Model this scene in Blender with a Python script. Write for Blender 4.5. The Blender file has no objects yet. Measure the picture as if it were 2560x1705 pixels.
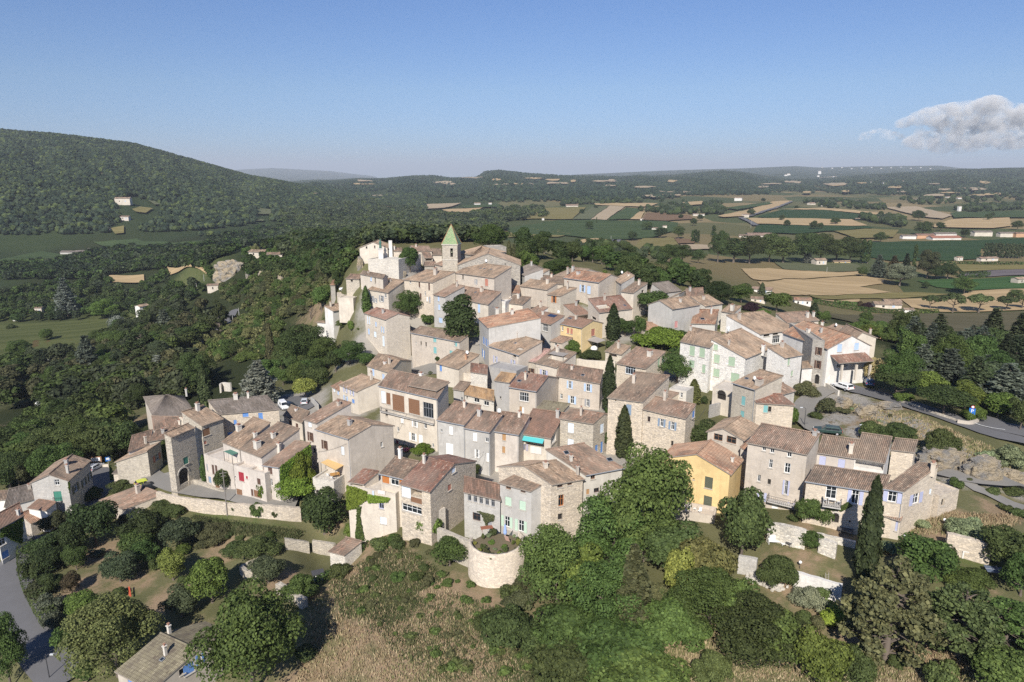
import bpy,bmesh,math,random
import numpy as np
from mathutils import Vector,Matrix
R0=random.Random(7)
RN=np.random.default_rng(11)
S=bpy.context.scene
COL=S.collection
F=1750.0;PITCH=math.radians(13.7);CZ=75.0
CP,SP=math.cos(PITCH),math.sin(PITCH)
def ray(u,v):
 dx=(u-1280.0)/F;dy=(852.5-v)/F
 y=CP+dy*SP;z=-SP+dy*CP
 return dx/y,z/y
def at_y(u,v,Y):
 a,e=ray(u,v);return np.array([a*Y,Y,CZ+e*Y])
def at_z(u,v,z):
 a,e=ray(u,v);Y=(z-CZ)/e;return np.array([a*Y,Y,z])
def proj(p):
 p=np.asarray(p,float);x=p[...,0];y=p[...,1];z=p[...,2]-CZ
 d=y*CP-z*SP;up=y*SP+z*CP
 return 1280+F*x/d,852.5-F*up/d
def depth_of(p):return p[1]*CP-(p[2]-CZ)*SP
FR=dict(a=(880,560,4.529),b=(1300,600,4.529),c=(1700,700,4.529),d=(880,850,4.529),e=(1300,850,4.529),f=(1700,1000,4.529),g=(2040,1000,4.529),h=(380,950,4.529),i=(760,1060,4.529),j=(1120,1100,3.919),k=(0,1050,4.529),l=(0,1359,4.529),m=(400,1300,3.871),n=(1700,1280,3.688),o=(2040,1280,3.688),p=(0,600,3.68),q=(440,560,4.529),r=(0,300,2.738),s=(700,380,2.738),t=(1400,380,2.03),w=(1400,600,3.925),x=(1960,600,3.92),y=(2000,850,3.92),z=(0,0,1))
def fp(fr,x,y):
 o=FR[fr];return o[0]+x/o[2],o[1]+y/o[2]
def link(o,parent=None):
 COL.objects.link(o)
 if parent is not None:o.parent=parent
 return o
def mesh_np(name,verts,faces,mats=(),uv=None,midx=None,smooth=False):
 """faces: list of index lists or (n,k) int array"""
 me=bpy.data.meshes.new(name)
 verts=np.asarray(verts,np.float32)
 me.vertices.add(len(verts));me.vertices.foreach_set('co',verts.ravel())
 if isinstance(faces,np.ndarray):
  k=faces.shape[1];nf=len(faces)
  loops=faces.ravel().astype(np.int32);starts=np.arange(0,nf*k,k,dtype=np.int32)
 else:
  nf=len(faces);loops=np.array([i for f in faces for i in f],np.int32)
  ln=np.array([len(f)for f in faces]);starts=np.concatenate([[0],np.cumsum(ln)[:-1]]).astype(np.int32)
 me.loops.add(len(loops));me.loops.foreach_set('vertex_index',loops)
 me.polygons.add(nf);me.polygons.foreach_set('loop_start',starts)
 if midx is not None:me.polygons.foreach_set('material_index',np.asarray(midx,np.int32))
 me.polygons.foreach_set('use_smooth',np.full(nf,bool(smooth)))
 for m in mats:me.materials.append(m)
 if uv is not None:
  l=me.uv_layers.new(name='UVMap');l.data.foreach_set('uv',np.asarray(uv,np.float32)[loops].ravel())
 me.update(calc_edges=True)
 me.validate()
 return me
class MB:
 """collects shapes, links them as one mesh object"""
 def __init__(s):s.v=[];s.f=[];s.m=[]
 def add(s,vs,fs,m=0):
  n=len(s.v);s.v+=[tuple(map(float,p))for p in vs];s.f+=[[i+n for i in f]for f in fs];s.m+=[m]*len(fs)
 def obox(s,c,ax,ay,az,m=0):
  """box: centre c, half vectors"""
  c,ax,ay,az=map(np.asarray,(c,ax,ay,az))
  vs=[c+i*ax+j*ay+k*az for k in(-1,1)for i,j in((-1,-1),(1,-1),(1,1),(-1,1))]
  fs=[[3,2,1,0],[4,5,6,7],[0,1,5,4],[1,2,6,5],[2,3,7,6],[3,0,4,7]]
  if np.dot(np.cross(ax,ay),az)<0:fs=[f[::-1]for f in fs]
  s.add(vs,fs,m)
 def box(s,c,dx,dy,dz,rz=0,m=0):
  ca,sa=math.cos(rz),math.sin(rz)
  s.obox(c,np.array([ca,sa,0])*dx/2,np.array([-sa,ca,0])*dy/2,np.array([0,0,dz/2]),m)
 def prism(s,poly,z0,z1,m=0):
  n=len(poly);vs=[(p[0],p[1],z0)for p in poly]+[(p[0],p[1],z1)for p in poly]
  fs=[list(range(n))[::-1],list(range(n,2*n))]+[[i,(i+1)%n,n+(i+1)%n,n+i]for i in range(n)]
  s.add(vs,fs,m)
 def tube(s,pts,rad,seg=8,m=0,cap=True):
  pts=[np.asarray(p,float)for p in pts];rad=rad if hasattr(rad,'__len__')else[rad]*len(pts)
  vs=[]
  for i,p in enumerate(pts):
   d=pts[min(i+1,len(pts)-1)]-pts[max(i-1,0)];d=d/(np.linalg.norm(d)+1e-9)
   h=np.array([1,0,0])if abs(d[0])<.8 else np.array([0,1,0])
   x=np.cross(d,h);x/=np.linalg.norm(x);y=np.cross(d,x)
   for k in range(seg):
    a=2*math.pi*k/seg;vs.append(p+rad[i]*(math.cos(a)*x+math.sin(a)*y))
  fs=[]
  for i in range(len(pts)-1):
   for k in range(seg):
    fs.append([i*seg+k,(i+1)*seg+k,(i+1)*seg+(k+1)%seg,i*seg+(k+1)%seg][::-1])
  if cap:fs+=[list(range(seg)),list(range((len(pts)-1)*seg,len(pts)*seg))[::-1]]
  s.add(vs,fs,m)
 def lathe(s,c,prof,seg=16,m=0):
  vs=[];fs=[]
  for r,z in prof:
   for k in range(seg):
    a=2*math.pi*k/seg;vs.append((c[0]+r*math.cos(a),c[1]+r*math.sin(a),c[2]+z))
  for i in range(len(prof)-1):
   for k in range(seg):fs.append([i*seg+k,i*seg+(k+1)%seg,(i+1)*seg+(k+1)%seg,(i+1)*seg+k])
  fs+=[list(range(seg))[::-1],list(range((len(prof)-1)*seg,len(prof)*seg))]
  s.add(vs,fs,m)
 def quad(s,a,b,c,d,m=0):s.add([a,b,c,d],[[0,1,2,3]],m)
 def build(s,name,mats,parent=None,off=None,smooth=False):
  if not isinstance(mats,(list,tuple)):mats=[mats]
  v=np.array(s.v,float)
  q=parent
  while off is None and q is not None:
   if q.name in ORG:off=np.array(ORG[q.name],float)
   q=q.parent
  if off is not None:v=v-np.asarray(off)
  o=bpy.data.objects.new(name,mesh_np(name,v,s.f,mats,midx=s.m,smooth=smooth))
  return link(o,parent)
ORG={}
def thing(name,label,cat,loc,group=None):
 """an Empty at the base of a thing; part meshes are given in world coordinates and shifted to it"""
 o=bpy.data.objects.new(name,None);COL.objects.link(o);o.location=[float(c)for c in loc]
 o.empty_display_size=.3
 ORG[o.name]=tuple(float(c)for c in loc);o['label']=label;o['category']=cat
 if group:o['group']=group
 return o
def tag(o,label=None,cat=None,group=None,kind=None):
 if label:o['label']=label
 if cat:o['category']=cat
 if group:o['group']=group
 if kind:o['kind']=kind
 return o
def solid(name,mb,mat,label,cat,group=None,smooth=False):
 """a thing that is one mesh; origin at its base centre"""
 v=np.array(mb.v);c=np.array([v[:,0].mean(),v[:,1].mean(),v[:,2].min()])
 o=mb.build(name,mat,None,c,smooth);o.location=[float(q)for q in c]
 return tag(o,label,cat,group)
MATS={}
class NT:
 def __init__(s,name):
  s.m=bpy.data.materials.new(name);s.m.use_nodes=True;s.t=s.m.node_tree
  s.b=s.t.nodes['Principled BSDF'];s.out=s.t.nodes['Material Output']
  s.b.inputs['Roughness'].default_value=.85
  s.b.inputs['Specular IOR Level'].default_value=.25
 def n(s,typ,**kw):
  nd=s.t.nodes.new(typ)
  for k,v in kw.items():
   if k.startswith('i_'):nd.inputs[k[2:].replace('_',' ')].default_value=v
   else:setattr(nd,k,v)
  return nd
 def l(s,a,b):s.t.links.new(a,b)
 def math(s,op,a,b=None,clamp=False):
  nd=s.n('ShaderNodeMath',operation=op);nd.use_clamp=clamp
  for i,q in enumerate((a,b)):
   if q is None:continue
   if hasattr(q,'is_linked')or hasattr(q,'links'):s.l(q,nd.inputs[i])
   else:nd.inputs[i].default_value=q
  return nd.outputs[0]
 def mix(s,fac,a,b,blend='MIX'):
  nd=s.n('ShaderNodeMix',data_type='RGBA',blend_type=blend)
  for i,q in((0,fac),(6,a),(7,b)):
   if hasattr(q,'links'):s.l(q,nd.inputs[i])
   elif i==0:nd.inputs[0].default_value=q
   else:nd.inputs[i].default_value=(*q,1)if len(q)==3 else q
  return nd.outputs[2]
 def ramp(s,fac,stops,interp='LINEAR'):
  nd=s.n('ShaderNodeValToRGB');cr=nd.color_ramp;cr.interpolation=interp
  while len(cr.elements)<len(stops):cr.elements.new(.5)
  for e,(p,c)in zip(cr.elements,stops):
   e.position=p;e.color=(*c,1)if len(c)==3 else c
  s.l(fac,nd.inputs[0]);return nd.outputs[0]
 def noise(s,vec,scale,detail=3,rough=.55,sc=None,dist=0):
  if sc is not None:
   mp=s.n('ShaderNodeMapping');mp.inputs['Scale'].default_value=sc;s.l(vec,mp.inputs['Vector']);vec=mp.outputs[0]
  nd=s.n('ShaderNodeTexNoise');nd.inputs['Scale'].default_value=scale;nd.inputs['Detail'].default_value=detail
  nd.inputs['Roughness'].default_value=rough;nd.inputs['Distortion'].default_value=dist
  s.l(vec,nd.inputs['Vector']);return nd.outputs['Fac']
 def pos(s):return s.n('ShaderNodeNewGeometry').outputs['Position']
 def bump(s,h,strength=.4,dist=.1):
  nd=s.n('ShaderNodeBump');nd.inputs['Strength'].default_value=strength;nd.inputs['Distance'].default_value=dist
  s.l(h,nd.inputs['Height']);s.l(nd.outputs[0],s.b.inputs['Normal'])
 def col(s,c):
  if hasattr(c,'links'):s.l(c,s.b.inputs['Base Color'])
  else:s.b.inputs['Base Color'].default_value=(*c,1)
def mul(c,k):return tuple(min(.95,q*k)for q in c)
def plain(name,c,rough=.6,spec=.3,metal=0):
 if name in MATS:return MATS[name]
 t=NT(name);p=t.pos()
 n=t.noise(p,1.7,3);t.col(t.mix(t.math('MULTIPLY',n,.35),mul(c,1.08),mul(c,.72)))
 t.b.inputs['Roughness'].default_value=rough;t.b.inputs['Specular IOR Level'].default_value=spec
 t.b.inputs['Metallic'].default_value=metal
 MATS[name]=t.m;return t.m
def glass():
 if 'glass' in MATS:return MATS['glass']
 t=NT('glass');t.col((.02,.025,.03));t.b.inputs['Roughness'].default_value=.12;t.b.inputs['Specular IOR Level'].default_value=.6
 MATS['glass']=t.m;return t.m
WALLC=dict(warm=(.60,.52,.42),stone=(.49,.44,.365),gstone=(.40,.37,.325),beige=(.55,.485,.41),grey=(.50,.48,.445),cream=(.65,.58,.485),white=(.74,.71,.66),yellow=(.74,.55,.27),yellow2=(.74,.57,.31),pinkw=(.60,.54,.475),dgrey=(.40,.385,.365),pale=(.63,.59,.52),orange=(.56,.34,.21))
def wallmat(kind,stone=0.0):
 key='wall_%s_%d'%(kind,int(stone*10))
 if key in MATS:return MATS[key]
 c=WALLC[kind];t=NT(key);p=t.pos()
 big=t.noise(p,.22,4,.6);med=t.noise(p,1.1,5,.65);fine=t.noise(p,7,3)
 st=t.noise(p,1.0,4,.6,sc=(1.6,1.6,.16))
 base=t.mix(med,mul(c,.80),mul(c,1.16))
 base=t.mix(t.math('MULTIPLY',t.ramp(big,[(.42,(0,0,0)),(.66,(1,1,1))]),.45),base,mul((c[0]*.96,c[1]*.95,c[2]*.95),.66))
 base=t.mix(t.math('MULTIPLY',t.ramp(st,[(.52,(0,0,0)),(.74,(1,1,1))]),.38),base,(c[0]*.5,c[1]*.48,c[2]*.46))
 pat=t.noise(p,.5,5,.7,dist=.6)
 base=t.mix(t.math('MULTIPLY',t.ramp(pat,[(.56,(0,0,0)),(.63,(1,1,1))]),.4),base,mul(c,1.22))
 hgt=t.math('MULTIPLY',fine,.4)
 if stone>0:
  mp=t.n('ShaderNodeMapping');mp.inputs['Scale'].default_value=(2.8,2.8,5.4);t.l(p,mp.inputs['Vector'])
  v=t.n('ShaderNodeTexVoronoi');v.inputs['Scale'].default_value=1.0;t.l(mp.outputs[0],v.inputs['Vector'])
  ve=t.n('ShaderNodeTexVoronoi',feature='DISTANCE_TO_EDGE');ve.inputs['Scale'].default_value=1.0;t.l(mp.outputs[0],ve.inputs['Vector'])
  bw=t.n('ShaderNodeSeparateColor');t.l(v.outputs['Color'],bw.inputs[0])
  sc=t.ramp(bw.outputs[0],[(0,mul(c,.58)),(.35,mul(c,.9)),(.7,mul((c[0],c[1]*.97,c[2]*.9),1.15)),(1,mul(c,1.35))])
  mort=t.ramp(ve.outputs['Distance'],[(.0,(0,0,0)),(.09,(1,1,1))])
  sc=t.mix(mort,mul(c,.74),sc)
  base=t.mix(stone,base,t.mix(t.math('MULTIPLY',big,.6),sc,t.mix(.5,sc,base)))
  hgt=t.math('ADD',hgt,t.math('MULTIPLY',mort,stone*1.2))
 t.col(base);t.bump(hgt,.5,.06);t.b.inputs['Roughness'].default_value=.95
 MATS[key]=t.m;return t.m
ROOFC=dict(tan=[(.391,.283,.193),(.307,.217,.152),(.467,.355,.256),(.224,.159,.116),(.362,.241,.163)],brown=[(.271,.197,.145),(.224,.164,.124),(.365,.283,.209),(.159,.120,.094),(.287,.188,.132)],pink=[(.334,.227,.162),(.270,.184,.136),(.411,.308,.234),(.186,.130,.100),(.332,.194,.134)],red=[(.312,.148,.100),(.239,.118,.088),(.392,.280,.219),(.203,.108,.087),(.276,.147,.104)],orange=[(.422,.215,.129),(.348,.167,.107),(.465,.327,.224),(.276,.155,.104),(.388,.233,.155)],ochre=[(.515,.317,.154),(.459,.261,.132),(.554,.365,.201),(.405,.233,.129),(.482,.327,.188)],lichen=[(.273,.242,.156),(.235,.205,.140),(.301,.266,.180),(.178,.135,.100),(.254,.224,.150)],plain=[(.296,.180,.127),(.269,.165,.117),(.324,.194,.143),(.250,.151,.112),(.305,.189,.133)],rose=[(.482,.293,.250),(.445,.264,.221),(.521,.349,.297),(.389,.225,.191),(.493,.321,.278)],grey=[(.227,.197,.170),(.189,.163,.141),(.264,.230,.200),(.161,.139,.121),(.235,.187,.157)])
def roofmat(k):
 key='roof_tiles_'+k
 if key in MATS:return MATS[key]
 c=ROOFC[k];t=NT(key);uv=t.n('ShaderNodeUVMap').outputs[0];p=t.pos()
 mp=t.n('ShaderNodeMapping');mp.inputs['Scale'].default_value=(1/.25,1/.42,1);t.l(uv,mp.inputs['Vector'])
 fl=t.n('ShaderNodeVectorMath',operation='FLOOR');t.l(mp.outputs[0],fl.inputs[0])
 wn=t.n('ShaderNodeTexWhiteNoise',noise_dimensions='2D');t.l(fl.outputs[0],wn.inputs['Vector'])
 n1=t.noise(uv,.55,4,.65,sc=(1.0,.45,1));n2=t.noise(p,.16,3);n3=t.noise(uv,3.0,3,.7)
 mq=t.n('ShaderNodeMapping');mq.inputs['Scale'].default_value=(1/.25,1/1.5,1);t.l(uv,mq.inputs['Vector'])
 f2=t.n('ShaderNodeVectorMath',operation='FLOOR');t.l(mq.outputs[0],f2.inputs[0])
 w2=t.n('ShaderNodeTexWhiteNoise',noise_dimensions='2D');t.l(f2.outputs[0],w2.inputs['Vector'])
 f=t.math('ADD',t.math('MULTIPLY',wn.outputs['Value'],.40),t.math('ADD',t.math('MULTIPLY',w2.outputs['Value'],.34),t.math('MULTIPLY',n1,.34)))
 col=t.ramp(f,[(.16,mul(c[3],.72)),(.34,mul(c[1],.88)),(.52,mul(c[0],1.08)),(.68,mul(c[4],1.1)),(.86,mul(c[2],1.32))])
 col=t.mix(t.math('MULTIPLY',t.ramp(n1,[(.40,(1,1,1)),(.56,(0,0,0))]),.62),col,(.15,.125,.10))
 col=t.mix(t.math('MULTIPLY',t.ramp(n2,[(.45,(0,0,0)),(.62,(1,1,1))]),.40),col,mul(c[2],1.15))
 col=t.mix(t.math('MULTIPLY',t.ramp(n3,[(.60,(0,0,0)),(.72,(1,1,1))]),.42),col,(.46,.42,.36))
 fr=t.n('ShaderNodeSeparateXYZ');t.l(mp.outputs[0],fr.inputs[0])
 row=t.math('FRACT',fr.outputs[1]);edge=t.math('LESS_THAN',row,.18)
 col=t.mix(t.math('MULTIPLY',edge,.45),col,mul(c[3],.5))
 gut=t.math('ABSOLUTE',t.math('SUBTRACT',t.math('FRACT',fr.outputs[0]),.5))
 col=t.mix(t.math('MULTIPLY',t.ramp(gut,[(.24,(0,0,0)),(.44,(1,1,1))]),.72),col,(.07,.058,.048))
 t.col(col);t.b.inputs['Roughness'].default_value=.95
 MATS[key]=t.m;return t.m
SHUT=dict(blue=(.13,.27,.58),lblue=(.42,.54,.72),lilac=(.43,.45,.60),mint=(.47,.60,.48),sage=(.36,.46,.33),teal=(.20,.42,.42),brown=(.11,.065,.05),white=(.80,.80,.78),red=(.33,.035,.05),brick=(.44,.19,.14),grey=(.3,.31,.33),tan=(.42,.25,.12),gblue=(.22,.29,.38),green=(.06,.22,.16),pale=(.66,.74,.82),wood=(.22,.12,.07),orange=(.45,.17,.05),dgreen=(.10,.11,.08),pinkr=(.60,.30,.28))
def shutmat(k):return plain('paint_'+k,SHUT[k],.6)
CPTS=[(0,1705,85),(300,1705,80),(640,1705,76),(900,1705,72),(1280,1705,70),(1600,1705,68),(1900,1705,66),(2200,1705,64),(2560,1705,62),(100,1550,95),(450,1550,92),(900,1550,82),(1280,1550,80),(1600,1550,78),(2000,1550,74),(2400,1550,71),(30,1420,112),(250,1420,108),(500,1420,105),(750,1420,102),(950,1420,96),(1100,1420,92),(1350,1440,89),(1700,1420,86),(2000,1420,82),(2400,1420,79),(60,1300,130),(300,1300,125),(560,1300,118),(800,1300,115),(1000,1300,107),(1300,1300,105),(1700,1300,97),(2000,1300,92),(2350,1300,89),(2560,1300,90),(0,1220,145),(250,1220,140),(440,1220,130),(600,1220,125),(800,1220,122),(1000,1220,120),(1300,1220,118),(1700,1220,108),(2000,1220,102),(2300,1220,100),(2560,1220,104),(150,1100,175),(350,1100,165),(500,1100,152),(800,1100,146),(1000,1100,140),(1300,1100,134),(1700,1100,125),(2000,1100,120),(2300,1100,115),(2560,1100,118),(100,1000,240),(350,1000,215),(600,1000,182),(710,1010,177),(1000,1000,162),(1300,1000,153),(1700,1000,146),(2000,1000,142),(2250,1000,138),(2560,1000,150),(100,900,320),(400,900,280),(640,900,235),(860,900,196),(1100,900,182),(1400,900,176),(1800,900,170),(2100,900,168),(2350,900,188),(2560,900,215),(60,800,440),(300,800,410),(565,800,330),(700,800,275),(850,800,218),(1000,800,206),(1300,800,200),(1600,800,196),(1900,800,200),(2100,800,255),(2350,800,345),(2560,800,352),(60,720,560),(400,720,510),(560,720,405),(750,720,295),(870,720,228),(1000,720,218),(1200,720,215),(1450,720,216),(1650,720,226),(1850,720,285),(2000,720,420),(2200,720,450),(2560,720,452),(30,650,760),(300,650,720),(500,650,490),(640,650,420),(760,650,335),(900,650,252),(1050,650,246),(1150,650,246),(1300,650,256),(1450,650,305),(1600,650,420),(1800,650,570),(2200,650,600),(2560,650,602),(30,600,980),(300,600,950),(500,600,800),(780,600,480),(950,605,290),(1100,600,285),(1250,600,315),(1500,600,620),(1700,600,770),(2200,600,780)]
ZPTS=[(-.75,600,-20),(-.75,900,-20),(-.3,620,-12),(-.2,560,2),(-.1,480,10),(0,470,8),(.1,500,6),(-.35,1000,-14),(-.2,1000,-8),(0,800,0),(.15,700,0),(-.9,100,2),(-.9,200,-4),(-.9,400,-20),(-1.4,100,0),(-1.4,300,-15),(1.0,100,22),(1.0,200,14),(1.0,350,0),(1.4,100,20),(1.4,300,0),(-.5,45,4),(0,45,10),(.5,45,16),(1.2,45,14),(-1.2,45,0),(1.0,1000,0),(1.0,600,0),(-1.3,1000,-20)]
for a in(-1.3,-.8,-.45,-.15,.15,.45,.8,1.3):
 for Y in(1400,2400,5000,12000,45000):ZPTS.append((a,Y,-8 if(a<-.1 and Y<2000)else 0))
_P=[]
for u,v,Y in CPTS:
 q=at_y(u,v,Y);_P.append((q[0]/Y,Y,q[2]))
_P=np.array(_P+ZPTS)
KA=2.6
def _feat(a,Y):return np.stack([np.asarray(a)*KA,np.log(np.asarray(Y))],-1)
_PF=_feat(_P[:,0],_P[:,1])
_C2=.09**2
def _kern(A,B):
 d2=((A[:,None,:]-B[None,:,:])**2).sum(-1);return-np.sqrt(d2+_C2)
_n=len(_P)
_M=np.zeros((_n+3,_n+3));_M[:_n,:_n]=_kern(_PF,_PF)-np.eye(_n)*.004
_M[:_n,_n]=1;_M[:_n,_n+1:]=_PF;_M[_n,:_n]=1;_M[_n+1:,:_n]=_PF.T
_W=np.linalg.solve(_M,np.concatenate([_P[:,2],[0,0,0]]))
NA,NY=521,620
GA=np.linspace(-1.3,1.3,NA);GYl=np.linspace(math.log(42),math.log(46000),NY);GY=np.exp(GYl)
def rbf(a,Y):
 f=_feat(a,Y);out=np.empty(len(f))
 for i in range(0,len(f),20000):
  g=f[i:i+20000];out[i:i+20000]=_kern(g,_PF)@_W[:_n]+_W[_n]+g@_W[_n+1:]
 return out
AA,YY=np.meshgrid(GA,GY)
GZ=rbf(AA.ravel(),YY.ravel()).reshape(NY,NA)
far=np.clip((np.log(YY)-math.log(900))/(math.log(1300)-math.log(900)),0,1)
GZ=GZ*(1-far)+np.where(AA<0,-8*np.clip(-AA*5,0,1)*(YY<2600),0)*far
GZ=GZ-np.maximum(0,YY-4800)*.0153
def sstep(t):t=np.clip(t,0,1);return t*t*(3-2*t)
def hill(sil,Rd,Fd,back,rough=0,seed=0):
 """a ridge whose skyline passes the surveyed points; Fd foot distance, Rd crest distance"""
 global GZ
 aa=[];ee=[]
 for u,v in sil:
  a,e=ray(u,v);aa.append(a);ee.append(e)
 e=np.interp(AA,aa,ee);Rr=np.interp(AA,aa,Rd)if hasattr(Rd,'__len__')else Rd
 Ff=np.interp(AA,aa,Fd)if hasattr(Fd,'__len__')else Fd
 zr=CZ+e*Rr
 w=np.where(YY<Rr,np.clip((YY-Ff)/(Rr-Ff),0,1)**.9,1-sstep((YY-Rr)/back))
 edge=sstep((AA-aa[0])/.03)*sstep((aa[-1]-AA)/.03)
 rr=rough*(np.sin(AA*90+seed)+np.sin(AA*43+YY*.004+seed*2)+.6*np.sin(AA*170+YY*.011))*np.clip(w,0,1)*np.clip(1-w,.0,1)*2.2
 GZ=np.maximum(GZ,GZ*(1-w*edge)+(zr+rr)*w*edge)
def widen(l,r,sil):return[l]+sil+[r]
LEFTSIL=[(-1400,350),(-400,330),(0,328),(130,338),(250,352),(330,362),(400,380),(480,402),(560,425),(620,442),(690,455),(760,470),(830,488),(900,505),(960,520)]
hill(LEFTSIL,[1900]*3+[1900,1950,2000,2050,2100,2100,2100,2050,2000,1900,1800,1700],[850]*3+[860,880,900,930,960,1000,1050,1100,1150,1200,1250,1300],2500,13,1)
hill([(700,470),(800,457),(870,452),(960,449),(1030,443),(1080,441),(1130,448),(1190,446),(1213,431),(1245,428),(1330,437),(1400,441),(1500,443),(1600,447),(1700,452),(1800,458)],4200,1550,5000,12,2)
hill([(1500,452),(1600,441),(1690,440),(1760,432),(1800,428),(1850,431),(1900,440),(2000,452),(2060,462),(2120,470)],4800,2000,4000,12,5)
hill([(1850,470),(2000,452),(2100,445),(2200,438),(2280,433),(2400,426),(2560,422),(2900,415),(4200,410)],4600,1900,5000,14,3)
hill([(1380,442),(1440,437),(1560,431),(1700,425),(1850,421),(1990,415),(2050,419),(2150,416),(2250,415),(2350,414),(2400,420),(2470,423),(2600,423),(3200,420)],9500,5500,9000,12,4)
hill([(-600,430),(300,436),(540,430),(600,424),(680,420),(760,424),(830,428),(900,437),(980,446)],17000,11000,12000,20,6)
def T(x,y):
 x=np.asarray(x,float);y=np.maximum(np.asarray(y,float),43);a=np.clip(x/y,-1.299,1.299)
 ja=(a-GA[0])/(GA[1]-GA[0]);ji=(np.log(y)-GYl[0])/(GYl[1]-GYl[0])
 j=np.clip(ja.astype(int),0,NA-2);i=np.clip(ji.astype(int),0,NY-2);fa=ja-j;fi=ji-i
 return GZ[i,j]*(1-fi)*(1-fa)+GZ[i,j+1]*(1-fi)*fa+GZ[i+1,j]*fi*(1-fa)+GZ[i+1,j+1]*fi*fa
def cast(u,v):
 """where the line of sight meets the ground"""
 a,e=ray(u,v)
 ja=np.clip((a-GA[0])/(GA[1]-GA[0]),0,NA-2.001);j=int(ja);f=ja-j
 col=GZ[:,j]*(1-f)+GZ[:,j+1]*f;g=CZ+e*GY-col
 w=np.where(g<=0)[0]
 if len(w)==0:Y=40000.
 else:
  i=w[0]
  if i==0:Y=GY[0]
  else:t=g[i-1]/(g[i-1]-g[i]);Y=GY[i-1]+t*(GY[i]-GY[i-1])
 return np.array([a*Y,Y,CZ+e*Y])
def solve_h(u,v,h):
 """distance at which the sight line is h above the ground"""
 a,e=ray(u,v);Y=np.exp(np.linspace(math.log(50),math.log(1500),900));g=CZ+e*Y-T(a*Y,Y)
 w=np.where(g<=h)[0]
 return Y[w[0]]if len(w)else None
def np3(p,z):return np.array([p[0],p[1],z])
def sheet(mb,uvs,p00,p10,p11,p01,seed=0,sag=.05,corr=.075,thick=.13,pitchw=.25):
 """tiled slope: p00->p10 along the eave, p00->p01 up the slope; real cover-tile corrugation"""
 p00,p10,p11,p01=map(lambda q:np.asarray(q,float),(p00,p10,p11,p01))
 L=np.linalg.norm(p10-p00);H=(np.linalg.norm(p01-p00)+np.linalg.norm(p11-p10))/2
 n=np.cross(p10-p00,p01-p00+p11-p10);n=n/np.linalg.norm(n)
 if n[2]<0:n=-n
 per=max(3,int(round(L/pitchw)));nc=per*4+1;nr=max(2,min(8,int(H/1.1)+1))
 rs=np.random.default_rng(seed+5);ph=rs.uniform(0,6,6)
 S_=np.linspace(0,1,nc);R_=np.linspace(0,1,nr+1)
 base=len(mb.v);prof=np.array([0,.75,1,.75])[np.arange(nc)%4]*corr
 rows=[]
 for r in R_:
  a=p00+(p01-p00)*r;b=p10+(p11-p10)*r
  q=a[None]+(b-a)[None]*S_[:,None]
  w=sag*(np.sin(S_*L*.9+ph[0]+r*3)*.5+np.sin(S_*L*.37+ph[1]-r*4)*.7+np.sin(r*5+ph[2])*.3)
  rows.append(q+n[None]*(prof+w)[:,None])
 uo=np.floor(rs.uniform(0,160,2))*.25
 for r,q in zip(R_,rows):
  mb.v+=[tuple(x)for x in q];uvs+=[(uo[0]+k*.0625,uo[1]+r*H)for k in range(nc)]
 for i in range(nr):
  for j in range(nc-1):
   a=base+i*nc+j;mb.f.append([a,a+1,a+nc+1,a+nc]);mb.m.append(0)
 b2=len(mb.v);low=[rows[0],rows[-1]]
 for q,r in zip(low,(0,1)):
  w=q-np.array([0,0,thick]);mb.v+=[tuple(x)for x in w];uvs+=[(uo[0]+s*L,uo[1]+r*H)for s in S_]
 for j in range(nc-1):
  mb.f.append([b2+j,b2+j+1,base+j+1,base+j]);mb.m.append(1)
  t=base+nr*nc;mb.f.append([t+j,t+j+1,b2+nc+j+1,b2+nc+j]);mb.m.append(1)
 mb.f.append([b2,b2+nc,b2+2*nc-1,b2+nc-1]);mb.m.append(1)
 for e in(0,nc-1):
  ids=[base+i*nc+e for i in range(nr+1)];mb.f.append(ids+[b2+nc+e,b2+e]);mb.m.append(1)
def ridge_cap(mb,uvs,a,b,r=.13):
 a=np.asarray(a,float);b=np.asarray(b,float);d=b-a;L=np.linalg.norm(d);d=d/L
 s=np.cross(d,[0,0,1]);s/=np.linalg.norm(s);k0=len(mb.v);k=5;nseg=max(2,int(L/1.5))
 for i in range(nseg+1):
  for j in range(k):
   t=math.pi*j/(k-1);mb.v.append(tuple(a+d*L*i/nseg+s*r*1.2*math.cos(t)+np.array([0,0,r*math.sin(t)+.02])));uvs.append((j*.07,i*L/nseg))
 for i in range(nseg):
  for j in range(k-1):
   q=k0+i*k+j;mb.f.append([q,q+1,q+k+1,q+k]);mb.m.append(0)
def _bool(o,cs):
 mb=MB()
 for c in cs:mb.obox(*c)
 k=mb.build('cut',[],None,ORG[o.parent.name])
 k.location=ORG[o.parent.name]
 md=o.modifiers.new('b','BOOLEAN');md.operation='DIFFERENCE';md.object=k;md.solver='EXACT'
 bpy.context.view_layer.update()
 me=bpy.data.meshes.new_from_object(o.evaluated_get(bpy.context.evaluated_depsgraph_get()))
 o.modifiers.clear();n0=len(o.data.polygons);bpy.data.objects.remove(k)
 if len(me.polygons)>=n0+4*len(cs):o.data=me;return True
 return False
def boolean_cut(o,cutters):
 """real openings, cut once when the scene is built"""
 if _bool(o,cutters):return
 for c in cutters:
  if not _bool(o,[c]):
   if not _bool(o,[(c[0]+np.array([.013,.017,.011]),c[1]*.987,c[2]*1.03,c[3]*.991)]):LOG.append(('uncut',o.parent.name))
LOG=[]
HOUSES={}
class House:pass
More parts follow.
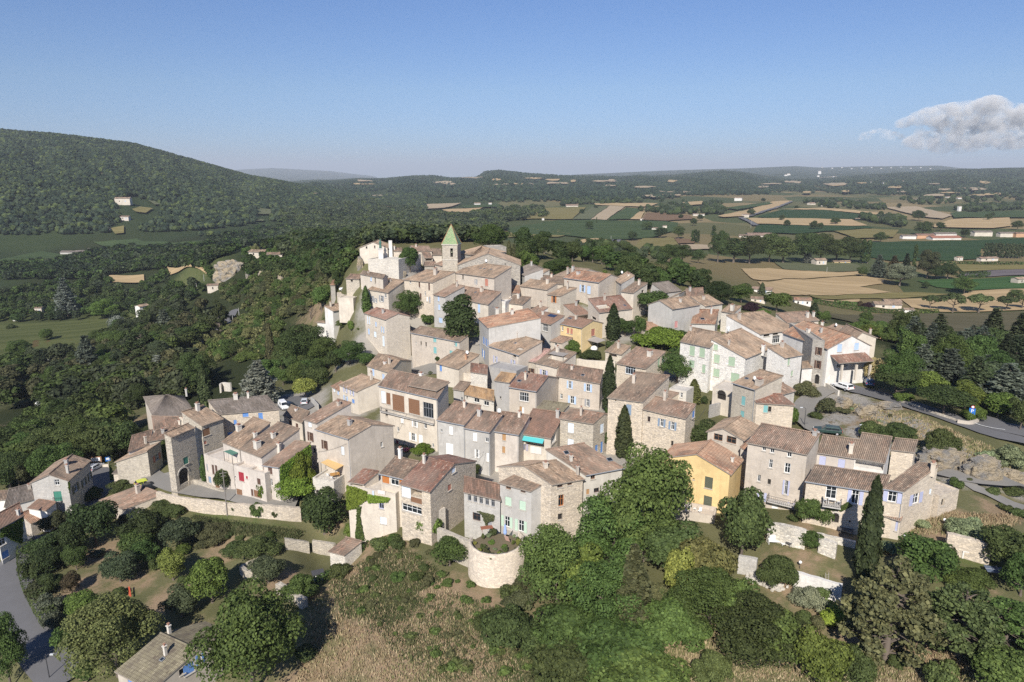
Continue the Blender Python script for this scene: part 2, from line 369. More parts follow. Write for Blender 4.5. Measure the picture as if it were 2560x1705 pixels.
def house(key,name,label,fr,A,B,h,kind,R=None,P=None,wall='warm',st=.6,roof='tan',dep=None,pitch=.30,wins=(),chim=(),sky=(),Y=None,oh=.32,rise=None,cat='house',gut=False,par=.5,back=None,swap=False,hb=None):
 A=fp(fr,*A);B=fp(fr,*B);sc=FR[fr][2]
 um,vm=(A[0]+B[0])/2,(A[1]+B[1])/2
 if Y is None:
  Y=solve_h(um,vm,h)
  if Y is None:LOG.append((key,'NO SOLUTION'));Y=200
 z0=CZ+ray(um,vm)[1]*Y
 a3=at_z(*A,z0);b3=at_z(*B,z0)
 t=(b3-a3);W=float(np.linalg.norm(t[:2]));t=t/W;n=np.array([-t[1],t[0],0])
 res=0;side=''
 pk=None;rz=0;pitchR=0 if kind in('F',)else pitch
 def fit(start,target,slope):
  d=np.arange(.5,45,.1);pts=start[None]+n[None]*d[:,None]+np.array([0,0,1.])[None]*(d*slope)[:,None]
  u,v=proj(pts);q=np.hypot(u-target[0],v-target[1]);i=int(q.argmin());return float(d[i]),float(q[i])
 if kind=='P':
  p=fp(fr,*P);a,e=ray(*p)
  s=(a*a3[1]-a3[0])/(t[0]-a*t[1]);Yp=a3[1]+s*t[1];zp=CZ+e*Yp
  s=min(max(s,0.0),W);rz=max(.25,zp-z0);pk=s
  if R is not None:
   r=fp(fr,*R);dep_,res=fit(np3(a3+t*s,z0+rz),r,0);dep=dep or dep_
 elif R is not None and dep is None:
  r=fp(fr,*R);da,ra=fit(a3,r,pitchR);db,rb=fit(b3,r,pitchR)
  d,res,side=(da,ra,'A')if ra<rb else(db,rb,'B')
  dep=d
  if res>5 and kind!='P':
   best=None
   for e3,sd in((a3,'A'),(b3,'B')):
    q=3.0
    for _ in range(40):
     zz=z0+pitchR*q
     if zz>CZ-4:break
     vv=at_z(*r,zz)-e3;q=.5*q+.5*min(40,np.linalg.norm(vv[:2]))
    vec=vv[:2]/np.linalg.norm(vv[:2]);ang=math.atan2(n[0]*vec[1]-n[1]*vec[0],n[0]*vec[0]+n[1]*vec[1])
    if best is None or abs(ang)<abs(best[0]):best=(ang,q,sd)
   ang,q,side=best;lim=math.radians(36);ang=max(-lim,min(lim,ang))
   n=np.array([n[0]*math.cos(ang)-n[1]*math.sin(ang),n[0]*math.sin(ang)+n[1]*math.cos(ang),0])
   da,ra=fit(a3 if side=='A' else b3,r,pitchR);d=dep=da;res=ra;side+=' skew%.0f'%math.degrees(ang)
  if kind in('G','H'):half=d;dep=2*d if back is None else d+back
 if kind in('G','H'):
  half=dep/2 if back is None else dep-back;rz=half*pitch
 if kind=='S':rz=dep*pitch
 LOG.append((key,'Y%.0f z%.1f W%.1f D%.1f rz%.1f %s res%.0f'%(Y,z0,W,dep,rz,side,res)))
 H=House();H.A,H.B,H.t,H.n,H.W,H.D,H.z0,H.sc,H.fr=a3,b3,t,n,W,dep,z0,sc,fr
 X=lambda s,d,z:a3+t*s+n*d+np.array([0,0,z])
 cs=np.array([X(0,0,0),X(W,0,0),X(W,dep,0),X(0,dep,0)])
 zg=float(T(cs[:,0],cs[:,1]).min());zb=min(zg,z0-1.5)-1.2-z0
 if hb is not None:zb=-hb
 H.base=z0+zb
 org=X(W/2,dep/2,zg-z0)
 root=thing(name,label,cat,org);H.root=root;HOUSES[key]=H
 wm=wallmat(wall,st);mb=MB();rb=MB();uv=[]
 eps=.10
 def ring(front,backz):
  k=len(front)
  vs=[X(0,0,zb),X(W,0,zb),X(W,dep,zb),X(0,dep,zb)]
  fpts=[X(s,0,z)for s,z in front];bpts=[X(s,dep,z)for s,z in backz]
  vs+=fpts+bpts;f0=4;b0=4+k
  fs=[[0,1,2,3][::-1],[0,1]+[f0+i for i in range(k)][::-1],[2,3]+[b0+i for i in range(k)],[3,0,f0,b0],[1,2,b0+k-1,f0+k-1]]
  fs+=[[f0+i,f0+i+1,b0+i+1,b0+i]for i in range(k-1)]
  mb.add(vs,[f for f in fs])
 seed=abs(hash(key))%1000 if False else sum(ord(c)*(i+3)for i,c in enumerate(key))%997
 if kind=='S':
  vs=[X(0,0,zb),X(W,0,zb),X(W,dep,zb),X(0,dep,zb),X(0,0,-eps),X(W,0,-eps),X(W,dep,rz-eps),X(0,dep,rz-eps)]
  mb.add(vs,[[3,2,1,0],[4,5,6,7],[0,1,5,4],[1,2,6,5],[2,3,7,6],[3,0,4,7]])
  sheet(rb,uv,X(-.12,-oh,-oh*pitch),X(W+.12,-oh,-oh*pitch),X(W+.12,dep+.12,rz+.12*pitch),X(-.12,dep+.12,rz+.12*pitch),seed)
  ridge_cap(rb,uv,X(-.12,dep,rz+.06),X(W+.12,dep,rz+.06))
  H.plane=(X(0,0,0),np.cross(t,n+np.array([0,0,pitch])))
 elif kind=='G':
  bz=rz-(dep-half)*pitch
  vs=[X(0,0,zb),X(W,0,zb),X(W,dep,zb),X(0,dep,zb),X(0,0,-eps),X(W,0,-eps),X(W,half,rz-eps),X(0,half,rz-eps),X(W,dep,bz-eps),X(0,dep,bz-eps)]
  mb.add(vs,[[3,2,1,0],[0,1,5,4],[1,2,8,6,5],[2,3,9,8],[3,0,4,7,9],[4,5,6,7],[7,6,8,9]])
  sheet(rb,uv,X(-.12,-oh,-oh*pitch),X(W+.12,-oh,-oh*pitch),X(W+.12,half,rz),X(-.12,half,rz),seed)
  sheet(rb,uv,X(W+.12,dep+oh,bz-oh*pitch),X(-.12,dep+oh,bz-oh*pitch),X(-.12,half,rz),X(W+.12,half,rz),seed+1)
  ridge_cap(rb,uv,X(-.12,half,rz+.03),X(W+.12,half,rz+.03))
  H.plane=(X(0,0,0),np.cross(t,n+np.array([0,0,pitch])))
 elif kind=='H':
  vs=[X(0,0,zb),X(W,0,zb),X(W,dep,zb),X(0,dep,zb),X(0,0,-eps),X(W,0,-eps),X(W,dep,-eps),X(0,dep,-eps)]
  mb.add(vs,[[3,2,1,0],[4,5,6,7],[0,1,5,4],[1,2,6,5],[2,3,7,6],[3,0,4,7]])
  ins=min(half*.9,W*.45);o=oh;zz=-oh*pitch
  sheet(rb,uv,X(-o,-o,zz),X(W+o,-o,zz),X(W-ins,half,rz),X(ins,half,rz),seed)
  sheet(rb,uv,X(W+o,dep+o,zz),X(-o,dep+o,zz),X(ins,half,rz),X(W-ins,half,rz),seed+1)
  sheet(rb,uv,X(W+o,-o,zz),X(W+o,dep+o,zz),X(W-ins,half,rz),X(W-ins,half,rz),seed+2)
  sheet(rb,uv,X(-o,dep+o,zz),X(-o,-o,zz),X(ins,half,rz),X(ins,half,rz),seed+3)
  ridge_cap(rb,uv,X(ins,half,rz+.03),X(W-ins,half,rz+.03))
  H.plane=(X(0,0,0),np.cross(t,n+np.array([0,0,pitch])))
 elif kind=='P':
  s=pk;lo=s<.3;hi=s>W-.3
  top=[(0,rz if lo else 0)]+([(s,rz)]if not(lo or hi)else[])+[(W,rz if hi else 0)]
  top=[(q,z-eps)for q,z in top]
  ring(top,top)
  if not lo:
   sl=rz/max(s,.1);o=min(oh,.35)
   sheet(rb,uv,X(-o,dep+.12,-o*sl),X(-o,-.2,-o*sl),X(s,-.2,rz),X(s,dep+.12,rz),seed)
   H.plane=(X(0,0,0),np.cross(n,t+np.array([0,0,sl])))
  if not hi:
   sl=rz/max(W-s,.1);o=min(oh,.35)
   sheet(rb,uv,X(W+o,-.2,-o*sl),X(W+o,dep+.12,-o*sl),X(s,dep+.12,rz),X(s,-.2,rz),seed+1)
   H.plane2=(X(W,0,0),np.cross(n,t-np.array([0,0,sl])))
   if lo:H.plane=H.plane2
  ridge_cap(rb,uv,X(s,-.2,rz+.03),X(s,dep+.12,rz+.03))
 elif kind=='F':
  vs=[X(0,0,zb),X(W,0,zb),X(W,dep,zb),X(0,dep,zb),X(0,0,-par),X(W,0,-par),X(W,dep,-par),X(0,dep,-par)]
  mb.add(vs,[[3,2,1,0],[0,1,5,4],[1,2,6,5],[2,3,7,6],[3,0,4,7],[4,5,6,7]])
  H.plane=(X(0,0,-par),np.array([0,0,1.]))
 wo=mb.build('wall',wm,root);H.wallobj=wo
 if kind=='F' and par>0:
  pb=MB();q=.28
  for c0,c1 in(((0,q/2),(W,q/2)),((0,dep-q/2),(W,dep-q/2)),((q/2,q),(q/2,dep-q)),((W-q/2,q),(W-q/2,dep-q))):
   m=(X(*c0,0)+X(*c1,0))/2;d=X(*c1,0)-X(*c0,0);ln=np.linalg.norm(d);d=d/ln
   pb.obox(m+np.array([0,0,-par/2+.003]),d*ln/2,np.array([-d[1],d[0],0])*q/2,np.array([0,0,par/2]))
  pb.build('parapet',wm,root)
 if rb.v:
  off=np.array(ORG[root.name]);me=mesh_np('roof',np.array(rb.v)-off,rb.f,[roofmat(roof),plain('eave_mortar',(.30,.26,.22),.95)],uv=uv,midx=rb.m)
  H.roof=link(bpy.data.objects.new('roof',me),root)
 if gut:
  gb=MB();gb.tube([X(-.1,-oh-.05,-oh*pitch-.08),X(W+.1,-oh-.05,-oh*pitch-.08)],.075,6)
  gb.tube([X(W-.15,-oh-.03,-oh*pitch-.1),X(W-.12,-.06,-.5),X(W-.12,-.06,min(-2.,zb+1.5))],.05,6)
  gb.build('gutter',plain('zinc',(.25,.27,.30),.5,.4),root)
 cut=[]
 for w in wins:add_window(H,w,cut)
 if cut and kind!='x':
  boolean_cut(wo,cut)
 for c in chim:add_chimney(H,*c)
 if not chim and kind in 'SG' and W>4.2 and dep>3.5:
  rg_=random.Random(seed);q=X(W*rg_.uniform(.2,.8),(dep if kind=='S' else half)*rg_.uniform(.55,.9),0);q[2]=z0+np.dot(q-a3,n)*pitch
  add_chimney(H,0,0,0,0,rg_.choice(['pale','beige','grey','cream']),p=q,size=(rg_.uniform(.45,.7),rg_.uniform(.9,1.6)))
 for c in sky:add_skylight(H,*c)
 return H
def wallplane(H,wl):
 pt=np.array([-H.t[1],H.t[0],0]);pn=np.array([H.n[1],-H.n[0],0])
 if wl=='f':return H.A,H.t,-pt,H.W
 if wl=='r':return H.B,H.n,pn,H.D
 return H.A+H.n*H.D,-H.n,-pn,H.D
def hit(o,nrm,u,v):
 a,e=ray(u,v);d=np.array([a,1,e]);c=np.array([0,0,CZ])
 k=np.dot(o-c,nrm)/np.dot(d,nrm);return c+d*k
def add_window(H,w,cut):
 wl,x,y,wp,hp,sty=w[:6];c=w[6]if len(w)>6 else 'white'
 o,tt,nn,L=wallplane(H,wl);u,v=fp(H.fr,x,y);p=hit(o,nn,u,v)
 s=float(np.dot(p-o,tt));dpt=depth_of(p)
 fx=max(.3,abs(tt[0]-tt[1]*u/F*0+0));los=np.array([(u-1280)/F,1,0]);los/=np.linalg.norm(los)
 fx=max(.28,abs(np.dot(nn,los)))
 wm=min(wp/H.sc*dpt/F/fx,L*.92,4.5);hm=hp/H.sc*dpt/F/.93
 if s<wm*.5 or s>L-wm*.5:
  if s<-1.5 or s>L+1.5:LOG.append(('window off wall',H.root.name,wl,x,y,round(s,1),round(L,1)));return
  s=min(max(s,wm*.5+.1),L-wm*.5-.1);p=o+tt*s+np.array([0,0,p[2]])-np.array([0,0,o[2]])
  p[2]=hit(o,nn,u,v)[2]
 up=np.array([0,0,1.]);root=H.root
 def bx(mb,ds,dz,dn,hs,hz,hn,m=0):mb.obox(p+tt*ds+up*dz+nn*dn,tt*hs,up*hz,nn*hn,m)
 ow,oh=wm,hm
 if sty=='o':ow=wm/1.95
 deep=1.5 if sty=='L' else.30
 cut.append((p+nn*(.2-deep/2),tt*ow/2,up*oh/2,nn*(deep/2+.2)))
 bk=.2-deep-.2+.0
 back=-deep
 name='door' if sty in('d','D','A')else 'window'
 mb=MB();f=min(.09,ow*.12)
 if sty in('c','d','b'):
  bx(mb,0,0,-.10,ow/2-.01,oh/2-.01,.03)
  if sty=='c':
   bx(mb,0,0,-.065,.02,oh/2-.03,.006)
   for k in(-.33,.33):bx(mb,0,oh*k,-.062,ow/2-.05,.035,.008)
  if sty=='b':
   for k in range(8):bx(mb,0,oh*(-.44+k*.125),-.06,ow/2-.02,.02,.012)
  nm='shutter' if sty=='c' else('blind' if sty=='b' else 'door')
  o_=mb.build(nm,shutmat(c),root)
  sb=MB();bx(sb,0,-oh/2-.05,.06,ow/2+.08,.05,.08)
  sb.build('sill',plain('sill_stone',(.5,.46,.40),.9),o_)
  return
 if sty=='k':
  bx(mb,0,0,back+.03,ow/2-.01,oh/2-.01,.015);o_=mb.build('window',plain('painted_dark_inside',(.03,.027,.025),.9),root)  # near-black panel paints the darkness of the room behind the opening
  sb=MB();bx(sb,0,-oh/2-.05,.05,ow/2+.06,.05,.07);sb.build('sill',plain('sill_stone',(.5,.46,.40),.9),o_)
  return
 if sty=='L':return
 if sty=='A':
  bx(mb,0,0,back+.03,ow/2-.01,oh/2-.01,.015);o_=mb.build('door',plain('painted_dark_inside',(.03,.027,.025),.9),root)  # near-black panel paints the shade within the archway
  sb=MB()
  for k in range(9):
   a0=math.pi*(k+.5)/9;sb.obox(p+up*(oh/2)+tt*math.cos(a0)*ow*.56+up*math.sin(a0)*ow*.5+nn*.03,(tt*-math.sin(a0)+up*math.cos(a0))*ow*.1,(tt*math.cos(a0)+up*math.sin(a0))*.13,nn*.06)
  sb.build('arch',wallmat('pale',.6),o_)
  db=MB();pts=[p+tt*math.cos(a)*ow*.49+up*(oh/2+math.sin(a)*ow*.44)+nn*.012 for a in np.linspace(0,math.pi,13)]
  db.add(pts,[list(range(13))]);db.build('arch_shade_panel',plain('painted_dark_inside',(.03,.027,.025),.9),o_)  # dark half-round sheet on the uncut wall paints shade under the arch
  return
 fm=shutmat(c if sty=='g' else('white' if c not in('brown','orange','wood')else 'wood'))
 for sx in(-1,1):bx(mb,sx*(ow/2-f/2),0,-.16,f/2,oh/2-.005,.04)
 for sz in(-1,1):bx(mb,0,sz*(oh/2-f/2),-.16,ow/2-f,f/2,.04)
 nmul=1 if ow<1.8 else 3
 for k in range(nmul):bx(mb,(k+1-(nmul+1)/2)*ow/(nmul+1),0,-.16,f*.32,oh/2-f,.035)
 if oh>1.1:bx(mb,0,oh*.12,-.16,ow/2-f,f*.25,.03)
 wo=mb.build('window',fm,root)
 pb=MB();bx(pb,0,0,-.19,ow/2-.01,oh/2-.01,.012);pb.build('pane',glass(),wo)
 sb=MB();bx(sb,0,-oh/2-.05,.05,ow/2+.1,.05,.08);sb.build('sill',plain('sill_stone',(.5,.46,.40),.9),wo)
 if sty=='o':
  for sx in(-1,1):
   lb=MB();bx(lb,sx*(ow*.75+.03),0,.05,ow*.25,oh/2+.02,.025)
   for k in(-.3,.3):bx(lb,sx*(ow*.75+.03),oh*k,.08,ow*.22,.04,.008)
   lb.build('shutter',shutmat(c),wo)
def roofhit(H,x,y,second=False):
 o,nrm=H.plane2 if(second and hasattr(H,'plane2'))else H.plane
 return hit(o,nrm,*fp(H.fr,x,y))
def add_chimney(H,x,y,wp=22,hp=45,col='pale',second=False,twin=False,p=None,size=None):
 if p is None:p=roofhit(H,x,y,second)
 k=depth_of(p)/F/H.sc;w=wp*k*.8;h=hp*k
 if size:w,h=size
 mb=MB();ang=math.atan2(H.t[1],H.t[0]);wx=w*(1.9 if twin else 1)
 mb.box(p+np.array([0,0,h/2-.4]),wx,w,h+.8,ang)
 mb.box(p+np.array([0,0,h+.06]),wx+.16,w+.16,.12,ang)
 o=mb.build('chimney',wallmat(col,0),H.root)
 cb=MB();q=p+np.array([0,0,h+.12])
 for i in((-1,1)if twin else(0,)):
  c=q+H.t*i*wx*.25;cb.box(c+np.array([0,0,.12]),w*.45,w*.45,.24,ang)
 cb.box(q+np.array([0,0,.27]),wx*.9,w*.85,.06,ang)
 cb.build('chimney_cap',plain('chimney_pot',(.36,.2,.14),.9),o)
def add_skylight(H,x,y,wp=30,hp=22,kind='skylight'):
 p=roofhit(H,x,y);o,nrm=H.plane;nrm=nrm/np.linalg.norm(nrm);nrm=nrm if nrm[2]>0 else-nrm
 k=depth_of(p)/F/H.sc;w=wp*k;d=hp*k*1.9
 sl=np.cross(nrm,H.t);mb=MB();m2=MB()
 if kind=='opening':
  bm=bmesh.new();bm.from_mesh(H.roof.data);off=Vector(ORG[H.root.name]);P_=Vector(p)-off;t_=Vector(H.t);s_=Vector(sl).normalized()
  if s_.z<0:s_=-s_
  big=max(bm.faces,key=lambda f:f.calc_area())
  kill=[f for f in bm.faces if f is big or(abs((f.calc_center_median()-P_).dot(t_))<w/2 and abs((f.calc_center_median()-P_).dot(s_))<d/2)]
  bmesh.ops.delete(bm,geom=kill,context='FACES');bm.to_mesh(H.roof.data);bm.free()
  boolean_cut(H.wallobj,[(p-np.array([0,0,.2]),H.t*w*.48,H.n*d*.46,np.array([0,0,1.3]))])
  return
 mb.obox(p+nrm*.1,H.t*w/2,sl*d/2,nrm*.04)
 if kind=='solar':
  mb.build('solar_panel',plain('solar_glass',(.03,.045,.09),.15,.6),H.root);return
 s=mb.build('skylight',plain('zinc',(.25,.27,.30),.5,.4),H.root)
 m2.obox(p+nrm*.145,H.t*(w/2-.07),sl*(d/2-.07),nrm*.008);m2.build('pane',glass(),s)
def roof_pt(H,s,d,z=0):return H.A+H.t*s+H.n*d+np.array([0,0,z])
SH='stone_house';PH='plastered_house'
house('a5',PH,'pale house with brown roof under the ruined terrace, at the upper left rim','a',(95,562),(350,612),7,'G',R=(300,515),wall='cream',st=.2,roof='brown',wins=[('f',215,625,18,40,'c','lblue'),('f',262,640,14,60,'k')])
house('a6',PH,'cream house with pinkish roof beside the ivy wall, upper left of the village','a',(185,738),(410,775),7.5,'S',R=(590,640),wall='cream',st=.2,roof='tan',wins=[('f',228,848,40,65,'o','grey'),('f',268,866,34,48,'o','grey'),('f',335,845,50,65,'o','grey'),('f',378,812,24,40,'w')],sky=[(295,680,24,12),(345,688,24,12)])
house('a7','stone_terrace','ruined pale stone terrace carrying the statue pedestal','a',(180,397),(525,400),7,'F',R=(455,335),wall='pale',st=.5,cat='terrace',par=.25)
house('a7b',PH,'small cream gabled house with a terrace behind the statue','a',(85,266),(400,268),5,'P',P=(240,203),R=(300,190),wall='cream',st=0,roof='tan',pitch=.25,wins=[('f',165,265,18,22,'k'),('f',258,258,14,26,'k')])
house('a7c',PH,'low tiled house between the statue and the plane tree','a',(470,302),(575,305),4.5,'S',R=(560,272),wall='beige',roof='pink',chim=[(483,292,20,38)])
house('a7d',PH,'pink roofed cottage right behind the plane tree by the church','a',(700,302),(905,306),5,'G',R=(870,252),wall='beige',roof='pink',wins=[('f',745,330,16,24,'c','brown')])
house('a7e',PH,'narrow brown roofed house touching the left side of the bell tower','a',(915,347),(1018,347),4.5,'S',R=(1005,280),wall='cream',st=0,roof='brown')
house('a7f',PH,'open fronted barn with dark mouth below its red brown roof, left of the tower','a',(826,382),(913,380),4,'S',R=(870,306),wall='beige',roof='pink',wins=[('f',868,400,72,32,'L')])
house('a7g',PH,'low long brown roofed shed at the foot of the bell tower','a',(820,470),(932,470),3.2,'S',R=(925,425),wall='gstone',roof='pink')
house('a8','church_choir','choir of the church with wide hipped roof right of the bell tower','a',(1195,320),(1340,345),8,'H',R=(1400,255),wall='gstone',st=.7,roof='tan',cat='church',pitch=.28)
house('a8b',SH,'flat topped square stone tower house behind the church','a',(1545,264),(1747,258),9,'F',R=(1440,243),dep=7,wall='gstone',st=.7,par=.4)
house('a2','church_nave','church nave with long grey stone gable in the middle of the hilltop','a',(1200,462),(1905,462),8.5,'P',P=(1540,332),dep=13,wall='gstone',st=.9,roof='tan',cat='church',wins=[('f',1735,455,10,14,'k')])
house('a2b','church_aisle','low side aisle with brown roof at the left foot of the bell tower','a',(940,450),(1022,470),5,'S',R=(1015,398),wall='beige',roof='pink',cat='church')
house('a2c',SH,'grey windowless annex with sloping top right below the church gable','a',(1822,520),(1955,580),6,'S',R=(1835,512),dep=6,wall='grey',st=.3,roof='grey')
house('a2d',SH,'small pale annex with a dark window right of the church','a',(1955,580),(2070,602),4.5,'S',dep=6,wall='pale',st=.4,roof='tan',wins=[('f',1975,625,14,18,'k')])
house('a3',PH,'long house below the church with one dark red shutter','a',(1170,548),(1608,606),8.5,'S',R=(1815,503),wall='beige',st=.25,roof='tan',wins=[('f',1523,662,34,75,'c','brick'),('f',1405,655,28,55,'o','grey'),('f',1255,592,16,65,'k')],chim=[(1370,455,24,28)],sky=[(1460,503,26,12),(1500,508,26,12),(1575,516,26,12)])
house('a4',SH,'tall four storey stone house with bright tan roof and brown shutters','a',(592,628),(915,658),11.5,'S',R=(1163,545),wall='warm',st=.45,roof='tan',wins=[('f',660,655,18,32,'g','white'),('f',763,685,17,62,'c','brown'),('f',873,710,18,72,'c','brown'),('f',778,822,18,70,'c','brown'),('f',829,785,12,48,'w'),('f',880,857,18,65,'c','grey'),('f',850,850,14,50,'c','white')],chim=[(945,575,44,68,'beige')])
house('a11',PH,'narrow grey house with light blue shutters under the tall stone house','a',(925,797),(1055,822),9.5,'S',R=(1285,720),wall='grey',st=.1,roof='pink',wins=[('f',980,845,20,55,'c','lblue'),('f',987,942,22,60,'c','lblue'),('f',1003,1090,40,55,'c','lblue')])
house('a12',PH,'long low roofed house with one light blue shutter behind the dark fir','a',(1130,832),(1543,905),6,'S',R=(1690,772),wall='cream',st=0,roof='pink',wins=[('f',1437,955,26,90,'c','lblue'),('f',1275,905,26,40,'c','lblue')],sky=[(1400,775,30,14)],chim=[(1470,765,40,42,'beige')])
house('a12b',PH,'low house with bright orange ridge right of the long low roof','a',(1640,790),(1900,775),4.5,'S',R=(1905,700),wall='cream',st=0,roof='orange',chim=[(1795,720,26,40)])
house('a13b',PH,'white roof terrace room with a brown door above the orange roof','a',(1595,848),(1735,880),5.2,'F',R=(1700,800),wall='white',st=0,par=.6)
house('a13',PH,'small cream house beside the white roof terrace room','a',(1735,884),(1932,908),5.5,'S',R=(2025,832),wall='cream',st=0,roof='brown')
house('b18',PH,'small brown roofed house between the orange roof and the solar panel house','a',(1995,985),(2110,1010),5.5,'S',R=(2210,932),wall='white',st=0,roof='pink',wins=[('f',2045,1035,55,40,'g')])
house('a14',PH,'house with bright orange roof and long grey stained side wall','a',(1438,1065),(1548,1175),10.5,'S',R=(1990,958),wall='grey',st=.15,roof='orange',pitch=.22,wins=[('f',1487,1315,18,80,'c','blue'),('f',1503,1325,16,80,'c','blue'),('f',1522,1340,18,85,'c','blue'),('f',1540,1352,12,85,'c','blue'),('f',1490,1468,34,85,'o','blue')],sky=[(1600,945,34,14),(1660,952,34,14),(1815,985,110,32,'opening')],chim=[(1640,1000,45,40,'pale'),(1812,1025,38,50,'pale')])
house('d15',PH,'house with brown roof and small roof opening below the orange roof','a',(1552,1372),(1895,1480),8.5,'S',R=(2150,1325),wall='beige',st=.15,roof='tan',gut=True,wins=[('f',1625,1535,44,75,'o','lilac'),('f',1825,1580,48,75,'o','lilac'),('f',1840,1490,36,34,'k')],sky=[(1850,1350,36,15),(1900,1420,90,26,'opening')])
house('a9',PH,'big buttressed house with red brown roof at the left edge of the village','a',(145,1005),(385,1081),10,'G',R=(510,1000),wall='cream',st=.35,roof='red',wins=[('f',190,1090,28,80,'o','pale'),('f',270,1135,18,50,'c','lblue'),('f',190,1217,20,62,'c','lblue'),('f',262,1250,26,60,'c','pale'),('f',348,1196,32,62,'o','lblue'),('f',356,1325,22,112,'c','pale')])
house('a10',SH,'stone house with grey balcony and double door in the upper lane','a',(415,1187),(672,1212),7.5,'S',R=(640,1103),wall='warm',st=.6,roof='brown',wins=[('f',582,1370,46,115,'d','grey'),('f',505,1235,14,22,'k')])
house('a10b',PH,'long plastered house with teal shutters in the upper lane','a',(672,1224),(1222,1328),7.2,'S',R=(1312,1246),wall='beige',st=.2,roof='brown',gut=True,wins=[('f',782,1350,14,40,'k'),('f',838,1362,16,48,'k'),('f',937,1306,34,62,'c','teal'),('f',940,1430,34,68,'c','teal'),('f',1160,1362,14,40,'w'),('f',1179,1364,22,42,'c','teal'),('f',1122,1450,34,34,'c','teal'),('f',725,1345,10,30,'w')],chim=[(1245,1245,24,36)])
house('b4',SH,'grey roofed stone house behind the blue shutter house on the hilltop','b',(352,415),(540,440),5,'G',R=(600,308),wall='gstone',st=.6,roof='brown')
house('b3',PH,'hilltop house with orange roof and two light blue shutters','b',(500,423),(896,476),6.8,'G',R=(1030,393),wall='beige',st=.2,roof='orange',gut=True,wins=[('f',708,550,60,75,'o','lblue'),('f',780,565,38,85,'c','lblue')],chim=[(660,390,42,30,'grey'),(540,355,24,40,'beige')])
house('b1',PH,'grey plastered house with tan roof and blank front left of the blue shutter house','b',(0,514),(310,561),7,'S',R=(430,497),wall='beige',st=.1,roof='tan')
house('b1b',PH,'low brown roof filling the gap behind the blank grey house','b',(230,480),(490,498),5.5,'S',R=(500,418),wall='beige',roof='brown')
house('b2',SH,'narrow house with one orange shutter and a dark stained side wall','b',(312,613),(462,631),8,'S',R=(640,545),wall='stone',st=.4,roof='tan',wins=[('f',385,672,52,70,'o','orange')])
house('b5',SH,'small stone house with tan roof right behind the blue shutter house','b',(1070,440),(1150,492),7.5,'S',R=(1298,405),wall='grey',st=.5,roof='tan')
house('b6',PH,'cream house with dark attic window beside the acacia','b',(1147,578),(1287,598),7.5,'S',R=(1455,505),wall='cream',st=.1,roof='brown',wins=[('r',1390,582,28,28,'k')])
house('b6b',SH,'grey gabled shed behind the acacia on the hilltop','b',(1480,560),(1640,590),4,'P',P=(1500,490),dep=7,wall='grey',st=.3,roof='grey')
house('b7',PH,'house with red mottled roof and a white sunken roof terrace','b',(897,820),(1272,772),6.8,'S',R=(1140,625),wall='cream',st=.2,roof='red',wins=[('l',835,885,50,30,'k')],sky=[(945,760,150,40,'opening'),(1185,742,30,18)])
house('b8','open_shed','open lean-to shed with plain brown roof beside the red roofed house','b',(640,852),(795,832),3.2,'S',R=(645,724),wall='beige',st=.2,roof='plain',cat='shed',wins=[('f',715,880,140,60,'L')])
house('b9',PH,'grey and yellow house with two large windows and a solar panel','b',(95,893),(352,952),7.5,'S',R=(500,862),wall='grey',st=0,roof='plain',wins=[('f',190,970,55,80,'g'),('f',285,992,58,80,'g'),('f',265,1140,26,60,'c','tan')],sky=[(365,860,110,30,'solar')])
house('b10',PH,'yellow house with brick red shutters in the upper village','b',(447,939),(706,991),7,'G',R=(822,908),wall='yellow2',st=0,roof='plain',gut=True,wins=[('f',543,1026,26,58,'c','brick'),('f',583,1034,26,58,'c','brick'),('r',828,1046,40,76,'c','brick'),('f',480,1002,22,48,'w')],sky=[(565,888,52,14)])
house('b11',PH,'low porch with small tiled roof in front of the yellow house','b',(345,1138),(482,1163),4,'S',R=(590,1108),wall='beige',st=.1,roof='pink',wins=[('f',405,1180,28,36,'w')])
house('b13',PH,'tall grey house with stained curved gable in the upper right','b',(1455,725),(1722,779),8.5,'P',P=(1585,682),R=(1900,645),wall='grey',st=.15,roof='tan',wins=[('r',1768,955,34,70,'c','pinkr')],chim=[(1815,705,26,36,'pale',True)])
house('b13b','lean_to','small tiled lean-to at the foot of the grey gable','b',(1380,1010),(1620,1030),2.6,'S',R=(1520,960),wall='beige',roof='orange',cat='shed')
house('b14',SH,'white stone house with tan roof behind the orange mottled roof','b',(2095,744),(2292,716),6.5,'S',R=(2125,632),wall='pale',st=.5,roof='tan')
house('b15',PH,'low grey house with orange mottled roof in the upper right','b',(1937,940),(2210,946),5,'S',R=(1985,785),wall='grey',st=.1,roof='orange',sky=[(2065,895,48,22)])
house('b17',SH,'long pinkish roofed building beside the big oak on the right rim','b',(1885,640),(2082,624),5,'S',R=(2070,540),wall='beige',roof='pink')
house('b17b',SH,'low roofed stone shed between the acacia and the long pinkish roof','b',(1690,655),(1800,665),4.5,'P',P=(1800,610),dep=7,wall='gstone',st=.5,roof='tan')
house('c13',SH,'small stone house with chimneys behind the white long house','c',(470,352),(610,372),6,'S',R=(560,285),wall='pale',st=.5,roof='tan',chim=[(590,345,44,60)])
house('c5',PH,'long tiled house with two chimneys at the right rim of the village','c',(1215,478),(1570,452),5.5,'S',R=(1440,350),wall='cream',st=.3,roof='pink',chim=[(1440,425,32,60),(1508,420,28,55)],wins=[('f',1500,500,40,40,'k')])
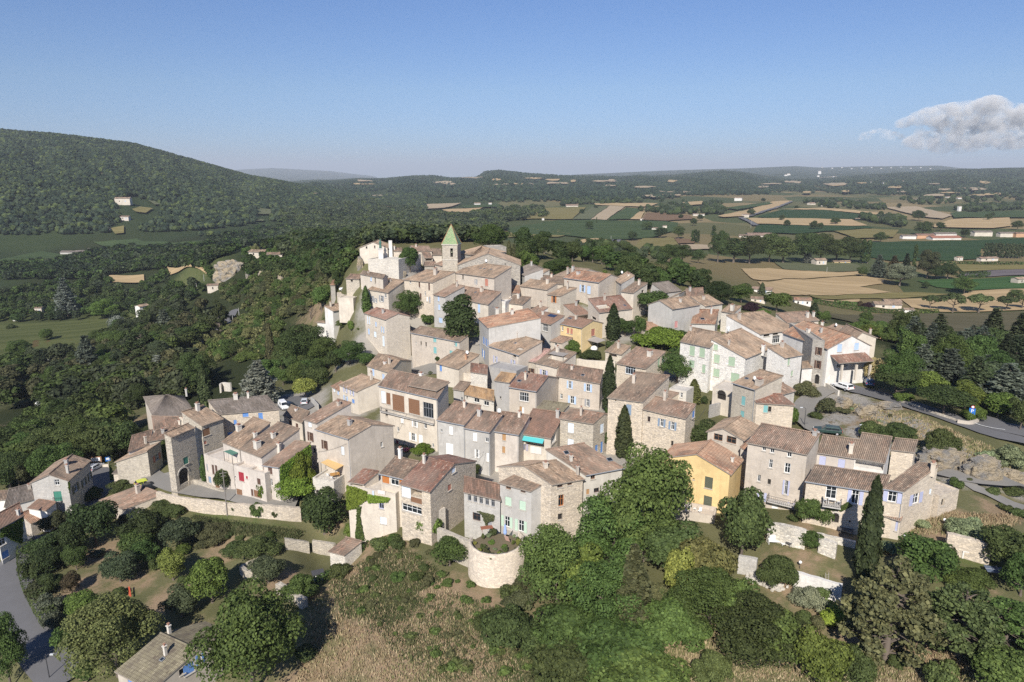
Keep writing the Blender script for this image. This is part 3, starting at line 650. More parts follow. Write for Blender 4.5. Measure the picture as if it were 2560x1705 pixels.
house('c4',PH,'white house with long white side wall and strip windows under the eave','c',(902,610),(1325,554),6.2,'S',R=(530,400),wall='white',st=0,roof='tan',wins=[('f',982,624,66,30,'k'),('f',1082,610,60,26,'k'),('f',1090,672,80,80,'g'),('l',455,520,26,66,'c','lilac'),('l',548,552,16,50,'c','pale')],chim=[(668,445,34,66,'beige')])
house('c8',PH,'cream gabled house with one chimney behind the porch house','c',(2000,648),(2222,650),6.5,'P',P=(2068,590),R=(1870,530),wall='cream',st=.1,roof='brown',chim=[(2150,610,28,50,'beige',True)])
house('c8b',PH,'low roofs with a white dish behind the orange roofed porch house','c',(1560,560),(1800,600),4.5,'S',R=(1740,505),wall='cream',roof='brown',chim=[(1610,520,30,40),(1838,585,30,40)])
house('c7',PH,'cream porch house with white gable edge and two light blue shutters','c',(1680,772),(2155,738),8.8,'P',P=(1940,627),R=(1390,513),wall='white',st=0,roof='orange',wins=[('f',1808,770,46,82,'c','lblue'),('f',2000,752,46,76,'c','lblue'),('f',1840,940,110,90,'L')],chim=[(1450,610,42,55),(1595,595,28,50,'grey')])
house('c6',SH,'flat topped grey stone house with brown open shutters and arched door','c',(1506,668),(1642,688),11,'F',R=(1160,598),wall='gstone',st=.6,par=.3,wins=[('f',1570,806,66,82,'o','brown'),('f',1560,958,66,86,'o','brown'),('f',1550,1130,46,90,'A')])
house('c2',SH,'big stone house whose gable carries six green shutters','c',(345,805),(740,880),9,'P',P=(345,662),R=(705,578),wall='white',st=.65,roof='tan',wins=[('f',404,762,46,62,'c','sage'),('f',416,892,62,92,'c','sage'),('f',585,923,70,98,'c','sage'),('f',412,1050,66,86,'c','sage'),('f',622,1105,90,96,'c','sage')],chim=[(553,740,24,60,'beige',True),(940,815,40,76,'white',True)])
house('c1',SH,'stone house with four green shutters left of the six shutter gable','c',(6,688),(340,760),10.5,'S',R=(133,537),wall='white',st=.65,roof='tan',wins=[('f',137,802,58,105,'c','sage'),('f',250,823,60,100,'c','sage'),('f',133,950,58,78,'c','sage'),('f',268,1005,36,90,'c','sage')],chim=[(120,575,26,44)])
house('c3',SH,'white washed stone wing with two narrow green shutters','c',(1180,878),(1383,839),9,'S',R=(1200,717),wall='white',st=.45,roof='tan',wins=[('f',1232,925,22,82,'c','sage'),('f',1268,1056,20,60,'c','sage')])
house('c3b',SH,'low white wall house with tiny brown roof beside the arched door','c',(1383,995),(1500,985),5,'S',R=(1500,920),wall='white',st=.2,roof='tan')
house('c10',SH,'square stone house with teal shutters and tan roof','c',(602,1154),(858,1233),9.5,'S',R=(1160,1088),wall='stone',st=.4,roof='tan',gut=True,wins=[('f',717,1367,42,98,'c','teal'),('f',705,1516,42,66,'c','teal')],chim=[(895,1185,84,55,'beige')],sky=[(755,1118,48,18)])
house('c11',SH,'low stone house with rounded front and red brown roof','c',(868,1385),(1288,1412),6.5,'S',R=(1152,1296),wall='warm',st=.5,roof='red',wins=[('f',970,1460,46,80,'c','teal'),('f',1016,1463,34,60,'k')])
house('c11b',SH,'small stone lean-to with brown roof right of the teal shutter house','c',(1158,1288),(1298,1246),5.5,'S',R=(1158,1182),wall='pale',st=.4,roof='pink')
house('c12','loggia','cream loggia with one round arch under a grey terrace','c',(372,1215),(600,1272),5.5,'F',R=(500,1130),wall='cream',st=.1,par=.12,cat='terrace',wins=[('f',470,1325,96,60,'A')])
house('d12',PH,'house with brown hipped end and one blue shutter in the middle lane','d',(955,256),(1210,324),5.5,'S',R=(1440,168),wall='cream',st=.1,roof='tan',wins=[('f',1005,316,26,72,'c','blue')],chim=[(1292,222,24,50,'orange')])
house('d12b',PH,'low boxy wall house below the one blue shutter house','d',(1118,356),(1345,385),3.5,'F',dep=4,wall='cream',st=.3)
house('d11',SH,'small square stone house with red tiled roof above the ochre roof','d',(1342,352),(1530,380),7,'S',R=(1532,290),wall='pale',st=.6,roof='red')
house('d11b',PH,'blank grey box house behind the orange topped turret house','d',(1537,296),(1862,352),7,'F',dep=5,wall='dgrey',st=.1,par=.2)
house('d13',PH,'small grey house with one small window right of the tall chimney','d',(1148,550),(1265,568),6,'S',R=(1337,482),wall='grey',st=0,roof='brown',wins=[('f',1240,665,30,36,'g')])
house('d8',PH,'low white house with bright ochre roof','d',(1277,614),(1607,682),5,'S',R=(1605,572),wall='pale',st=.1,roof='ochre',wins=[('f',1303,645,16,28,'k'),('f',1410,682,62,50,'g'),('f',1520,718,60,50,'g'),('f',1592,708,16,34,'w')])
house('d9',PH,'narrow blank grey house with orange tan roof','d',(1615,449),(1785,474),8.5,'S',R=(1860,392),wall='dgrey',st=.1,roof='ochre',wins=[('f',1682,652,16,26,'k')])
house('d10',PH,'house with red mottled roof and black stained side gable','d',(1782,524),(2090,573),7.5,'G',R=(2205,402),wall='beige',st=.1,roof='red',gut=True,wins=[('f',1948,645,106,98,'g'),('f',1910,780,26,55,'c','tan'),('f',1936,795,24,66,'c','white')],sky=[(1895,465,44,22)])
house('b21p',PH,'house with flat rose tiled roof beside the roof terrace with grey canopy','b',(10,1354),(172,1380),7,'S',R=(345,1243),wall='stone',st=.4,roof='rose',wins=[('f',130,1478,62,48,'o','brown')])
house('b21',PH,'cream house with grey canopy over a roof terrace','b',(175,1382),(416,1441),7.5,'S',R=(640,1284),wall='cream',st=.1,roof='brown',wins=[('f',270,1502,84,58,'o','lilac')],sky=[(415,1345,230,52,'opening')])
house('b19','garden_shed','small open tiled garden shelter above the cream terrace wall','b',(968,1254),(1150,1291),3,'S',R=(1265,1216),wall='cream',roof='tan',cat='shed',wins=[('f',1050,1300,90,50,'L')])
house('b20',SH,'stone house with wide glazed window and tan roof right of the pointed cypress','b',(1097,1390),(1428,1453),6,'S',R=(1642,1267),wall='warm',st=.6,roof='pink',wins=[('f',1250,1470,112,100,'g','pale'),('r',1573,1378,24,110,'c','sage'),('r',1655,1342,28,80,'c','sage')],chim=[(1470,1310,62,48,'pale')])
house('e2',PH,'beige house with open light blue shutters left of the pointed cypress','e',(415,399),(905,484),7,'S',R=(940,345),wall='beige',st=.15,roof='pink',wins=[('f',565,507,62,82,'o','lblue'),('f',770,542,86,82,'o','lblue'),('f',590,678,86,84,'o','lblue'),('f',763,710,56,80,'o','grey'),('f',468,637,30,56,'w')],sky=[(712,400,44,18)])
house('d14',PH,'small house with ochre brown roof above the plain tiled awning house','e',(180,775),(478,813),8,'S',R=(560,725),wall='cream',st=0,roof='lichen')
house('d3',PH,'large cream house with four tall loggia bays and a long balcony','d',(303,508),(965,657),12,'S',R=(440,340),wall='cream',st=.1,roof='pink',gut=True,wins=[('f',355,645,46,130,'c','pale'),('f',412,665,46,130,'b','wood'),('f',525,715,132,180,'b','wood'),('f',703,755,124,165,'b','wood'),('f',863,795,116,165,'g','grey'),('f',390,826,26,74,'k'),('f',567,895,36,88,'c','white'),('f',713,942,62,86,'o','white'),('f',830,966,34,72,'w'),('f',522,1010,24,52,'w'),('f',692,1098,80,86,'o','white'),('f',778,1125,44,104,'c','white'),('f',512,1182,26,88,'d','red'),('f',592,1152,22,36,'w'),('f',918,1195,22,46,'w')],chim=[(785,420,44,40,'white')])
house('d4',PH,'grey plastered row house with one white shutter, first right of the cream loggia house','d',(972,895),(1275,953),9.5,'S',R=(1452,738),wall='grey',st=.05,roof='pink',gut=True,wins=[('f',1120,1024,40,94,'c','white'),('f',1013,1028,22,34,'w'),('f',1105,1240,80,140,'d','white')])
house('d5',PH,'grey plastered row house with two white shutters, second right of the cream loggia house','d',(1277,985),(1560,1034),9,'S',R=(1690,830),wall='grey',st=.05,roof='pink',gut=True,wins=[('f',1392,1098,46,94,'c','white'),('f',1418,1288,48,92,'o','white'),('f',1528,1132,38,50,'w'),('f',1545,1330,36,100,'c','white')])
house('d6',PH,'beige row house with tan blinds between two ivy columns','d',(1567,1015),(1888,1063),8.8,'S',R=(2005,850),wall='pinkw',st=0,roof='pink',gut=True,wins=[('f',1722,1092,40,92,'c','tan'),('f',1718,1242,34,74,'c','tan')])
house('d7',PH,'house with plain red brown roof and turquoise awning','d',(1884,1045),(2252,1103),7.5,'S',R=(2070,792),wall='cream',st=0,roof='plain',wins=[('f',2070,1170,210,90,'L'),('r',2283,1120,50,80,'g')],chim=[(2330,875,44,80,'grey')])
house('d1',PH,'cream house with hipped tan roof and two blue shutters above the cream loggia house','d',(172,287),(420,364),5.8,'G',R=(545,225),wall='cream',st=0,roof='tan',wins=[('f',240,366,24,78,'c','lblue'),('f',355,417,28,60,'c','lblue')],chim=[(425,270,28,65,'beige'),(372,270,30,20,'white')])
house('d2',PH,'cream house with tan roof and lilac shutters at the left of the middle lane','h',(2122,45),(2327,128),6.2,'S',R=(2585,10),wall='cream',st=0,roof='tan',wins=[('f',2190,106,40,72,'o','lilac'),('f',2265,137,44,72,'o','lilac'),('f',2195,212,44,64,'o','lblue'),('f',2278,240,28,44,'c','blue')])
house('d2b',PH,'small wing with two pale shutters left of the lilac shutter house','h',(2035,65),(2122,112),4.8,'S',R=(2140,25),wall='cream',st=0,roof='orange',wins=[('f',2063,112,18,44,'c','pale'),('f',2107,140,20,54,'c','lblue')])
house('e3',SH,'stone house with pale blue shutters and a blue door','e',(457,879),(832,943),8.5,'G',R=(945,838),wall='stone',st=.75,roof='pink',wins=[('f',575,996,64,106,'c','pale'),('f',572,1176,66,106,'c','pale'),('r',928,1000,40,102,'c','pale'),('r',925,1212,26,124,'d','blue'),('r',865,1228,30,80,'c','blue')],chim=[(692,850,30,85,'beige')])
house('e4',SH,'big warm stone house with one arched grey blue shutter','e',(1000,643),(1392,694),11,'S',R=(1690,405),wall='warm',st=.75,roof='brown',wins=[('f',1231,790,58,118,'c','gblue'),('f',1083,683,16,20,'k')])
house('e5',SH,'lower wing of the big warm stone house with two pairs of grey blue shutters','e',(1397,776),(1878,880),8.5,'S',R=(1990,735),wall='warm',st=.75,roof='pink',wins=[('f',1460,896,32,58,'g','brown'),('f',1605,937,80,86,'o','gblue'),('f',1727,972,82,88,'o','gblue'),('f',1722,1172,28,60,'k'),('r',1988,824,26,76,'c','blue')])
house('e5b',SH,'little tiled outhouse between the bamboo and the big warm stone house','e',(1585,628),(1715,652),4,'S',R=(1800,600),wall='warm',st=.5,roof='pink')
house('e5c',SH,'pale terrace block with one small window beside the bamboo','e',(1690,545),(1885,582),5,'F',dep=4,wall='pale',st=.2,par=.2,wins=[('f',1828,625,26,56,'g')])
house('f2',PH,'beige house with two wide brown windows above the yellow house','f',(317,352),(715,446),8,'P',P=(495,318),R=(700,195),wall='beige',st=.1,roof='tan',wins=[('f',432,422,96,72,'g','wood'),('f',582,452,104,76,'g','wood')])
house('f2b',PH,'little tiled lean-to with a dark red door right of the yellow house','f',(832,615),(905,550),6,'S',R=(762,484),wall='beige',st=.1,roof='orange',wins=[('f',858,665,38,112,'d','red')])
house('f3',PH,'tall grey beige house with lilac shutters and an iron balcony','f',(770,470),(1440,603),10,'S',R=(1580,390),wall='beige',st=.15,roof='pink',wins=[('f',953,546,40,60,'g'),('f',1045,562,46,78,'g'),('f',1240,606,50,82,'g'),('f',1027,722,40,96,'g'),('f',1216,772,64,112,'g'),('f',895,886,34,76,'w'),('f',1010,927,34,62,'k'),('f',1200,992,66,160,'o','lilac'),('f',925,1092,96,96,'o','lilac'),('f',1076,1190,66,104,'d','white'),('f',1258,1200,70,70,'o','lilac')],chim=[(1525,400,58,46,'dgrey')])
house('f4',PH,'set back house with two lilac shutters and a cream chimney','f',(1555,585),(1975,648),7.5,'S',R=(2030,455),wall='pinkw',st=.05,roof='brown',wins=[('f',1613,686,68,100,'c','lilac'),('f',1828,720,72,98,'c','lilac')],chim=[(1930,600,54,105,'cream')])
house('f5a',PH,'house with a wide white loggia under its brown tiled roof','g',(430,643),(778,697),7.5,'S',R=(523,376),wall='white',st=0,roof='brown',wins=[('f',605,728,320,96,'L')])
house('f5b',SH,'stone house joined to the right of the white loggia','g',(858,550),(1110,578),6.5,'S',R=(1146,462),wall='warm',st=.6,roof='brown')
house('f6',SH,'long stone house with terrace doors and an arched cellar door behind the tall cypress','f',(1432,905),(2290,1036),7,'S',R=(1532,737),wall='warm',st=.5,roof='brown',gut=True,wins=[('f',1712,1042,112,150,'g'),('f',1985,1092,150,172,'o','lilac'),('f',1760,1345,72,92,'A'),('f',1922,1375,20,26,'k')])
house('f7',SH,'stone house at the right end with white grid window and lilac shutters','g',(768,990),(1000,1029),7.5,'S',R=(1416,796),wall='warm',st=.5,roof='brown',gut=True,wins=[('f',850,1092,176,124,'o','lilac'),('r',1130,1117,120,120,'o','lilac'),('r',1296,1036,22,62,'c','pale')],chim=[(1318,800,58,85,'warm')])
house('f7b','lean_to','pink plastered lean-to with slanting tiles and a lilac door','g',(738,1290),(958,1352),3.4,'S',dep=2.2,wall='cream',st=0,roof='pink',cat='shed',wins=[('f',912,1425,26,120,'d','lilac')])
house('f7c','stone_terrace','low stone terrace with an iron gate at the right end of the village','g',(1400,1085),(1622,1012),3.2,'F',dep=4.5,wall='warm',st=.6,par=.15,cat='terrace',wins=[('f',1437,1158,32,80,'k')])
house('f1',PH,'bright yellow house with dark green shutters above the trees','f',(-212,652),(563,830),7.5,'P',P=(192,607),R=(395,500),wall='yellow',st=0,roof='orange',gut=False,wins=[('f',35,872,78,128,'c','dgreen'),('f',325,936,88,128,'c','dgreen'),('f',30,1105,86,150,'c','dgreen'),('f',312,1168,90,160,'c','dgreen'),('f',155,893,22,16,'k'),('f',148,1082,22,16,'k')],chim=[(592,705,34,50,'pale',True)])
house('j7',PH,'white plastered house with two skylights behind the fig thicket','j',(1340,334),(1712,265),10,'S',R=(965,95),wall='pale',st=0,roof='pink',gut=True,wins=[('f',1420,356,44,56,'g','wood'),('f',1370,507,30,52,'c','tan'),('f',1455,492,52,46,'g','brown')],sky=[(1160,128,50,26),(1583,195,56,26)],chim=[(1205,205,32,50,'pale'),(1268,342,28,85,'beige')])
house('j6',SH,'big stained stone house with wooden windows beside the round bastion','j',(1010,430),(1322,370),11,'G',R=(748,252),wall='warm',st=.75,roof='tan',wins=[('f',1098,440,54,52,'g','brown'),('f',1193,420,46,46,'g','brown'),('f',1108,592,52,112,'g','orange'),('f',1100,752,46,62,'k')])
house('j5',PH,'grey white house with mint shutters above the round bastion','j',(510,414),(818,494),10,'S',R=(985,402),wall='grey',st=.15,roof='brown',wins=[('f',592,462,50,42,'g','wood'),('f',735,497,50,36,'g','brown'),('f',590,602,62,86,'c','mint'),('f',730,642,62,90,'c','mint'),('f',578,800,104,104,'o','mint'),('f',716,842,110,112,'o','mint')],chim=[(955,385,30,36,'pale')])
house('j4',PH,'small white house with a row of five narrow windows','j',(156,497),(510,580),7.8,'S',R=(510,436),wall='grey',st=.3,roof='plain',wins=[('f',210,558,34,78,'g','grey'),('f',267,572,34,78,'g','grey'),('f',324,586,34,78,'g','grey'),('f',383,601,34,78,'g','grey'),('f',440,616,34,78,'g','grey'),('f',280,752,76,76,'g','brown'),('f',405,838,48,100,'d','grey')])
house('i5',SH,'house with dark red mottled roof, stone side wall and a wooden loggia','i',(1092,670),(1430,759),9.5,'G',R=(1690,443),wall='warm',st=.8,roof='red',wins=[('f',1155,765,100,130,'c','pale'),('f',1272,768,124,108,'L'),('f',1272,866,124,62,'b','wood'),('f',1220,962,220,84,'g'),('r',1648,716,40,66,'c','brick'),('r',1695,525,44,52,'c','pale')],chim=[(1362,440,36,90,'pale')])
house('i4',PH,'house with orange wooden shutters behind the ivy terrace','i',(868,548),(1135,610),9.5,'S',R=(1040,372),wall='cream',st=0,roof='brown',gut=True,wins=[('f',925,625,78,92,'c','orange'),('f',1025,645,90,100,'g','white'),('f',1095,645,36,70,'c','orange')],chim=[(1092,385,44,110,'white')])
house('i3','terrace_block','pale walled terrace overgrown with bright ivy in the front row','i',(492,694),(1035,792),9,'F',dep=5.5,wall='cream',st=.25,par=.5,cat='terrace',wins=[('f',876,918,56,90,'g','lilac'),('f',600,850,40,46,'g','white'),('f',898,1095,70,80,'c','pale')])
house('i3b','lean_to','open red brown lean-to roof standing on the ivy terrace','i',(515,645),(685,674),10.5,'S',R=(840,538),wall='cream',st=0,roof='red',cat='shed',wins=[('f',600,680,120,44,'L')])
house('i1',PH,'tall beige house with blank gable above the grey olive tree','i',(140,50),(512,160),10.5,'G',R=(765,6),wall='beige',st=.05,roof='tan',gut=True,wins=[('f',428,148,60,30,'k'),('f',235,235,60,96,'o','brown'),('f',438,303,32,90,'c','pale'),('r',882,232,28,56,'w')],chim=[(520,10,50,55,'dgrey')])
house('i1b',PH,'pinkish white house with brown shutters left of the tall beige house','h',(1722,435),(1868,481),9.5,'S',R=(2250,258),wall='pinkw',st=.1,roof='pink',wins=[('f',1787,498,34,66,'c','pale'),('f',1796,642,58,98,'o','brown'),('f',1838,800,30,60,'k')],chim=[(2115,290,40,40,'beige')])
house('i1c',PH,'low cream cottage with brown doors beside the parking place','h',(1490,392),(1700,474),4.6,'S',R=(1785,362),wall='cream',st=.1,roof='brown',wins=[('f',1566,492,28,62,'c','brown'),('f',1642,532,28,80,'d','brown')],chim=[(1632,352,28,20,'white')])
house('i2','terrace_block','pale stone terrace block with a red cellar door and tan awning','h',(1818,1105),(2058,1150),5.5,'F',dep=6.5,wall='pale',st=.5,par=.35,cat='terrace',wins=[('f',1885,1285,52,40,'A')])
house('h1',SH,'long stone house with blue shutters and grey brown roof above the left lane','h',(757,382),(1435,322),8,'S',R=(1305,178),wall='warm',st=.65,roof='grey',wins=[('f',1058,388,62,58,'c','blue'),('f',1230,414,46,84,'c','blue'),('f',942,478,32,50,'c','blue'),('f',885,604,56,30,'c','blue')],chim=[(950,215,56,55,'pale'),(1090,205,28,60,'pale')])
house('h2b',SH,'rough stone wall house with a brown shutter between tower and blue shutter house','h',(560,515),(800,432),10,'S',R=(740,345),dep=6,wall='stone',st=.85,roof='tan',wins=[('f',586,600,76,80,'c','wood'),('f',568,722,30,36,'c','brick')])
house('h2','gate_tower','rough stone tower house over a dark arched passage','h',(212,644),(478,532),12,'S',R=(405,500),wall='stone',st=.9,roof='tan',wins=[('f',385,912,50,78,'c','green'),('f',362,1110,96,115,'A')])
house('h3t','terrace_block','pale walled terrace house with a striped green awning','h',(585,838),(915,958),7,'F',dep=6.5,wall='pinkw',st=.1,par=.5,cat='terrace',wins=[('f',692,1015,24,110,'c','brown'),('f',727,1010,24,90,'c','brown'),('f',655,1128,30,70,'c','gblue'),('f',740,1185,44,130,'d','wood'),('f',625,990,14,80,'c','grey')])
house('h3a',PH,'house with long bright tan roof behind the striped awning terrace','h',(800,692),(990,770),8.5,'S',R=(1335,487),wall='pinkw',st=.1,roof='tan',chim=[(985,575,62,62,'pale'),(1170,640,42,40,'pale')])
house('h3u','terrace_block','pale terrace house with a red shutter and wooden gate','h',(922,965),(1092,1008),6.8,'F',dep=5,wall='pinkw',st=0,par=.45,cat='terrace',wins=[('f',1012,1095,56,104,'c','red'),('f',1074,1104,20,32,'c','red'),('f',990,1275,60,80,'c','wood')])
house('h3b',PH,'tan roofed house with grey chimneys in the middle of the long left row','h',(1000,772),(1240,862),8.5,'S',R=(1440,492),wall='pinkw',st=.1,roof='brown',chim=[(1195,770,76,80,'pale'),(1375,655,50,55,'pale')])
house('h3d','terrace_block','small grey walled terrace with the brown garage door','h',(1092,1010),(1275,1060),6.4,'F',dep=4.5,wall='pinkw',st=.1,par=.4,cat='terrace',wins=[('f',1190,1290,70,80,'d','wood'),('f',1210,1150,36,70,'c','brown'),('f',1100,1265,24,80,'d','brown')])
house('h3c',PH,'house with vine covered gable at the right end of the left row','h',(1265,954),(1443,980),7.5,'S',R=(1790,715),wall='pinkw',st=.1,roof='pink',gut=True,wins=[('f',1338,1022,44,90,'c','brown'),('f',1348,1158,32,84,'g','white')],chim=[(1440,790,42,70,'pale')])
house('h5',PH,'wide hipped roof house beside the dark cypress at the left end','h',(20,404),(487,392),5.5,'H',R=(400,165),wall='cream',st=0,roof='grey',chim=[(390,150,24,46,'grey')])
house('h6',PH,'brown roofed house with white chimneys below the hipped roof','h',(20,560),(330,570),5.5,'S',R=(300,420),wall='cream',st=.2,roof='pink',chim=[(315,500,28,40,'cream'),(355,480,30,44,'cream')])
house('k6',PH,'pinkish roofed house with white gable wall at the left end of the lane','k',(1455,348),(1690,275),6.5,'S',R=(1762,122),wall='white',st=0,roof='pink',chim=[(1652,270,26,85,'cream')])
house('k6b',PH,'low dormer roof house behind the stone garage','k',(1690,235),(1905,195),6,'S',R=(1765,118),wall='cream',roof='pink',chim=[(1845,150,36,45,'grey')])
house('k5',SH,'grey stone garage house with a brown window beside the gate tower','k',(1315,474),(1685,482),5.5,'P',P=(1685,352),R=(1822,252),wall='stone',st=.6,roof='tan',wins=[('r',1775,424,70,66,'o','brick')])
house('k5b','lean_to','small cream outhouse with grey brown roof by the lane','k',(1282,594),(1580,586),3.2,'S',R=(1680,470),wall='cream',st=.5,roof='grey',cat='shed',wins=[('f',1430,642,42,58,'c','brick')])
house('k1',SH,'grey house with shaded side and green balcony door at the far left','k',(355,705),(762,682),9,'P',P=(552,616),R=(826,397),wall='grey',st=.4,roof='brown',wins=[('f',645,707,48,66,'g','white'),('f',657,872,74,130,'c','green'),('r',855,770,60,85,'o','dgreen'),('r',950,705,44,80,'o','dgreen'),('r',1032,622,36,80,'o','dgreen')],chim=[(755,500,44,50,'dgrey',True),(770,600,32,90,'grey',True)])
house('k2',PH,'low corrugated brown roof house left of the grey house','k',(52,975),(385,884),5,'S',R=(100,788),wall='white',st=0,roof='grey',chim=[(335,780,36,45,'beige')])
house('k2b',PH,'white walled roof corner at the left edge of the photo','k',(-60,900),(70,890),5,'S',R=(90,800),wall='white',st=0,roof='brown')
house('k3',PH,'red roofed house overgrown with vine at the bend of the road','k',(-40,1240),(265,1075),7.5,'S',R=(358,890),wall='white',st=.2,roof='plain',chim=[(215,1080,36,65,'grey')],wins=[('f',28,1382,60,72,'g','white'),('f',38,1535,62,80,'d','blue')])
house('k4',PH,'small white house with red brown roof behind the vine house','k',(322,985),(527,1018),5,'S',R=(620,918),wall='white',st=0,roof='plain')
house('k4b','lean_to','rusty tiled car shelter below the small white house','k',(345,1165),(515,1098),3,'S',dep=3.5,wall='beige',roof='orange',cat='shed')
house('k7','garage','low pinkish roof half hidden in the hedges below the lane','k',(1140,900),(1410,1008),3.0,'S',R=(1575,740),wall='beige',roof='pink',cat='garage',pitch=.22)
house('l1',PH,'house with lichen yellow roof and bright blue shutters in the lower left corner','l',(1325,1428),(1738,1640),6.2,'G',R=(2235,1203),wall='beige',st=.05,roof='lichen',wins=[('r',2140,1415,108,125,'c','blue'),('r',2062,1448,60,70,'k'),('r',2262,1305,76,112,'o','blue'),('f',1470,1560,44,44,'c','blue')],chim=[(1875,1260,38,110,'pale'),(1915,985,40,60,'pale')],sky=[(1838,1315,50,26)])
house('m1','stone_hut','small stone hut with mono pitch roof at the edge of the dry meadow','m',(1642,294),(1790,333),3.4,'S',R=(1946,207),wall='pale',st=.7,roof='pink',cat='shed')
house('q1',PH,'white house with dormer above the big chestnut on the left slope','q',(1775,985),(1930,955),5,'S',R=(1830,930),dep=4,wall='white',st=0,roof='tan',swap=False)
house('q2',PH,'low white villa with brown veranda roof on the left slope below the village','q',(1600,1108),(1825,1125),4,'H',R=(1720,1045),wall='white',st=0,roof='brown',wins=[('f',1750,1150,90,60,'L')])
house('q3','terrace_block','high stone terrace wall carrying the white van at the upper left','q',(1820,775),(2005,835),8,'F',dep=7,Y=223,hb=9,wall='warm',st=.6,par=.3,cat='terrace')
house('q3b',PH,'bright cream wall house below the white van','q',(2005,838),(2130,790),7,'F',dep=5,Y=217,hb=8,wall='cream',st=0,par=.2)
house('q4','gate_pillar','small tiled gatehouse at the end of the van terrace','q',(1748,690),(1800,690),6.5,'S',R=(1790,648),wall='gstone',st=.5,roof='orange',cat='gatehouse')
house('q5',SH,'ruined stone outbuilding with a doorway behind the white van','q',(1925,615),(2075,622),5,'S',R=(2030,592),dep=3,wall='stone',st=.6,roof='pink',wins=[('f',1990,640,22,28,'k')])
def hnoise(x,y,seed=0):
 """cheap smooth noise"""
 r=np.random.default_rng(seed);z=0
 for k in range(7):
  f=.05*1.9**k;a=r.uniform(0,6.28,4)
  z=z+(np.sin(x*f*math.cos(a[0])+y*f*math.sin(a[0])+a[1])*np.sin(x*f*math.cos(a[2]+1.3)+y*f*math.sin(a[2]+1.3)+a[3]))/1.55**k
 return z
COVER={'green':0,'dry':1,'rock':2,'wood':3,'pave':4}
SPOTS=[]
def spots(kind,rad,*pts):
 for u,v in pts:SPOTS.append((COVER[kind],u,v,rad))
spots('dry',130,(850,1620),(1000,1560),(1150,1650),(1000,1680),(900,1450),(1100,1500),(760,1690),(2500,1650),(2300,1640),(2150,1600),(1800,1560),(1700,1640),(2000,1440),(1400,1560))
spots('dry',70,(1020,1440),(980,1400),(1200,1500),(1300,1500),(250,1380),(330,1460),(200,1470),(420,1500),(560,1380),(300,1420),(480,1590),(700,1450))
spots('dry',60,(2230,1000),(2300,1060),(2400,1120),(2150,1060),(2450,1180),(2300,1250),(2400,1300),(2500,1280),(2350,1330),(2080,1020),(2520,1240),(2200,1110))
spots('rock',45,(2080,990),(2140,1000),(2180,1020),(2220,1050),(2280,1060),(2100,1040),(2060,1060),(2150,1085),(2330,1090),(2400,1130),(2320,1150),(2400,1180),(2460,1200),(2380,1200),(2300,1160),(2520,1225),(2250,1120))
spots('dry',75,(1850,1500),(1900,1540),(2000,1600),(2080,1560),(2200,1560),(2300,1600),(2400,1560),(1760,1570),(2060,1500),(1950,1440),(2430,1500),(1700,1600),(2250,1680))
spots('dry',45,(2000,1320),(2100,1340),(1900,1330),(2250,1380),(2300,1400),(840,1300),(940,1360))
spots('green',80,(1250,1580),(1180,1560),(1330,1600),(1420,1640),(1000,1500),(1300,1680),(1100,1600),(930,1500))
spots('green',55,(2000,1370),(1980,1400),(2060,1430),(560,1290),(620,1310),(520,1290),(350,1440),(300,1500),(2430,1400),(2480,1420),(700,1330))
spots('green',200,(100,850),(200,880),(300,820),(50,800))
spots('dry',40,(350,1050),(60,1080),(30,1150),(740,830),(700,870),(580,760),(540,940),(20,1060))
spots('dry',60,(800,760),(760,790))
spots('wood',160,(300,950),(150,1000),(450,900),(500,1000),(600,700),(700,680),(620,900),(500,780),(2400,900),(2500,1000),(2300,880),(200,700),(350,650),(100,650),(450,650))
spots('pave',75,(950,760),(1050,780),(1150,760),(1250,780),(1350,760),(1450,800),(1550,820),(1150,1050),(1400,960),(1600,950),(1700,930),(1000,1050),(1100,1100),(950,1150),(850,1150),(1150,1150),(1050,700),(1200,700),(900,870),(1000,830),(600,1150),(500,1180),(720,1080),(1450,1050),(1550,1130))
spots('pave',70,(720,1010),(760,1020),(1000,930),(1080,900),(1300,1000),(1250,1180),(900,1010),(1500,1000),(1200,950),(1200,880),(1350,900))
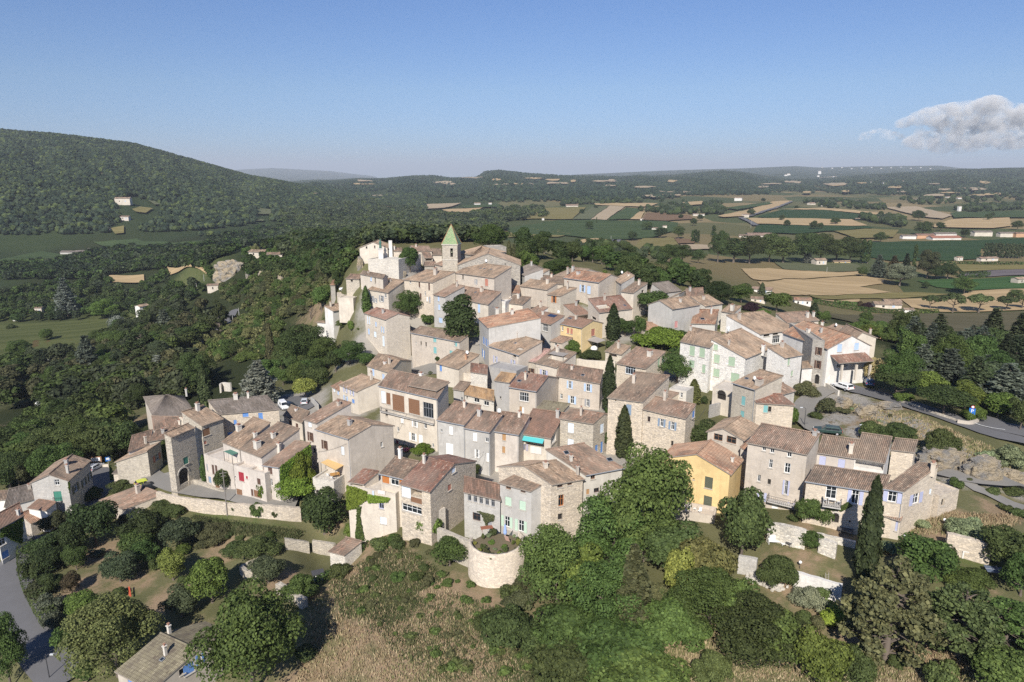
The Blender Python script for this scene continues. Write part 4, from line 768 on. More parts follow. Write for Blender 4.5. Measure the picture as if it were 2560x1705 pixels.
def build_ground():
 X=AA*YY;Z=GZ.copy()
 amp=np.interp(np.log(YY),[math.log(60),math.log(160),math.log(400),math.log(1200)],[.22,.4,.8,1.5])
 Z=Z+hnoise(X,YY,3)*amp*.35
 wts=np.zeros((5,)+AA.shape)
 for k,u,v,rad in SPOTS:
  p=cast(u,v);r=rad*depth_of(p)/F;ry=max(r,abs(cast(u,v-rad*.5)[1]-cast(u,v+rad*.5)[1])*.6);ry=min(ry,r*5)
  d2=((X-p[0])/r)**2+((YY-p[1])/ry)**2
  wts[k]=np.maximum(wts[k],np.exp(-d2*1.2))
 rk=wts[2]
 rid=np.abs(np.sin(X*.35+YY*.9+hnoise(X,YY,9)*1.5))
 Z=Z+rk*(hnoise(X*3,YY*3,5)*.35+rid*.45*(rk>.3))
 global GZV;GZV=Z
 vs=np.stack([X,YY,Z],-1).reshape(-1,3)
 i=np.arange((NY-1)*NA).reshape(NY-1,NA)[:,:-1].ravel()
 fs=np.stack([i,i+1,i+NA+1,i+NA],1)
 me=mesh_np('ground',vs,fs,[ground_mat()],smooth=True)
 ca=me.color_attributes.new('cover','FLOAT_COLOR','POINT');ca.data.foreach_set('color',np.stack([wts[0],wts[1],wts[2],wts[3]],-1).astype(np.float32).ravel())
 cb=me.color_attributes.new('cover2','FLOAT_COLOR','POINT');z0=np.zeros_like(wts[4]);cb.data.foreach_set('color',np.stack([wts[4],z0,z0,z0+1],-1).astype(np.float32).ravel())
 o=link(bpy.data.objects.new('ground',me));o['kind']='structure';o['label']='hilly ground of dry grass, rock and woodland floor'
def ground_mat():
 t=NT('ground');p=t.pos()
 a=t.n('ShaderNodeAttribute',attribute_name='cover');s=t.n('ShaderNodeSeparateColor');t.l(a.outputs['Color'],s.inputs[0])
 a2=t.n('ShaderNodeAttribute',attribute_name='cover2');s2=t.n('ShaderNodeSeparateColor');t.l(a2.outputs['Color'],s2.inputs[0])
 n1=t.noise(p,.12,6,.65);n2=t.noise(p,.6,6,.7);n3=t.noise(p,3.2,5,.75);n4=t.noise(p,9,3,.7)
 xyz=t.n('ShaderNodeSeparateXYZ');t.l(p,xyz.inputs[0])
 n2s=t.math('SUBTRACT',n2,.5);
 def w(q,sharp=2.2,k=1.3):return t.math('MULTIPLY',t.math('SUBTRACT',t.math('ADD',q,t.math('MULTIPLY',n2s,k)),.30),sharp,True)
 scrub=t.mix(n3,(.085,.095,.042),(.21,.19,.10))
 scrub=t.mix(t.ramp(n1,[(.42,(0,0,0)),(.6,(1,1,1))]),scrub,(.115,.115,.055))
 dry=t.mix(n3,(.19,.135,.085),(.36,.27,.17));dry=t.mix(t.ramp(n2,[(.42,(0,0,0)),(.6,(1,1,1))]),dry,t.mix(n4,(.27,.18,.12),(.32,.25,.16)))
 dry=t.mix(t.ramp(n1,[(.5,(0,0,0)),(.62,(1,1,1))]),dry,t.mix(n3,(.10,.115,.045),(.20,.185,.09)))
 grn=t.mix(n3,(.06,.082,.028),(.14,.155,.06));grn=t.mix(t.math('MULTIPLY',t.ramp(n2,[(.5,(0,0,0)),(.66,(1,1,1))]),.7),grn,(.17,.14,.08))
 rock=t.mix(n3,(.26,.245,.22),(.50,.46,.40));rock=t.mix(t.ramp(n4,[(.36,(1,1,1)),(.5,(0,0,0))]),rock,(.09,.085,.075));rock=t.mix(t.ramp(n2,[(.55,(0,0,0)),(.62,(1,1,1))]),rock,(.17,.13,.07))
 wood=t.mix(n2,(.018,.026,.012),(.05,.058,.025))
 pave=t.mix(n2,(.26,.24,.21),(.40,.37,.32))
 dist=t.n('ShaderNodeVectorMath',operation='LENGTH');t.l(p,dist.inputs[0])
 farw=t.n('ShaderNodeMapRange');t.l(dist.outputs['Value'],farw.inputs[0]);farw.inputs[1].default_value=230;farw.inputs[2].default_value=420
 hgt=t.n('ShaderNodeMapRange');t.l(xyz.outputs[2],hgt.inputs[0]);hgt.inputs[1].default_value=3;hgt.inputs[2].default_value=9
 vor=t.n('ShaderNodeTexVoronoi');vor.inputs['Scale'].default_value=.0062;vor.inputs['Randomness'].default_value=.8
 mp=t.n('ShaderNodeMapping');mp.inputs['Rotation'].default_value=(0,0,.35);mp.inputs['Scale'].default_value=(1,.7,0);t.l(p,mp.inputs['Vector']);t.l(mp.outputs[0],vor.inputs['Vector'])
 vs=t.n('ShaderNodeSeparateColor');t.l(vor.outputs['Color'],vs.inputs[0])
 fld=t.ramp(vs.outputs[0],[(0,(.05,.075,.03)),(.2,(.22,.17,.085)),(.4,(.12,.12,.055)),(.55,(.30,.225,.12)),(.72,(.07,.095,.04)),(.85,(.16,.15,.075))],'CONSTANT')
 fld=t.mix(t.math('MULTIPLY',n1,.6),fld,mul((.12,.11,.055),1.0))
 forest=t.mix(t.noise(p,.035,6,.8),(.022,.036,.016),(.055,.072,.03));fpat=t.noise(p,.006,4,.6)
 forest=t.mix(t.ramp(fpat,[(.67,(0,0,0)),(.70,(1,1,1))]),forest,(.26,.19,.11))
 left=t.n('ShaderNodeMapRange');t.l(xyz.outputs[0],left.inputs[0]);left.inputs[1].default_value=-20;left.inputs[2].default_value=-80
 fy=t.n('ShaderNodeMapRange');t.l(xyz.outputs[1],fy.inputs[0]);fy.inputs[1].default_value=1150;fy.inputs[2].default_value=1500
 isf=t.math('MAXIMUM',t.math('MULTIPLY',hgt.outputs[0],fy.outputs[0]),left.outputs[0])
 farc=t.mix(isf,fld,forest)
 c=t.mix(farw.outputs[0],scrub,farc)
 c=t.mix(w(s.outputs[0]),c,grn);c=t.mix(w(s.outputs[1]),c,dry)
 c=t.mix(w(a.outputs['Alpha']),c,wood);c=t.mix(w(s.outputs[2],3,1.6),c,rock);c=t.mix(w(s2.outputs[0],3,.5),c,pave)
 t.col(c);t.b.inputs['Roughness'].default_value=1;t.b.inputs['Specular IOR Level'].default_value=.05
 h=t.math('ADD',t.math('MULTIPLY',n3,.5),t.math('MULTIPLY',n4,.25));t.bump(h,.7,.35)
 return t.m
build_ground()
def drape(pts,z,off):
 """world xy of image points on the ground"""
 return[cast(u,v)for u,v in pts]
def T2(x,y):
 """height of the built ground sheet"""
 x=np.asarray(x,float);y=np.maximum(np.asarray(y,float),43);a=np.clip(x/y,-1.299,1.299)
 ja=(a-GA[0])/(GA[1]-GA[0]);ji=(np.log(y)-GYl[0])/(GYl[1]-GYl[0])
 j=np.clip(ja.astype(int),0,NA-2);i=np.clip(ji.astype(int),0,NY-2);fa=ja-j;fi=ji-i
 return GZV[i,j]*(1-fi)*(1-fa)+GZV[i,j+1]*(1-fi)*fa+GZV[i+1,j]*fi*(1-fa)+GZV[i+1,j+1]*fi*fa
LEAFC=dict(scrub=(.125,.140,.062),oak=(.056,.081,.029),broad=(.071,.112,.033),forest=(.027,.044,.026),forest2=(.036,.054,.030),bright=(.104,.152,.037),lime=(.146,.159,.061),cypress=(.049,.066,.029),cedar=(.104,.128,.104),fir=(.061,.081,.044),olive=(.140,.159,.110),pine=(.067,.091,.037),shrub=(.076,.102,.037),purple=(.037,.020,.027),blossom=(.366,.329,.171),ivy=(.128,.183,.030),iris=(.183,.232,.134),yellow=(.207,.232,.061),brown=(.091,.076,.041),bamboo=(.159,.171,.061),dull=(.091,.098,.049),silver=(.195,.220,.195),flower=(.488,.171,.244))
def leafmat(k):
 key='leaf_'+k
 if key in MATS:return MATS[key]
 c=LEAFC[k];t=NT(key);g=t.n('ShaderNodeNewGeometry');oi=t.n('ShaderNodeObjectInfo')
 n=t.noise(g.outputs['Position'],.55,3,.6)
 f=t.math('ADD',t.math('MULTIPLY',g.outputs['Random Per Island'],.55),t.math('MULTIPLY',n,.45))
 col=t.ramp(f,[(.12,mul(c,.48)),(.5,c),(.85,mul((c[0]*1.12,c[1]*1.04,c[2]),1.6))])
 hs=t.n('ShaderNodeHueSaturation');t.l(col,hs.inputs['Color'])
 t.l(t.math('ADD',t.math('MULTIPLY',oi.outputs['Random'],.035),.483),hs.inputs['Hue'])
 r2=t.math('FRACT',t.math('MULTIPLY',oi.outputs['Random'],7.31));t.l(t.math('ADD',t.math('MULTIPLY',r2,.5),.78),hs.inputs['Value'])
 nb=t.noise(g.outputs['Position'],.013,3,.6);hb_=t.mix(t.ramp(nb,[(.38,(0,0,0)),(.62,(1,1,1))]),(.72,.76,.72),(1.22,1.16,1.05));hs.outputs[0];hm=t.mix(1,hs.outputs[0],hb_,'MULTIPLY')
 t.col(hm);t.b.inputs['Roughness'].default_value=.7;t.b.inputs['Specular IOR Level'].default_value=.2
 tr=t.n('ShaderNodeBsdfTranslucent');t.l(hm,tr.inputs[0]);mx=t.n('ShaderNodeMixShader');mx.inputs[0].default_value=.24
 t.l(t.b.outputs[0],mx.inputs[1]);t.l(tr.outputs[0],mx.inputs[2]);t.l(mx.outputs[0],t.out.inputs['Surface'])
 MATS[key]=t.m;return t.m
BARK=plain('bark',(.13,.105,.085),.95)
def unit(v):return v/(np.linalg.norm(v,axis=-1,keepdims=True)+1e-9)
def cards(c,nrm,size,rng,asp=1.0,up=None):
 """leaf cards: centres, facing directions, sizes"""
 n=len(c);nrm=unit(nrm)
 ref=rng.normal(size=(n,3))if up is None else np.broadcast_to(up,(n,3))+rng.normal(size=(n,3))*.25
 t1=unit(np.cross(nrm,ref));t2=np.cross(nrm,t1);s=np.broadcast_to(np.asarray(size),(n,))[:,None]*rng.uniform(.65,1.35,(n,1))
 a=t1*s;b=t2*s*asp;bend=nrm*s*rng.uniform(-.35,.1,(n,1))
 v=np.stack([c-a+bend,c-b*.9,c+a+bend,c+b*.9],1).reshape(-1,3)
 return v,np.arange(n*4).reshape(n,4)
def lobes_cards(rng,cen,rad,n,size,jit=.40,shell=(.78,1.02),squash=.85,low=-.45):
 """leaves on the shells of many lobes"""
 cen=np.asarray(cen);rad=np.asarray(rad);pr=rad**2/np.sum(rad**2)
 k=rng.choice(len(cen),n,p=pr);d=unit(rng.normal(size=(n,3)));d[:,2]=np.where(d[:,2]<low,-d[:,2],d[:,2])
 r=rad[k]*rng.uniform(shell[0],shell[1],n)
 c=cen[k]+d*r[:,None]*np.array([1,1,squash])
 return cards(c,d+rng.normal(size=(n,3))*jit,size,rng)
def trunk_mb(rng,h,r,limbs=5,reach=.28,top=.62,lean=.03):
 mb=MB();bend=rng.normal(size=2)*lean
 pts=[np.array([bend[0]*t*t,bend[1]*t*t,h*t-.04])for t in(0,.25,.5,.75,1)]
 mb.tube(pts,[r*1.5,r,r*.85,r*.65,r*.4],7)
 for i in range(limbs):
  a=2*math.pi*(i+rng.uniform(-.2,.2))/limbs;z=h*rng.uniform(.45,.85);p=np.array([0,0,z]);q=p+np.array([math.cos(a)*reach,math.sin(a)*reach,rng.uniform(.1,.26)])
  mb.tube([p,(p+q)/2+np.array([0,0,-.02]),q],[r*.55,r*.4,r*.18],5)
 return mb
PROTO={}
def P_round(seed,n=7500,size=.0195,w=.9,zc=.52,hz=.47,nl=26,lr=(.13,.21),th=.55,tr=.022,low=-.45,limbs=6):
 rng=np.random.default_rng(seed);cen=[];rad=[]
 for i in range(nl):
  d=unit(rng.normal(size=3));d[2]=d[2]if d[2]>-.85 else-d[2]*.5
  q=rng.uniform(.45,.85);r=rng.uniform(*lr)
  cen.append([d[0]*(w/2-r*.8)*q*1.15,d[1]*(w/2-r*.8)*q*1.15,zc+d[2]*(hz-r*.6)*q*1.08]);rad.append(r)
 v,f=lobes_cards(rng,cen,rad,n,size,low=low)
 k=max(v[:,2].max(),.01);v[:,2]*=1.0/k;wd=np.percentile(np.hypot(v[:,0],v[:,1]),97)*2
 return v,f,trunk_mb(rng,th,tr,limbs),wd
def P_bush(seed,n=3200,size=.040,nl=14):
 rng=np.random.default_rng(seed);cen=[];rad=[]
 for i in range(nl):
  a=rng.uniform(0,6.283);q=rng.uniform(0,.42)*(1 if nl<20 else 1.1);r=rng.uniform(.2,.34)*(1 if nl<20 else.72)
  cen.append([math.cos(a)*q,math.sin(a)*q,rng.uniform(.2,.62)*(1-q*.7)]);rad.append(r)
 v,f=lobes_cards(rng,cen,rad,n,size,low=-.2);v[:,2]=np.maximum(v[:,2],-.05);v[:,2]/=v[:,2].max()
 return v,f,None,np.percentile(np.hypot(v[:,0],v[:,1]),97)*2
def P_cypress(seed,n=3000,size=.013,w=.18):
 rng=np.random.default_rng(seed);t=rng.uniform(0,1,n)**.8;a=rng.uniform(0,6.283,n)
 prof=np.interp(t,[0,.06,.25,.55,.8,.93,1],[.55,.85,1,.86,.55,.27,.03])*w/2
 rip=1+.13*np.sin(a*5+t*9+seed)+.10*np.sin(a*3-t*23);r=prof*rip*rng.uniform(.72,1.04,n)
 c=np.stack([np.cos(a)*r,np.sin(a)*r,t],1);d=np.stack([np.cos(a),np.sin(a),np.full(n,.25)],1)
 v,f=cards(c,d+rng.normal(size=(n,3))*.45,size,rng,2.0,np.array([0,0,1.]))
 mb=MB();mb.tube([(0,0,-.03),(0,0,.5)],[.014,.006],6)
 return v,f,mb,w
def P_cedar(seed,n=4200,size=.018,w=.62,droop=.06,lay=13,col=None):
 rng=np.random.default_rng(seed);cs=[];ds=[]
 mb=MB();mb.tube([(0,0,-.03),(0,0,.5),(0,0,.97)],[.026,.017,.003],7)
 for L in range(lay):
  z=.14+.84*(L/(lay-1))**.92;rl=w/2*np.interp(z,[.1,.22,.5,.8,1],[.85,1,.8,.42,.06]);nb=max(3,int(8*rl/(w/2)+2))
  for b in range(nb):
   a=6.283*(b+rng.uniform(-.3,.3))/nb;R=rl*rng.uniform(.75,1.1);m=int(n/lay/nb*(.5+1.2*rl/(w/2)))
   s=rng.uniform(.12,1,m)**.75;side=rng.normal(size=m)*.16*(s*(1.15-s)+.05)*w
   x=np.cos(a)*R*s-np.sin(a)*side;y=np.sin(a)*R*s+np.cos(a)*side
   cs.append(np.stack([x,y,z-droop*s**2+rng.normal(size=m)*.010+.03*s],1));ds.append(np.stack([x*.6,y*.6,np.full(m,1.)],1))
   if L%2==0:mb.tube([(0,0,z),(math.cos(a)*R*.8,math.sin(a)*R*.8,z-droop*.5+.02)],[.007,.002],4)
 c=np.concatenate(cs);d=np.concatenate(ds)
 v,f=cards(c,d+rng.normal(size=d.shape)*.4,size,rng,1.0);v[:,2]/=v[:,2].max()
 return v,f,mb,w
def P_umbrella(seed,n=2600,size=.034,w=1.0):
 rng=np.random.default_rng(seed);cen=[];rad=[]
 for i in range(22):
  a=rng.uniform(0,6.283);q=math.sqrt(rng.uniform(0,1))*.38;cen.append([math.cos(a)*q,math.sin(a)*q,.60+.24*(1-(q/.42)**2)+rng.uniform(-.04,.03)]);rad.append(rng.uniform(.12,.17))
 v,f=lobes_cards(rng,cen,rad,n,size,squash=.8);v[:,2]/=v[:,2].max()
 return v,f,trunk_mb(rng,.66,.026,6,.3,lean=.05),np.percentile(np.hypot(v[:,0],v[:,1]),97)*2
def P_poplar(seed,n=2000,size=.024,w=.24):
 rng=np.random.default_rng(seed);cen=[];rad=[]
 for i in range(26):
  z=rng.uniform(.12,.95);q=w*.3*math.sin(math.pi*min(1,(z*.9+.08)))**.6;a=rng.uniform(0,6.283);cen.append([math.cos(a)*q*.7,math.sin(a)*q*.7,z]);rad.append(w*.24)
 v,f=lobes_cards(rng,cen,rad,n,size,squash=1.8);v[:,2]/=v[:,2].max()
 mb=MB();mb.tube([(0,0,-.03),(0,0,.8)],[.018,.005],6);return v,f,mb,w
def P_willow(seed,n=2600):
 rng=np.random.default_rng(seed);d=unit(rng.normal(size=(n,3)));d[:,2]=np.abs(d[:,2]);s=rng.uniform(.5,1,n)
 c=d*np.array([.55,.55,.5])*s[:,None];c[:,2]+=.48;dr=rng.uniform(0,.75,n)*np.hypot(c[:,0],c[:,1])*1.4;c[:,2]=np.maximum(.04,c[:,2]-dr)
 o=d.copy();o[:,2]*=.3;v,f=cards(c,o+rng.normal(size=o.shape)*.3,.022,rng,2.6,np.array([0,0,1.]));v[:,2]/=v[:,2].max()
 return v,f,trunk_mb(rng,.5,.03,5),1.1
def P_pine(seed,n=9500,size=.0165,w=.66):
 """open pine: needle clumps carried on bare limbs"""
 rng=np.random.default_rng(seed);cen=[];rad=[];mb=MB();mb.tube([(0,0,-.03),(.02,.01,.35),(0,.02,.7),(.01,0,.95)],[.028,.021,.013,.003],7)
 for i in range(78):
  z=rng.uniform(.10,.97);R=w/2*np.interp(z,[.1,.4,.8,1],[.85,1,.62,.1])*rng.uniform(.55,1.05);a=rng.uniform(0,6.283)
  q=np.array([math.cos(a)*R,math.sin(a)*R,z+rng.uniform(-.03,.05)]);cen.append(q);rad.append(rng.uniform(.06,.105));mb.tube([(0,0,z-.05),q*np.array([.5,.5,1])+np.array([0,0,-.02]),q],[.009,.006,.002],4)
 v,f=lobes_cards(rng,cen,rad,n,size,.8,(.3,1.0),.65,-.7);v[:,2]/=v[:,2].max();return v,f,mb,w
def P_bare(seed):
 rng=np.random.default_rng(seed);mb=MB()
 def br(p,d,l,r,k):
  q=p+d*l;mb.tube([p,(p+q)/2+rng.normal(size=3)*l*.05,q],[r,r*.8,r*.55],5)
  if k:
   for _ in range(3):br(q,unit(d+rng.normal(size=3)*.55+np.array([0,0,.15])),l*.68,r*.55,k-1)
 br(np.array([0,0,-.03]),np.array([0,0,1.]),.32,.03,3)
 return None,None,mb,.8
PK=dict(round=lambda s:P_round(s),big=lambda s:P_round(s,17000,.0112,.98,.52,.46,46,(.10,.17),.5),tall=lambda s:P_round(s,7000,.0165,.62,.54,.44,30,(.10,.16),.5),bush=lambda s:P_bush(s),thicket=lambda s:P_bush(s,12000,.0205,34),cypress=lambda s:P_cypress(s),cedar=lambda s:P_cedar(s),fir=lambda s:P_cedar(s,3600,.020,.46,.10,15),umbrella=lambda s:P_umbrella(s),poplar=lambda s:P_poplar(s),willow=lambda s:P_willow(s),pine=lambda s:P_pine(s),bare=lambda s:P_bare(s),acacia=lambda s:P_round(s,7500,.0165,1.05,.66,.28,30,(.12,.19),.55,.024,-.1,7))
def proto(shape,leaf,var):
 key=(shape,leaf,var)
 if key not in PROTO:
  base=(shape,var)
  if base not in PROTO:PROTO[base]=PK[shape](100+var*17+len(shape))
  v,f,mb,w=PROTO[base]
  cm=mesh_np('crown_'+shape+'_'+leaf,v,f,[leafmat(leaf)])if v is not None else None
  if(shape,'trunk',var)not in PROTO:
   PROTO[(shape,'trunk',var)]=mesh_np('trunk_'+shape,np.array(mb.v),mb.f,[BARK],smooth=True)if mb else None
  PROTO[key]=(cm,PROTO[(shape,'trunk',var)],w)
 return PROTO[key]
TREES=[]
_vc=[0]
def plant(name,shape,leaf,p,h,w,label,cat,group=None):
 if shape=='bush' and w>4.2:shape='thicket'
 if shape=='round' and w>8.5:shape='big'
 _vc[0]+=1;cm,tm,nw=proto(shape,leaf,_vc[0]%3)
 rz=R0.uniform(0,6.28);sc=(w/nw,w/nw,h)
 if cm is not None and tm is not None:
  r=bpy.data.objects.new(name,None);r.empty_display_size=.3
  a=bpy.data.objects.new('trunk',tm);b=bpy.data.objects.new('crown',cm)
  COL.objects.link(r);link(a,r);link(b,r)
 else:r=bpy.data.objects.new(name,cm or tm);COL.objects.link(r)
 r.location=[float(q)for q in p];r.rotation_euler=(0,0,rz);r.scale=sc
 tag(r,label,cat,group);TREES.append((p[0],p[1],w));return r
def tree(shape,leaf,fr,cx,yt,yb,wd,label,name=None,group=None,Y=None):
 u,vb=fp(fr,cx,yb);vt=fp(fr,cx,yt)[1];sc=FR[fr][2]
 p=cast(u,vb)if Y is None else at_y(u,vb,Y)
 p[2]=float(T2(p[0],p[1]))if Y is None else min(p[2],float(T2(p[0],p[1]))+30)
 k=depth_of(p)/F;e=-ray(u,(vt+vb)/2)[1];th=math.atan(e);w=wd/sc*k
 h=max({'bush':.42,'acacia':.55,'umbrella':.85}.get(shape,.78)*w,((vb-vt)*k-.30*w*math.sin(th))/math.cos(th))
 nm=name or{'cypress':'cypress_tree','cedar':'cedar_tree','fir':'fir_tree','umbrella':'umbrella_pine','poplar':'poplar_tree','bush':'shrub','pine':'pine_tree','bare':'dead_tree','willow':'willow_tree'}.get(shape,'olive_tree' if leaf=='olive' else 'broadleaf_tree')
 return plant(nm,shape,leaf,p,h,w,label,'shrub' if nm=='shrub' else 'tree',group)
FR['v']=(0,0,.91953)
def inpoly(px,py,poly):
 ins=np.zeros(len(px),bool);n=len(poly)
 for i in range(n):
  x0,y0=poly[i];x1,y1=poly[i-1]
  c=((y0>py)!=(y1>py))&(px<(x1-x0)*(py-y0)/(y1-y0+1e-12)+x0);ins^=c
 return ins
def pick(poly,n,rng,avoid=()):
 P=np.array(poly);out=[]
 lo,hi=P.min(0),P.max(0)
 while len(out)<n:
  q=rng.uniform(lo,hi,(n*2,2));m=inpoly(q[:,0],q[:,1],poly)
  for a in avoid:m&=~inpoly(q[:,0],q[:,1],a)
  out+=list(q[m])
 return np.array(out[:n])
t=tree
t('round','oak','k',1090,880,1420,470,'dark round oak just below the pinkish garage roof')
t('round','oak','k',1610,1010,1430,480,'broad grey green oak second in the row below the lane wall')
t('round','fir','k',2030,1085,1440,430,'dark blue green round tree third in the row below the lane wall')
t('round','broad','k',1560,1290,1560,420,'green tree in front of the broad grey green oak')
t('round','oak','k',650,1230,1567,420,'dark tree at the top of the roadside hedge near the vine house')
t('round','oak','k',860,1100,1530,330,'dark tree squeezed between roadside hedge and garden oak')
t('bush','dull','k',640,980,1220,330,'dull green thicket against the back of the small white house')
t('bush','olive','k',1110,1440,1540,170,'small grey green olive on the garden lawn',name='olive_tree')
t('bush','bright','k',2090,1380,1500,220,'bright green garden bush near the lime green young tree')
t('bush','shrub','k',1840,900,1050,330,'tangled shrub at the left foot of the lane wall')
t('bush','shrub','k',1990,930,1080,260,'second tangled shrub along the lane wall')
t('bush','shrub','k',1400,640,800,330,'green bushes in front of the small cream outhouse')
t('cypress','bright','k',1272,515,690,40,'thin clipped column shrub at the corner of the cream outhouse')
t('cypress','bright','k',912,870,985,40,'small pointed conifer in front of the grey house')
t('round','oak','l',560,20,330,380,'dark tree in the roadside hedge next to the bend')
t('round','broad','l',870,0,300,250,'slim green tree behind the roadside hedge')
t('bush','shrub','l',380,150,420,240,'bright leafed part of the roadside hedge beside the road')
t('bush','oak','l',560,300,560,330,'dark middle part of the roadside hedge')
t('bush','dull','l',430,420,640,240,'pale lower part of the roadside hedge at the bend')
t('bush','olive','l',600,560,780,300,'grey green lavender bush with yellow flowers by the bend')
t('bush','olive','l',620,740,930,260,'second grey green bush lower down the bend')
t('round','brown','l',820,320,575,220,'small bronze leafed tree alone on the lawn')
t('round','fir','l',1370,60,440,390,'round dark green tree standing in the middle of the lawn')
t('round','broad','l',1650,-60,240,340,'green tree behind the round lawn tree')
t('round','yellow','l',1965,50,420,300,'lime green young tree on the lawn')
t('bush','shrub','l',1770,170,300,150,'low bush beside the lime green young tree')
t('bush','shrub','l',2070,350,450,130,'clipped ball bush right of the lime green young tree')
t('bush','shrub','l',1370,480,600,160,'small bush beside the red seesaw')
t('round','fir','l',2060,465,830,400,'dark tree between the lawn and the fig tree')
t('big','lime','l',1350,570,1500,960,'huge linden with pale blossoms beside the lichen roof house')
t('round','bright','l',960,560,840,380,'yellow green tree behind the huge linden')
t('bush','broad','l',720,960,1180,250,'green shrub between road bend and linden')
t('bush','broad','l',930,1380,1520,320,'green shrub under the linden next to the lower road')
t('big','broad','l',130,800,1640,480,'tall dark tree filling the lower left corner')
t('big','broad','m',915,590,1690,970,'enormous dark walnut tree beside the lichen roof house')
t('round','bright','m',510,345,800,400,'bright green fig tree above the walnut')
t('round','fir','m',1050,335,610,330,'dark tree inside the ruined garden walls')
t('bush','broad','m',1350,510,740,340,'green mass of shrubs at the corner of the ruined garden')
t('bush','shrub','m',960,130,330,420,'hedge like shrubs behind the ruined garden wall')
t('bush','dull','m',520,60,200,360,'flowering hedge between garden oak and ruined walls')
t('bush','shrub','m',720,200,330,260,'small green bushes left of the ruined garden wall')
t('bush','shrub','m',1730,390,560,220,'green bush at the meadow corner of the stone hut')
t('bush','shrub','m',1420,1190,1340,230,'small bush at the foot of the walnut')
t('round','oak','i',235,690,1240,490,'large dark fig tree hiding the street wall end')
t('bush','bright','i',520,1105,1290,140,'bright green ball bush at the foot of the ivy terrace')
t('bush','broad','i',640,1120,1340,110,'tall ivy clump right of the ball bush')
t('bush','bright','i',1440,1000,1290,290,'bright green bush under the wooden loggia house')
t('round','broad','i',1650,1285,1600,420,'green tree left of the round bastion')
t('bush','shrub','i',880,1260,1420,260,'dark green shrub below the ivy terrace wall')
t('bush','shrub','i',1070,1270,1400,200,'small shrub below the bare stone wall')
t('bush','olive','i',760,310,540,290,'round grey olive in front of the blank beige gable',name='olive_tree')
t('round','oak','i',930,360,420,110,'little dark bush right of the grey olive')
t('bush','ivy','i',1340,225,330,260,'green hedge with pink oleander flowers below the loggia house')
t('bush','flower','i',1165,255,310,90,'pink flowering oleander at the hedge')
t('round','oak','i',1940,430,600,110,'small dark tree between red roof house and row of houses')
t('bush','yellow','i',1690,710,830,230,'bright vine pergola in front of the red roofed house')
t('big','broad','v',1475,1010,1290,200,'tall broad walnut in the thicket touching the white plastered house')
t('round','broad','v',1400,1130,1330,170,'round leafy tree below the white plastered house')
t('round','oak','v',1540,1180,1330,130,'dark tree left of the yellow house terrace wall')
t('round','broad','v',1280,1200,1400,170,'leafy tree right of the round bastion')
t('round','bright','v',1335,1250,1400,110,'pale flowering tree in the thicket by the bastion')
t('round','broad','v',1390,1270,1440,170,'green tree in the middle of the thicket')
t('fir','dull','v',1452,1245,1450,110,'half dead brownish fir standing in the thicket')
t('round','lime','v',1620,1232,1380,120,'yellow flowering linden below the yellow house terrace',name='linden_tree')
t('round','yellow','v',1562,1250,1400,80,'second yellow linden left of the first')
t('round','broad','v',1630,1300,1450,170,'green tree in front of the yellow linden')
t('round','broad','v',1690,1330,1440,110,'slim green tree right of the thicket')
t('round','oak','v',1702,1120,1290,112,'dark tree against the right side of the yellow house')
t('bush','broad','v',1300,1380,1480,220,'low bramble mass under the bastion trees')
t('bush','shrub','v',1180,1390,1490,150,'green bramble at the edge of the dry meadow')
t('bush','broad','v',1420,1400,1520,230,'large bramble below the brownish fir')
t('bush','broad','v',1540,1360,1480,170,'dark shrubs below the yellow lindens')
t('bush','shrub','v',1330,1490,1580,220,'bramble at the bottom centre of the meadow')
t('bush','broad','v',1480,1480,1600,240,'bramble thicket right of the bottom centre')
t('bush','shrub','v',1640,1490,1570,90,'small shrub group right of the bottom bramble')
t('bush','oak','v',1782,1268,1345,88,'dark clipped globe shrub on the lower lawn')
t('round','broad','v',1862,1216,1260,52,'little fig tree on the dry stone wall')
t('bush','olive','v',1857,1342,1398,80,'round grey olive under the white garden wall',name='olive_tree')
t('bush','ivy','v',1915,1390,1432,60,'yellow green hedge bush right of the round olive')
t('round','oak','v',1740,1385,1530,200,'dark spreading shrub tree in the lower right orchard')
t('round','broad','v',1790,1400,1530,120,'green tree leaning on the dark spreading shrub tree')
t('round','bright','v',1880,1450,1590,110,'bright green tree at the bottom right of centre')
t('round','oak','v',1965,1490,1580,85,'dark small tree right of the bright green tree')
t('cypress','cypress','v',1987,1102,1330,50,'tall slim cypress in front of the long stone house')
t('pine','dull','v',2035,1275,1520,190,'ragged dark pine at the right of the white garden wall')
t('round','broad','v',2125,1222,1345,128,'dark green tree between cypress and terrace wall')
t('pine','pine','v',2200,1330,1510,170,'open ragged pine in the lower right orchard')
t('pine','broad','v',2300,1360,1500,150,'leaning pine with bare pale trunk at the right edge')
t('bush','shrub','v',2165,1520,1590,80,'dark small shrub at the bottom right')
t('round','broad','v',2310,1490,1600,150,'green shrub tree in the bottom right corner')
t('round','oak','v',2312,1205,1310,110,'dark tree beside the table tennis table')
t('round','olive','v',2275,1235,1290,45,'grey olive beside the dark tree at the terrace wall')
t('round','broad','v',2345,1270,1370,90,'green tree at the right edge by the table tennis table')
t('bush','broad','v',2230,1300,1350,110,'low bush below the stone table')
t('cypress','cypress','e',1000,175,800,150,'tall pointed cypress between blue shutter house and big stone house')
t('cypress','cypress','e',1165,735,1320,180,'wide ragged cypress in front of the big warm stone house')
t('round','broad','e',1000,1020,1260,150,'leafy tree left of the ragged cypress')
t('round','oak','e',2030,870,1230,380,'dark laurel climbing the slope right of the big stone house')
t('cypress','cypress','b',1050,715,1125,150,'twin pointed cypress in the upper village garden')
t('round','broad','b',1190,880,1095,200,'round green tree right of the twin cypress')
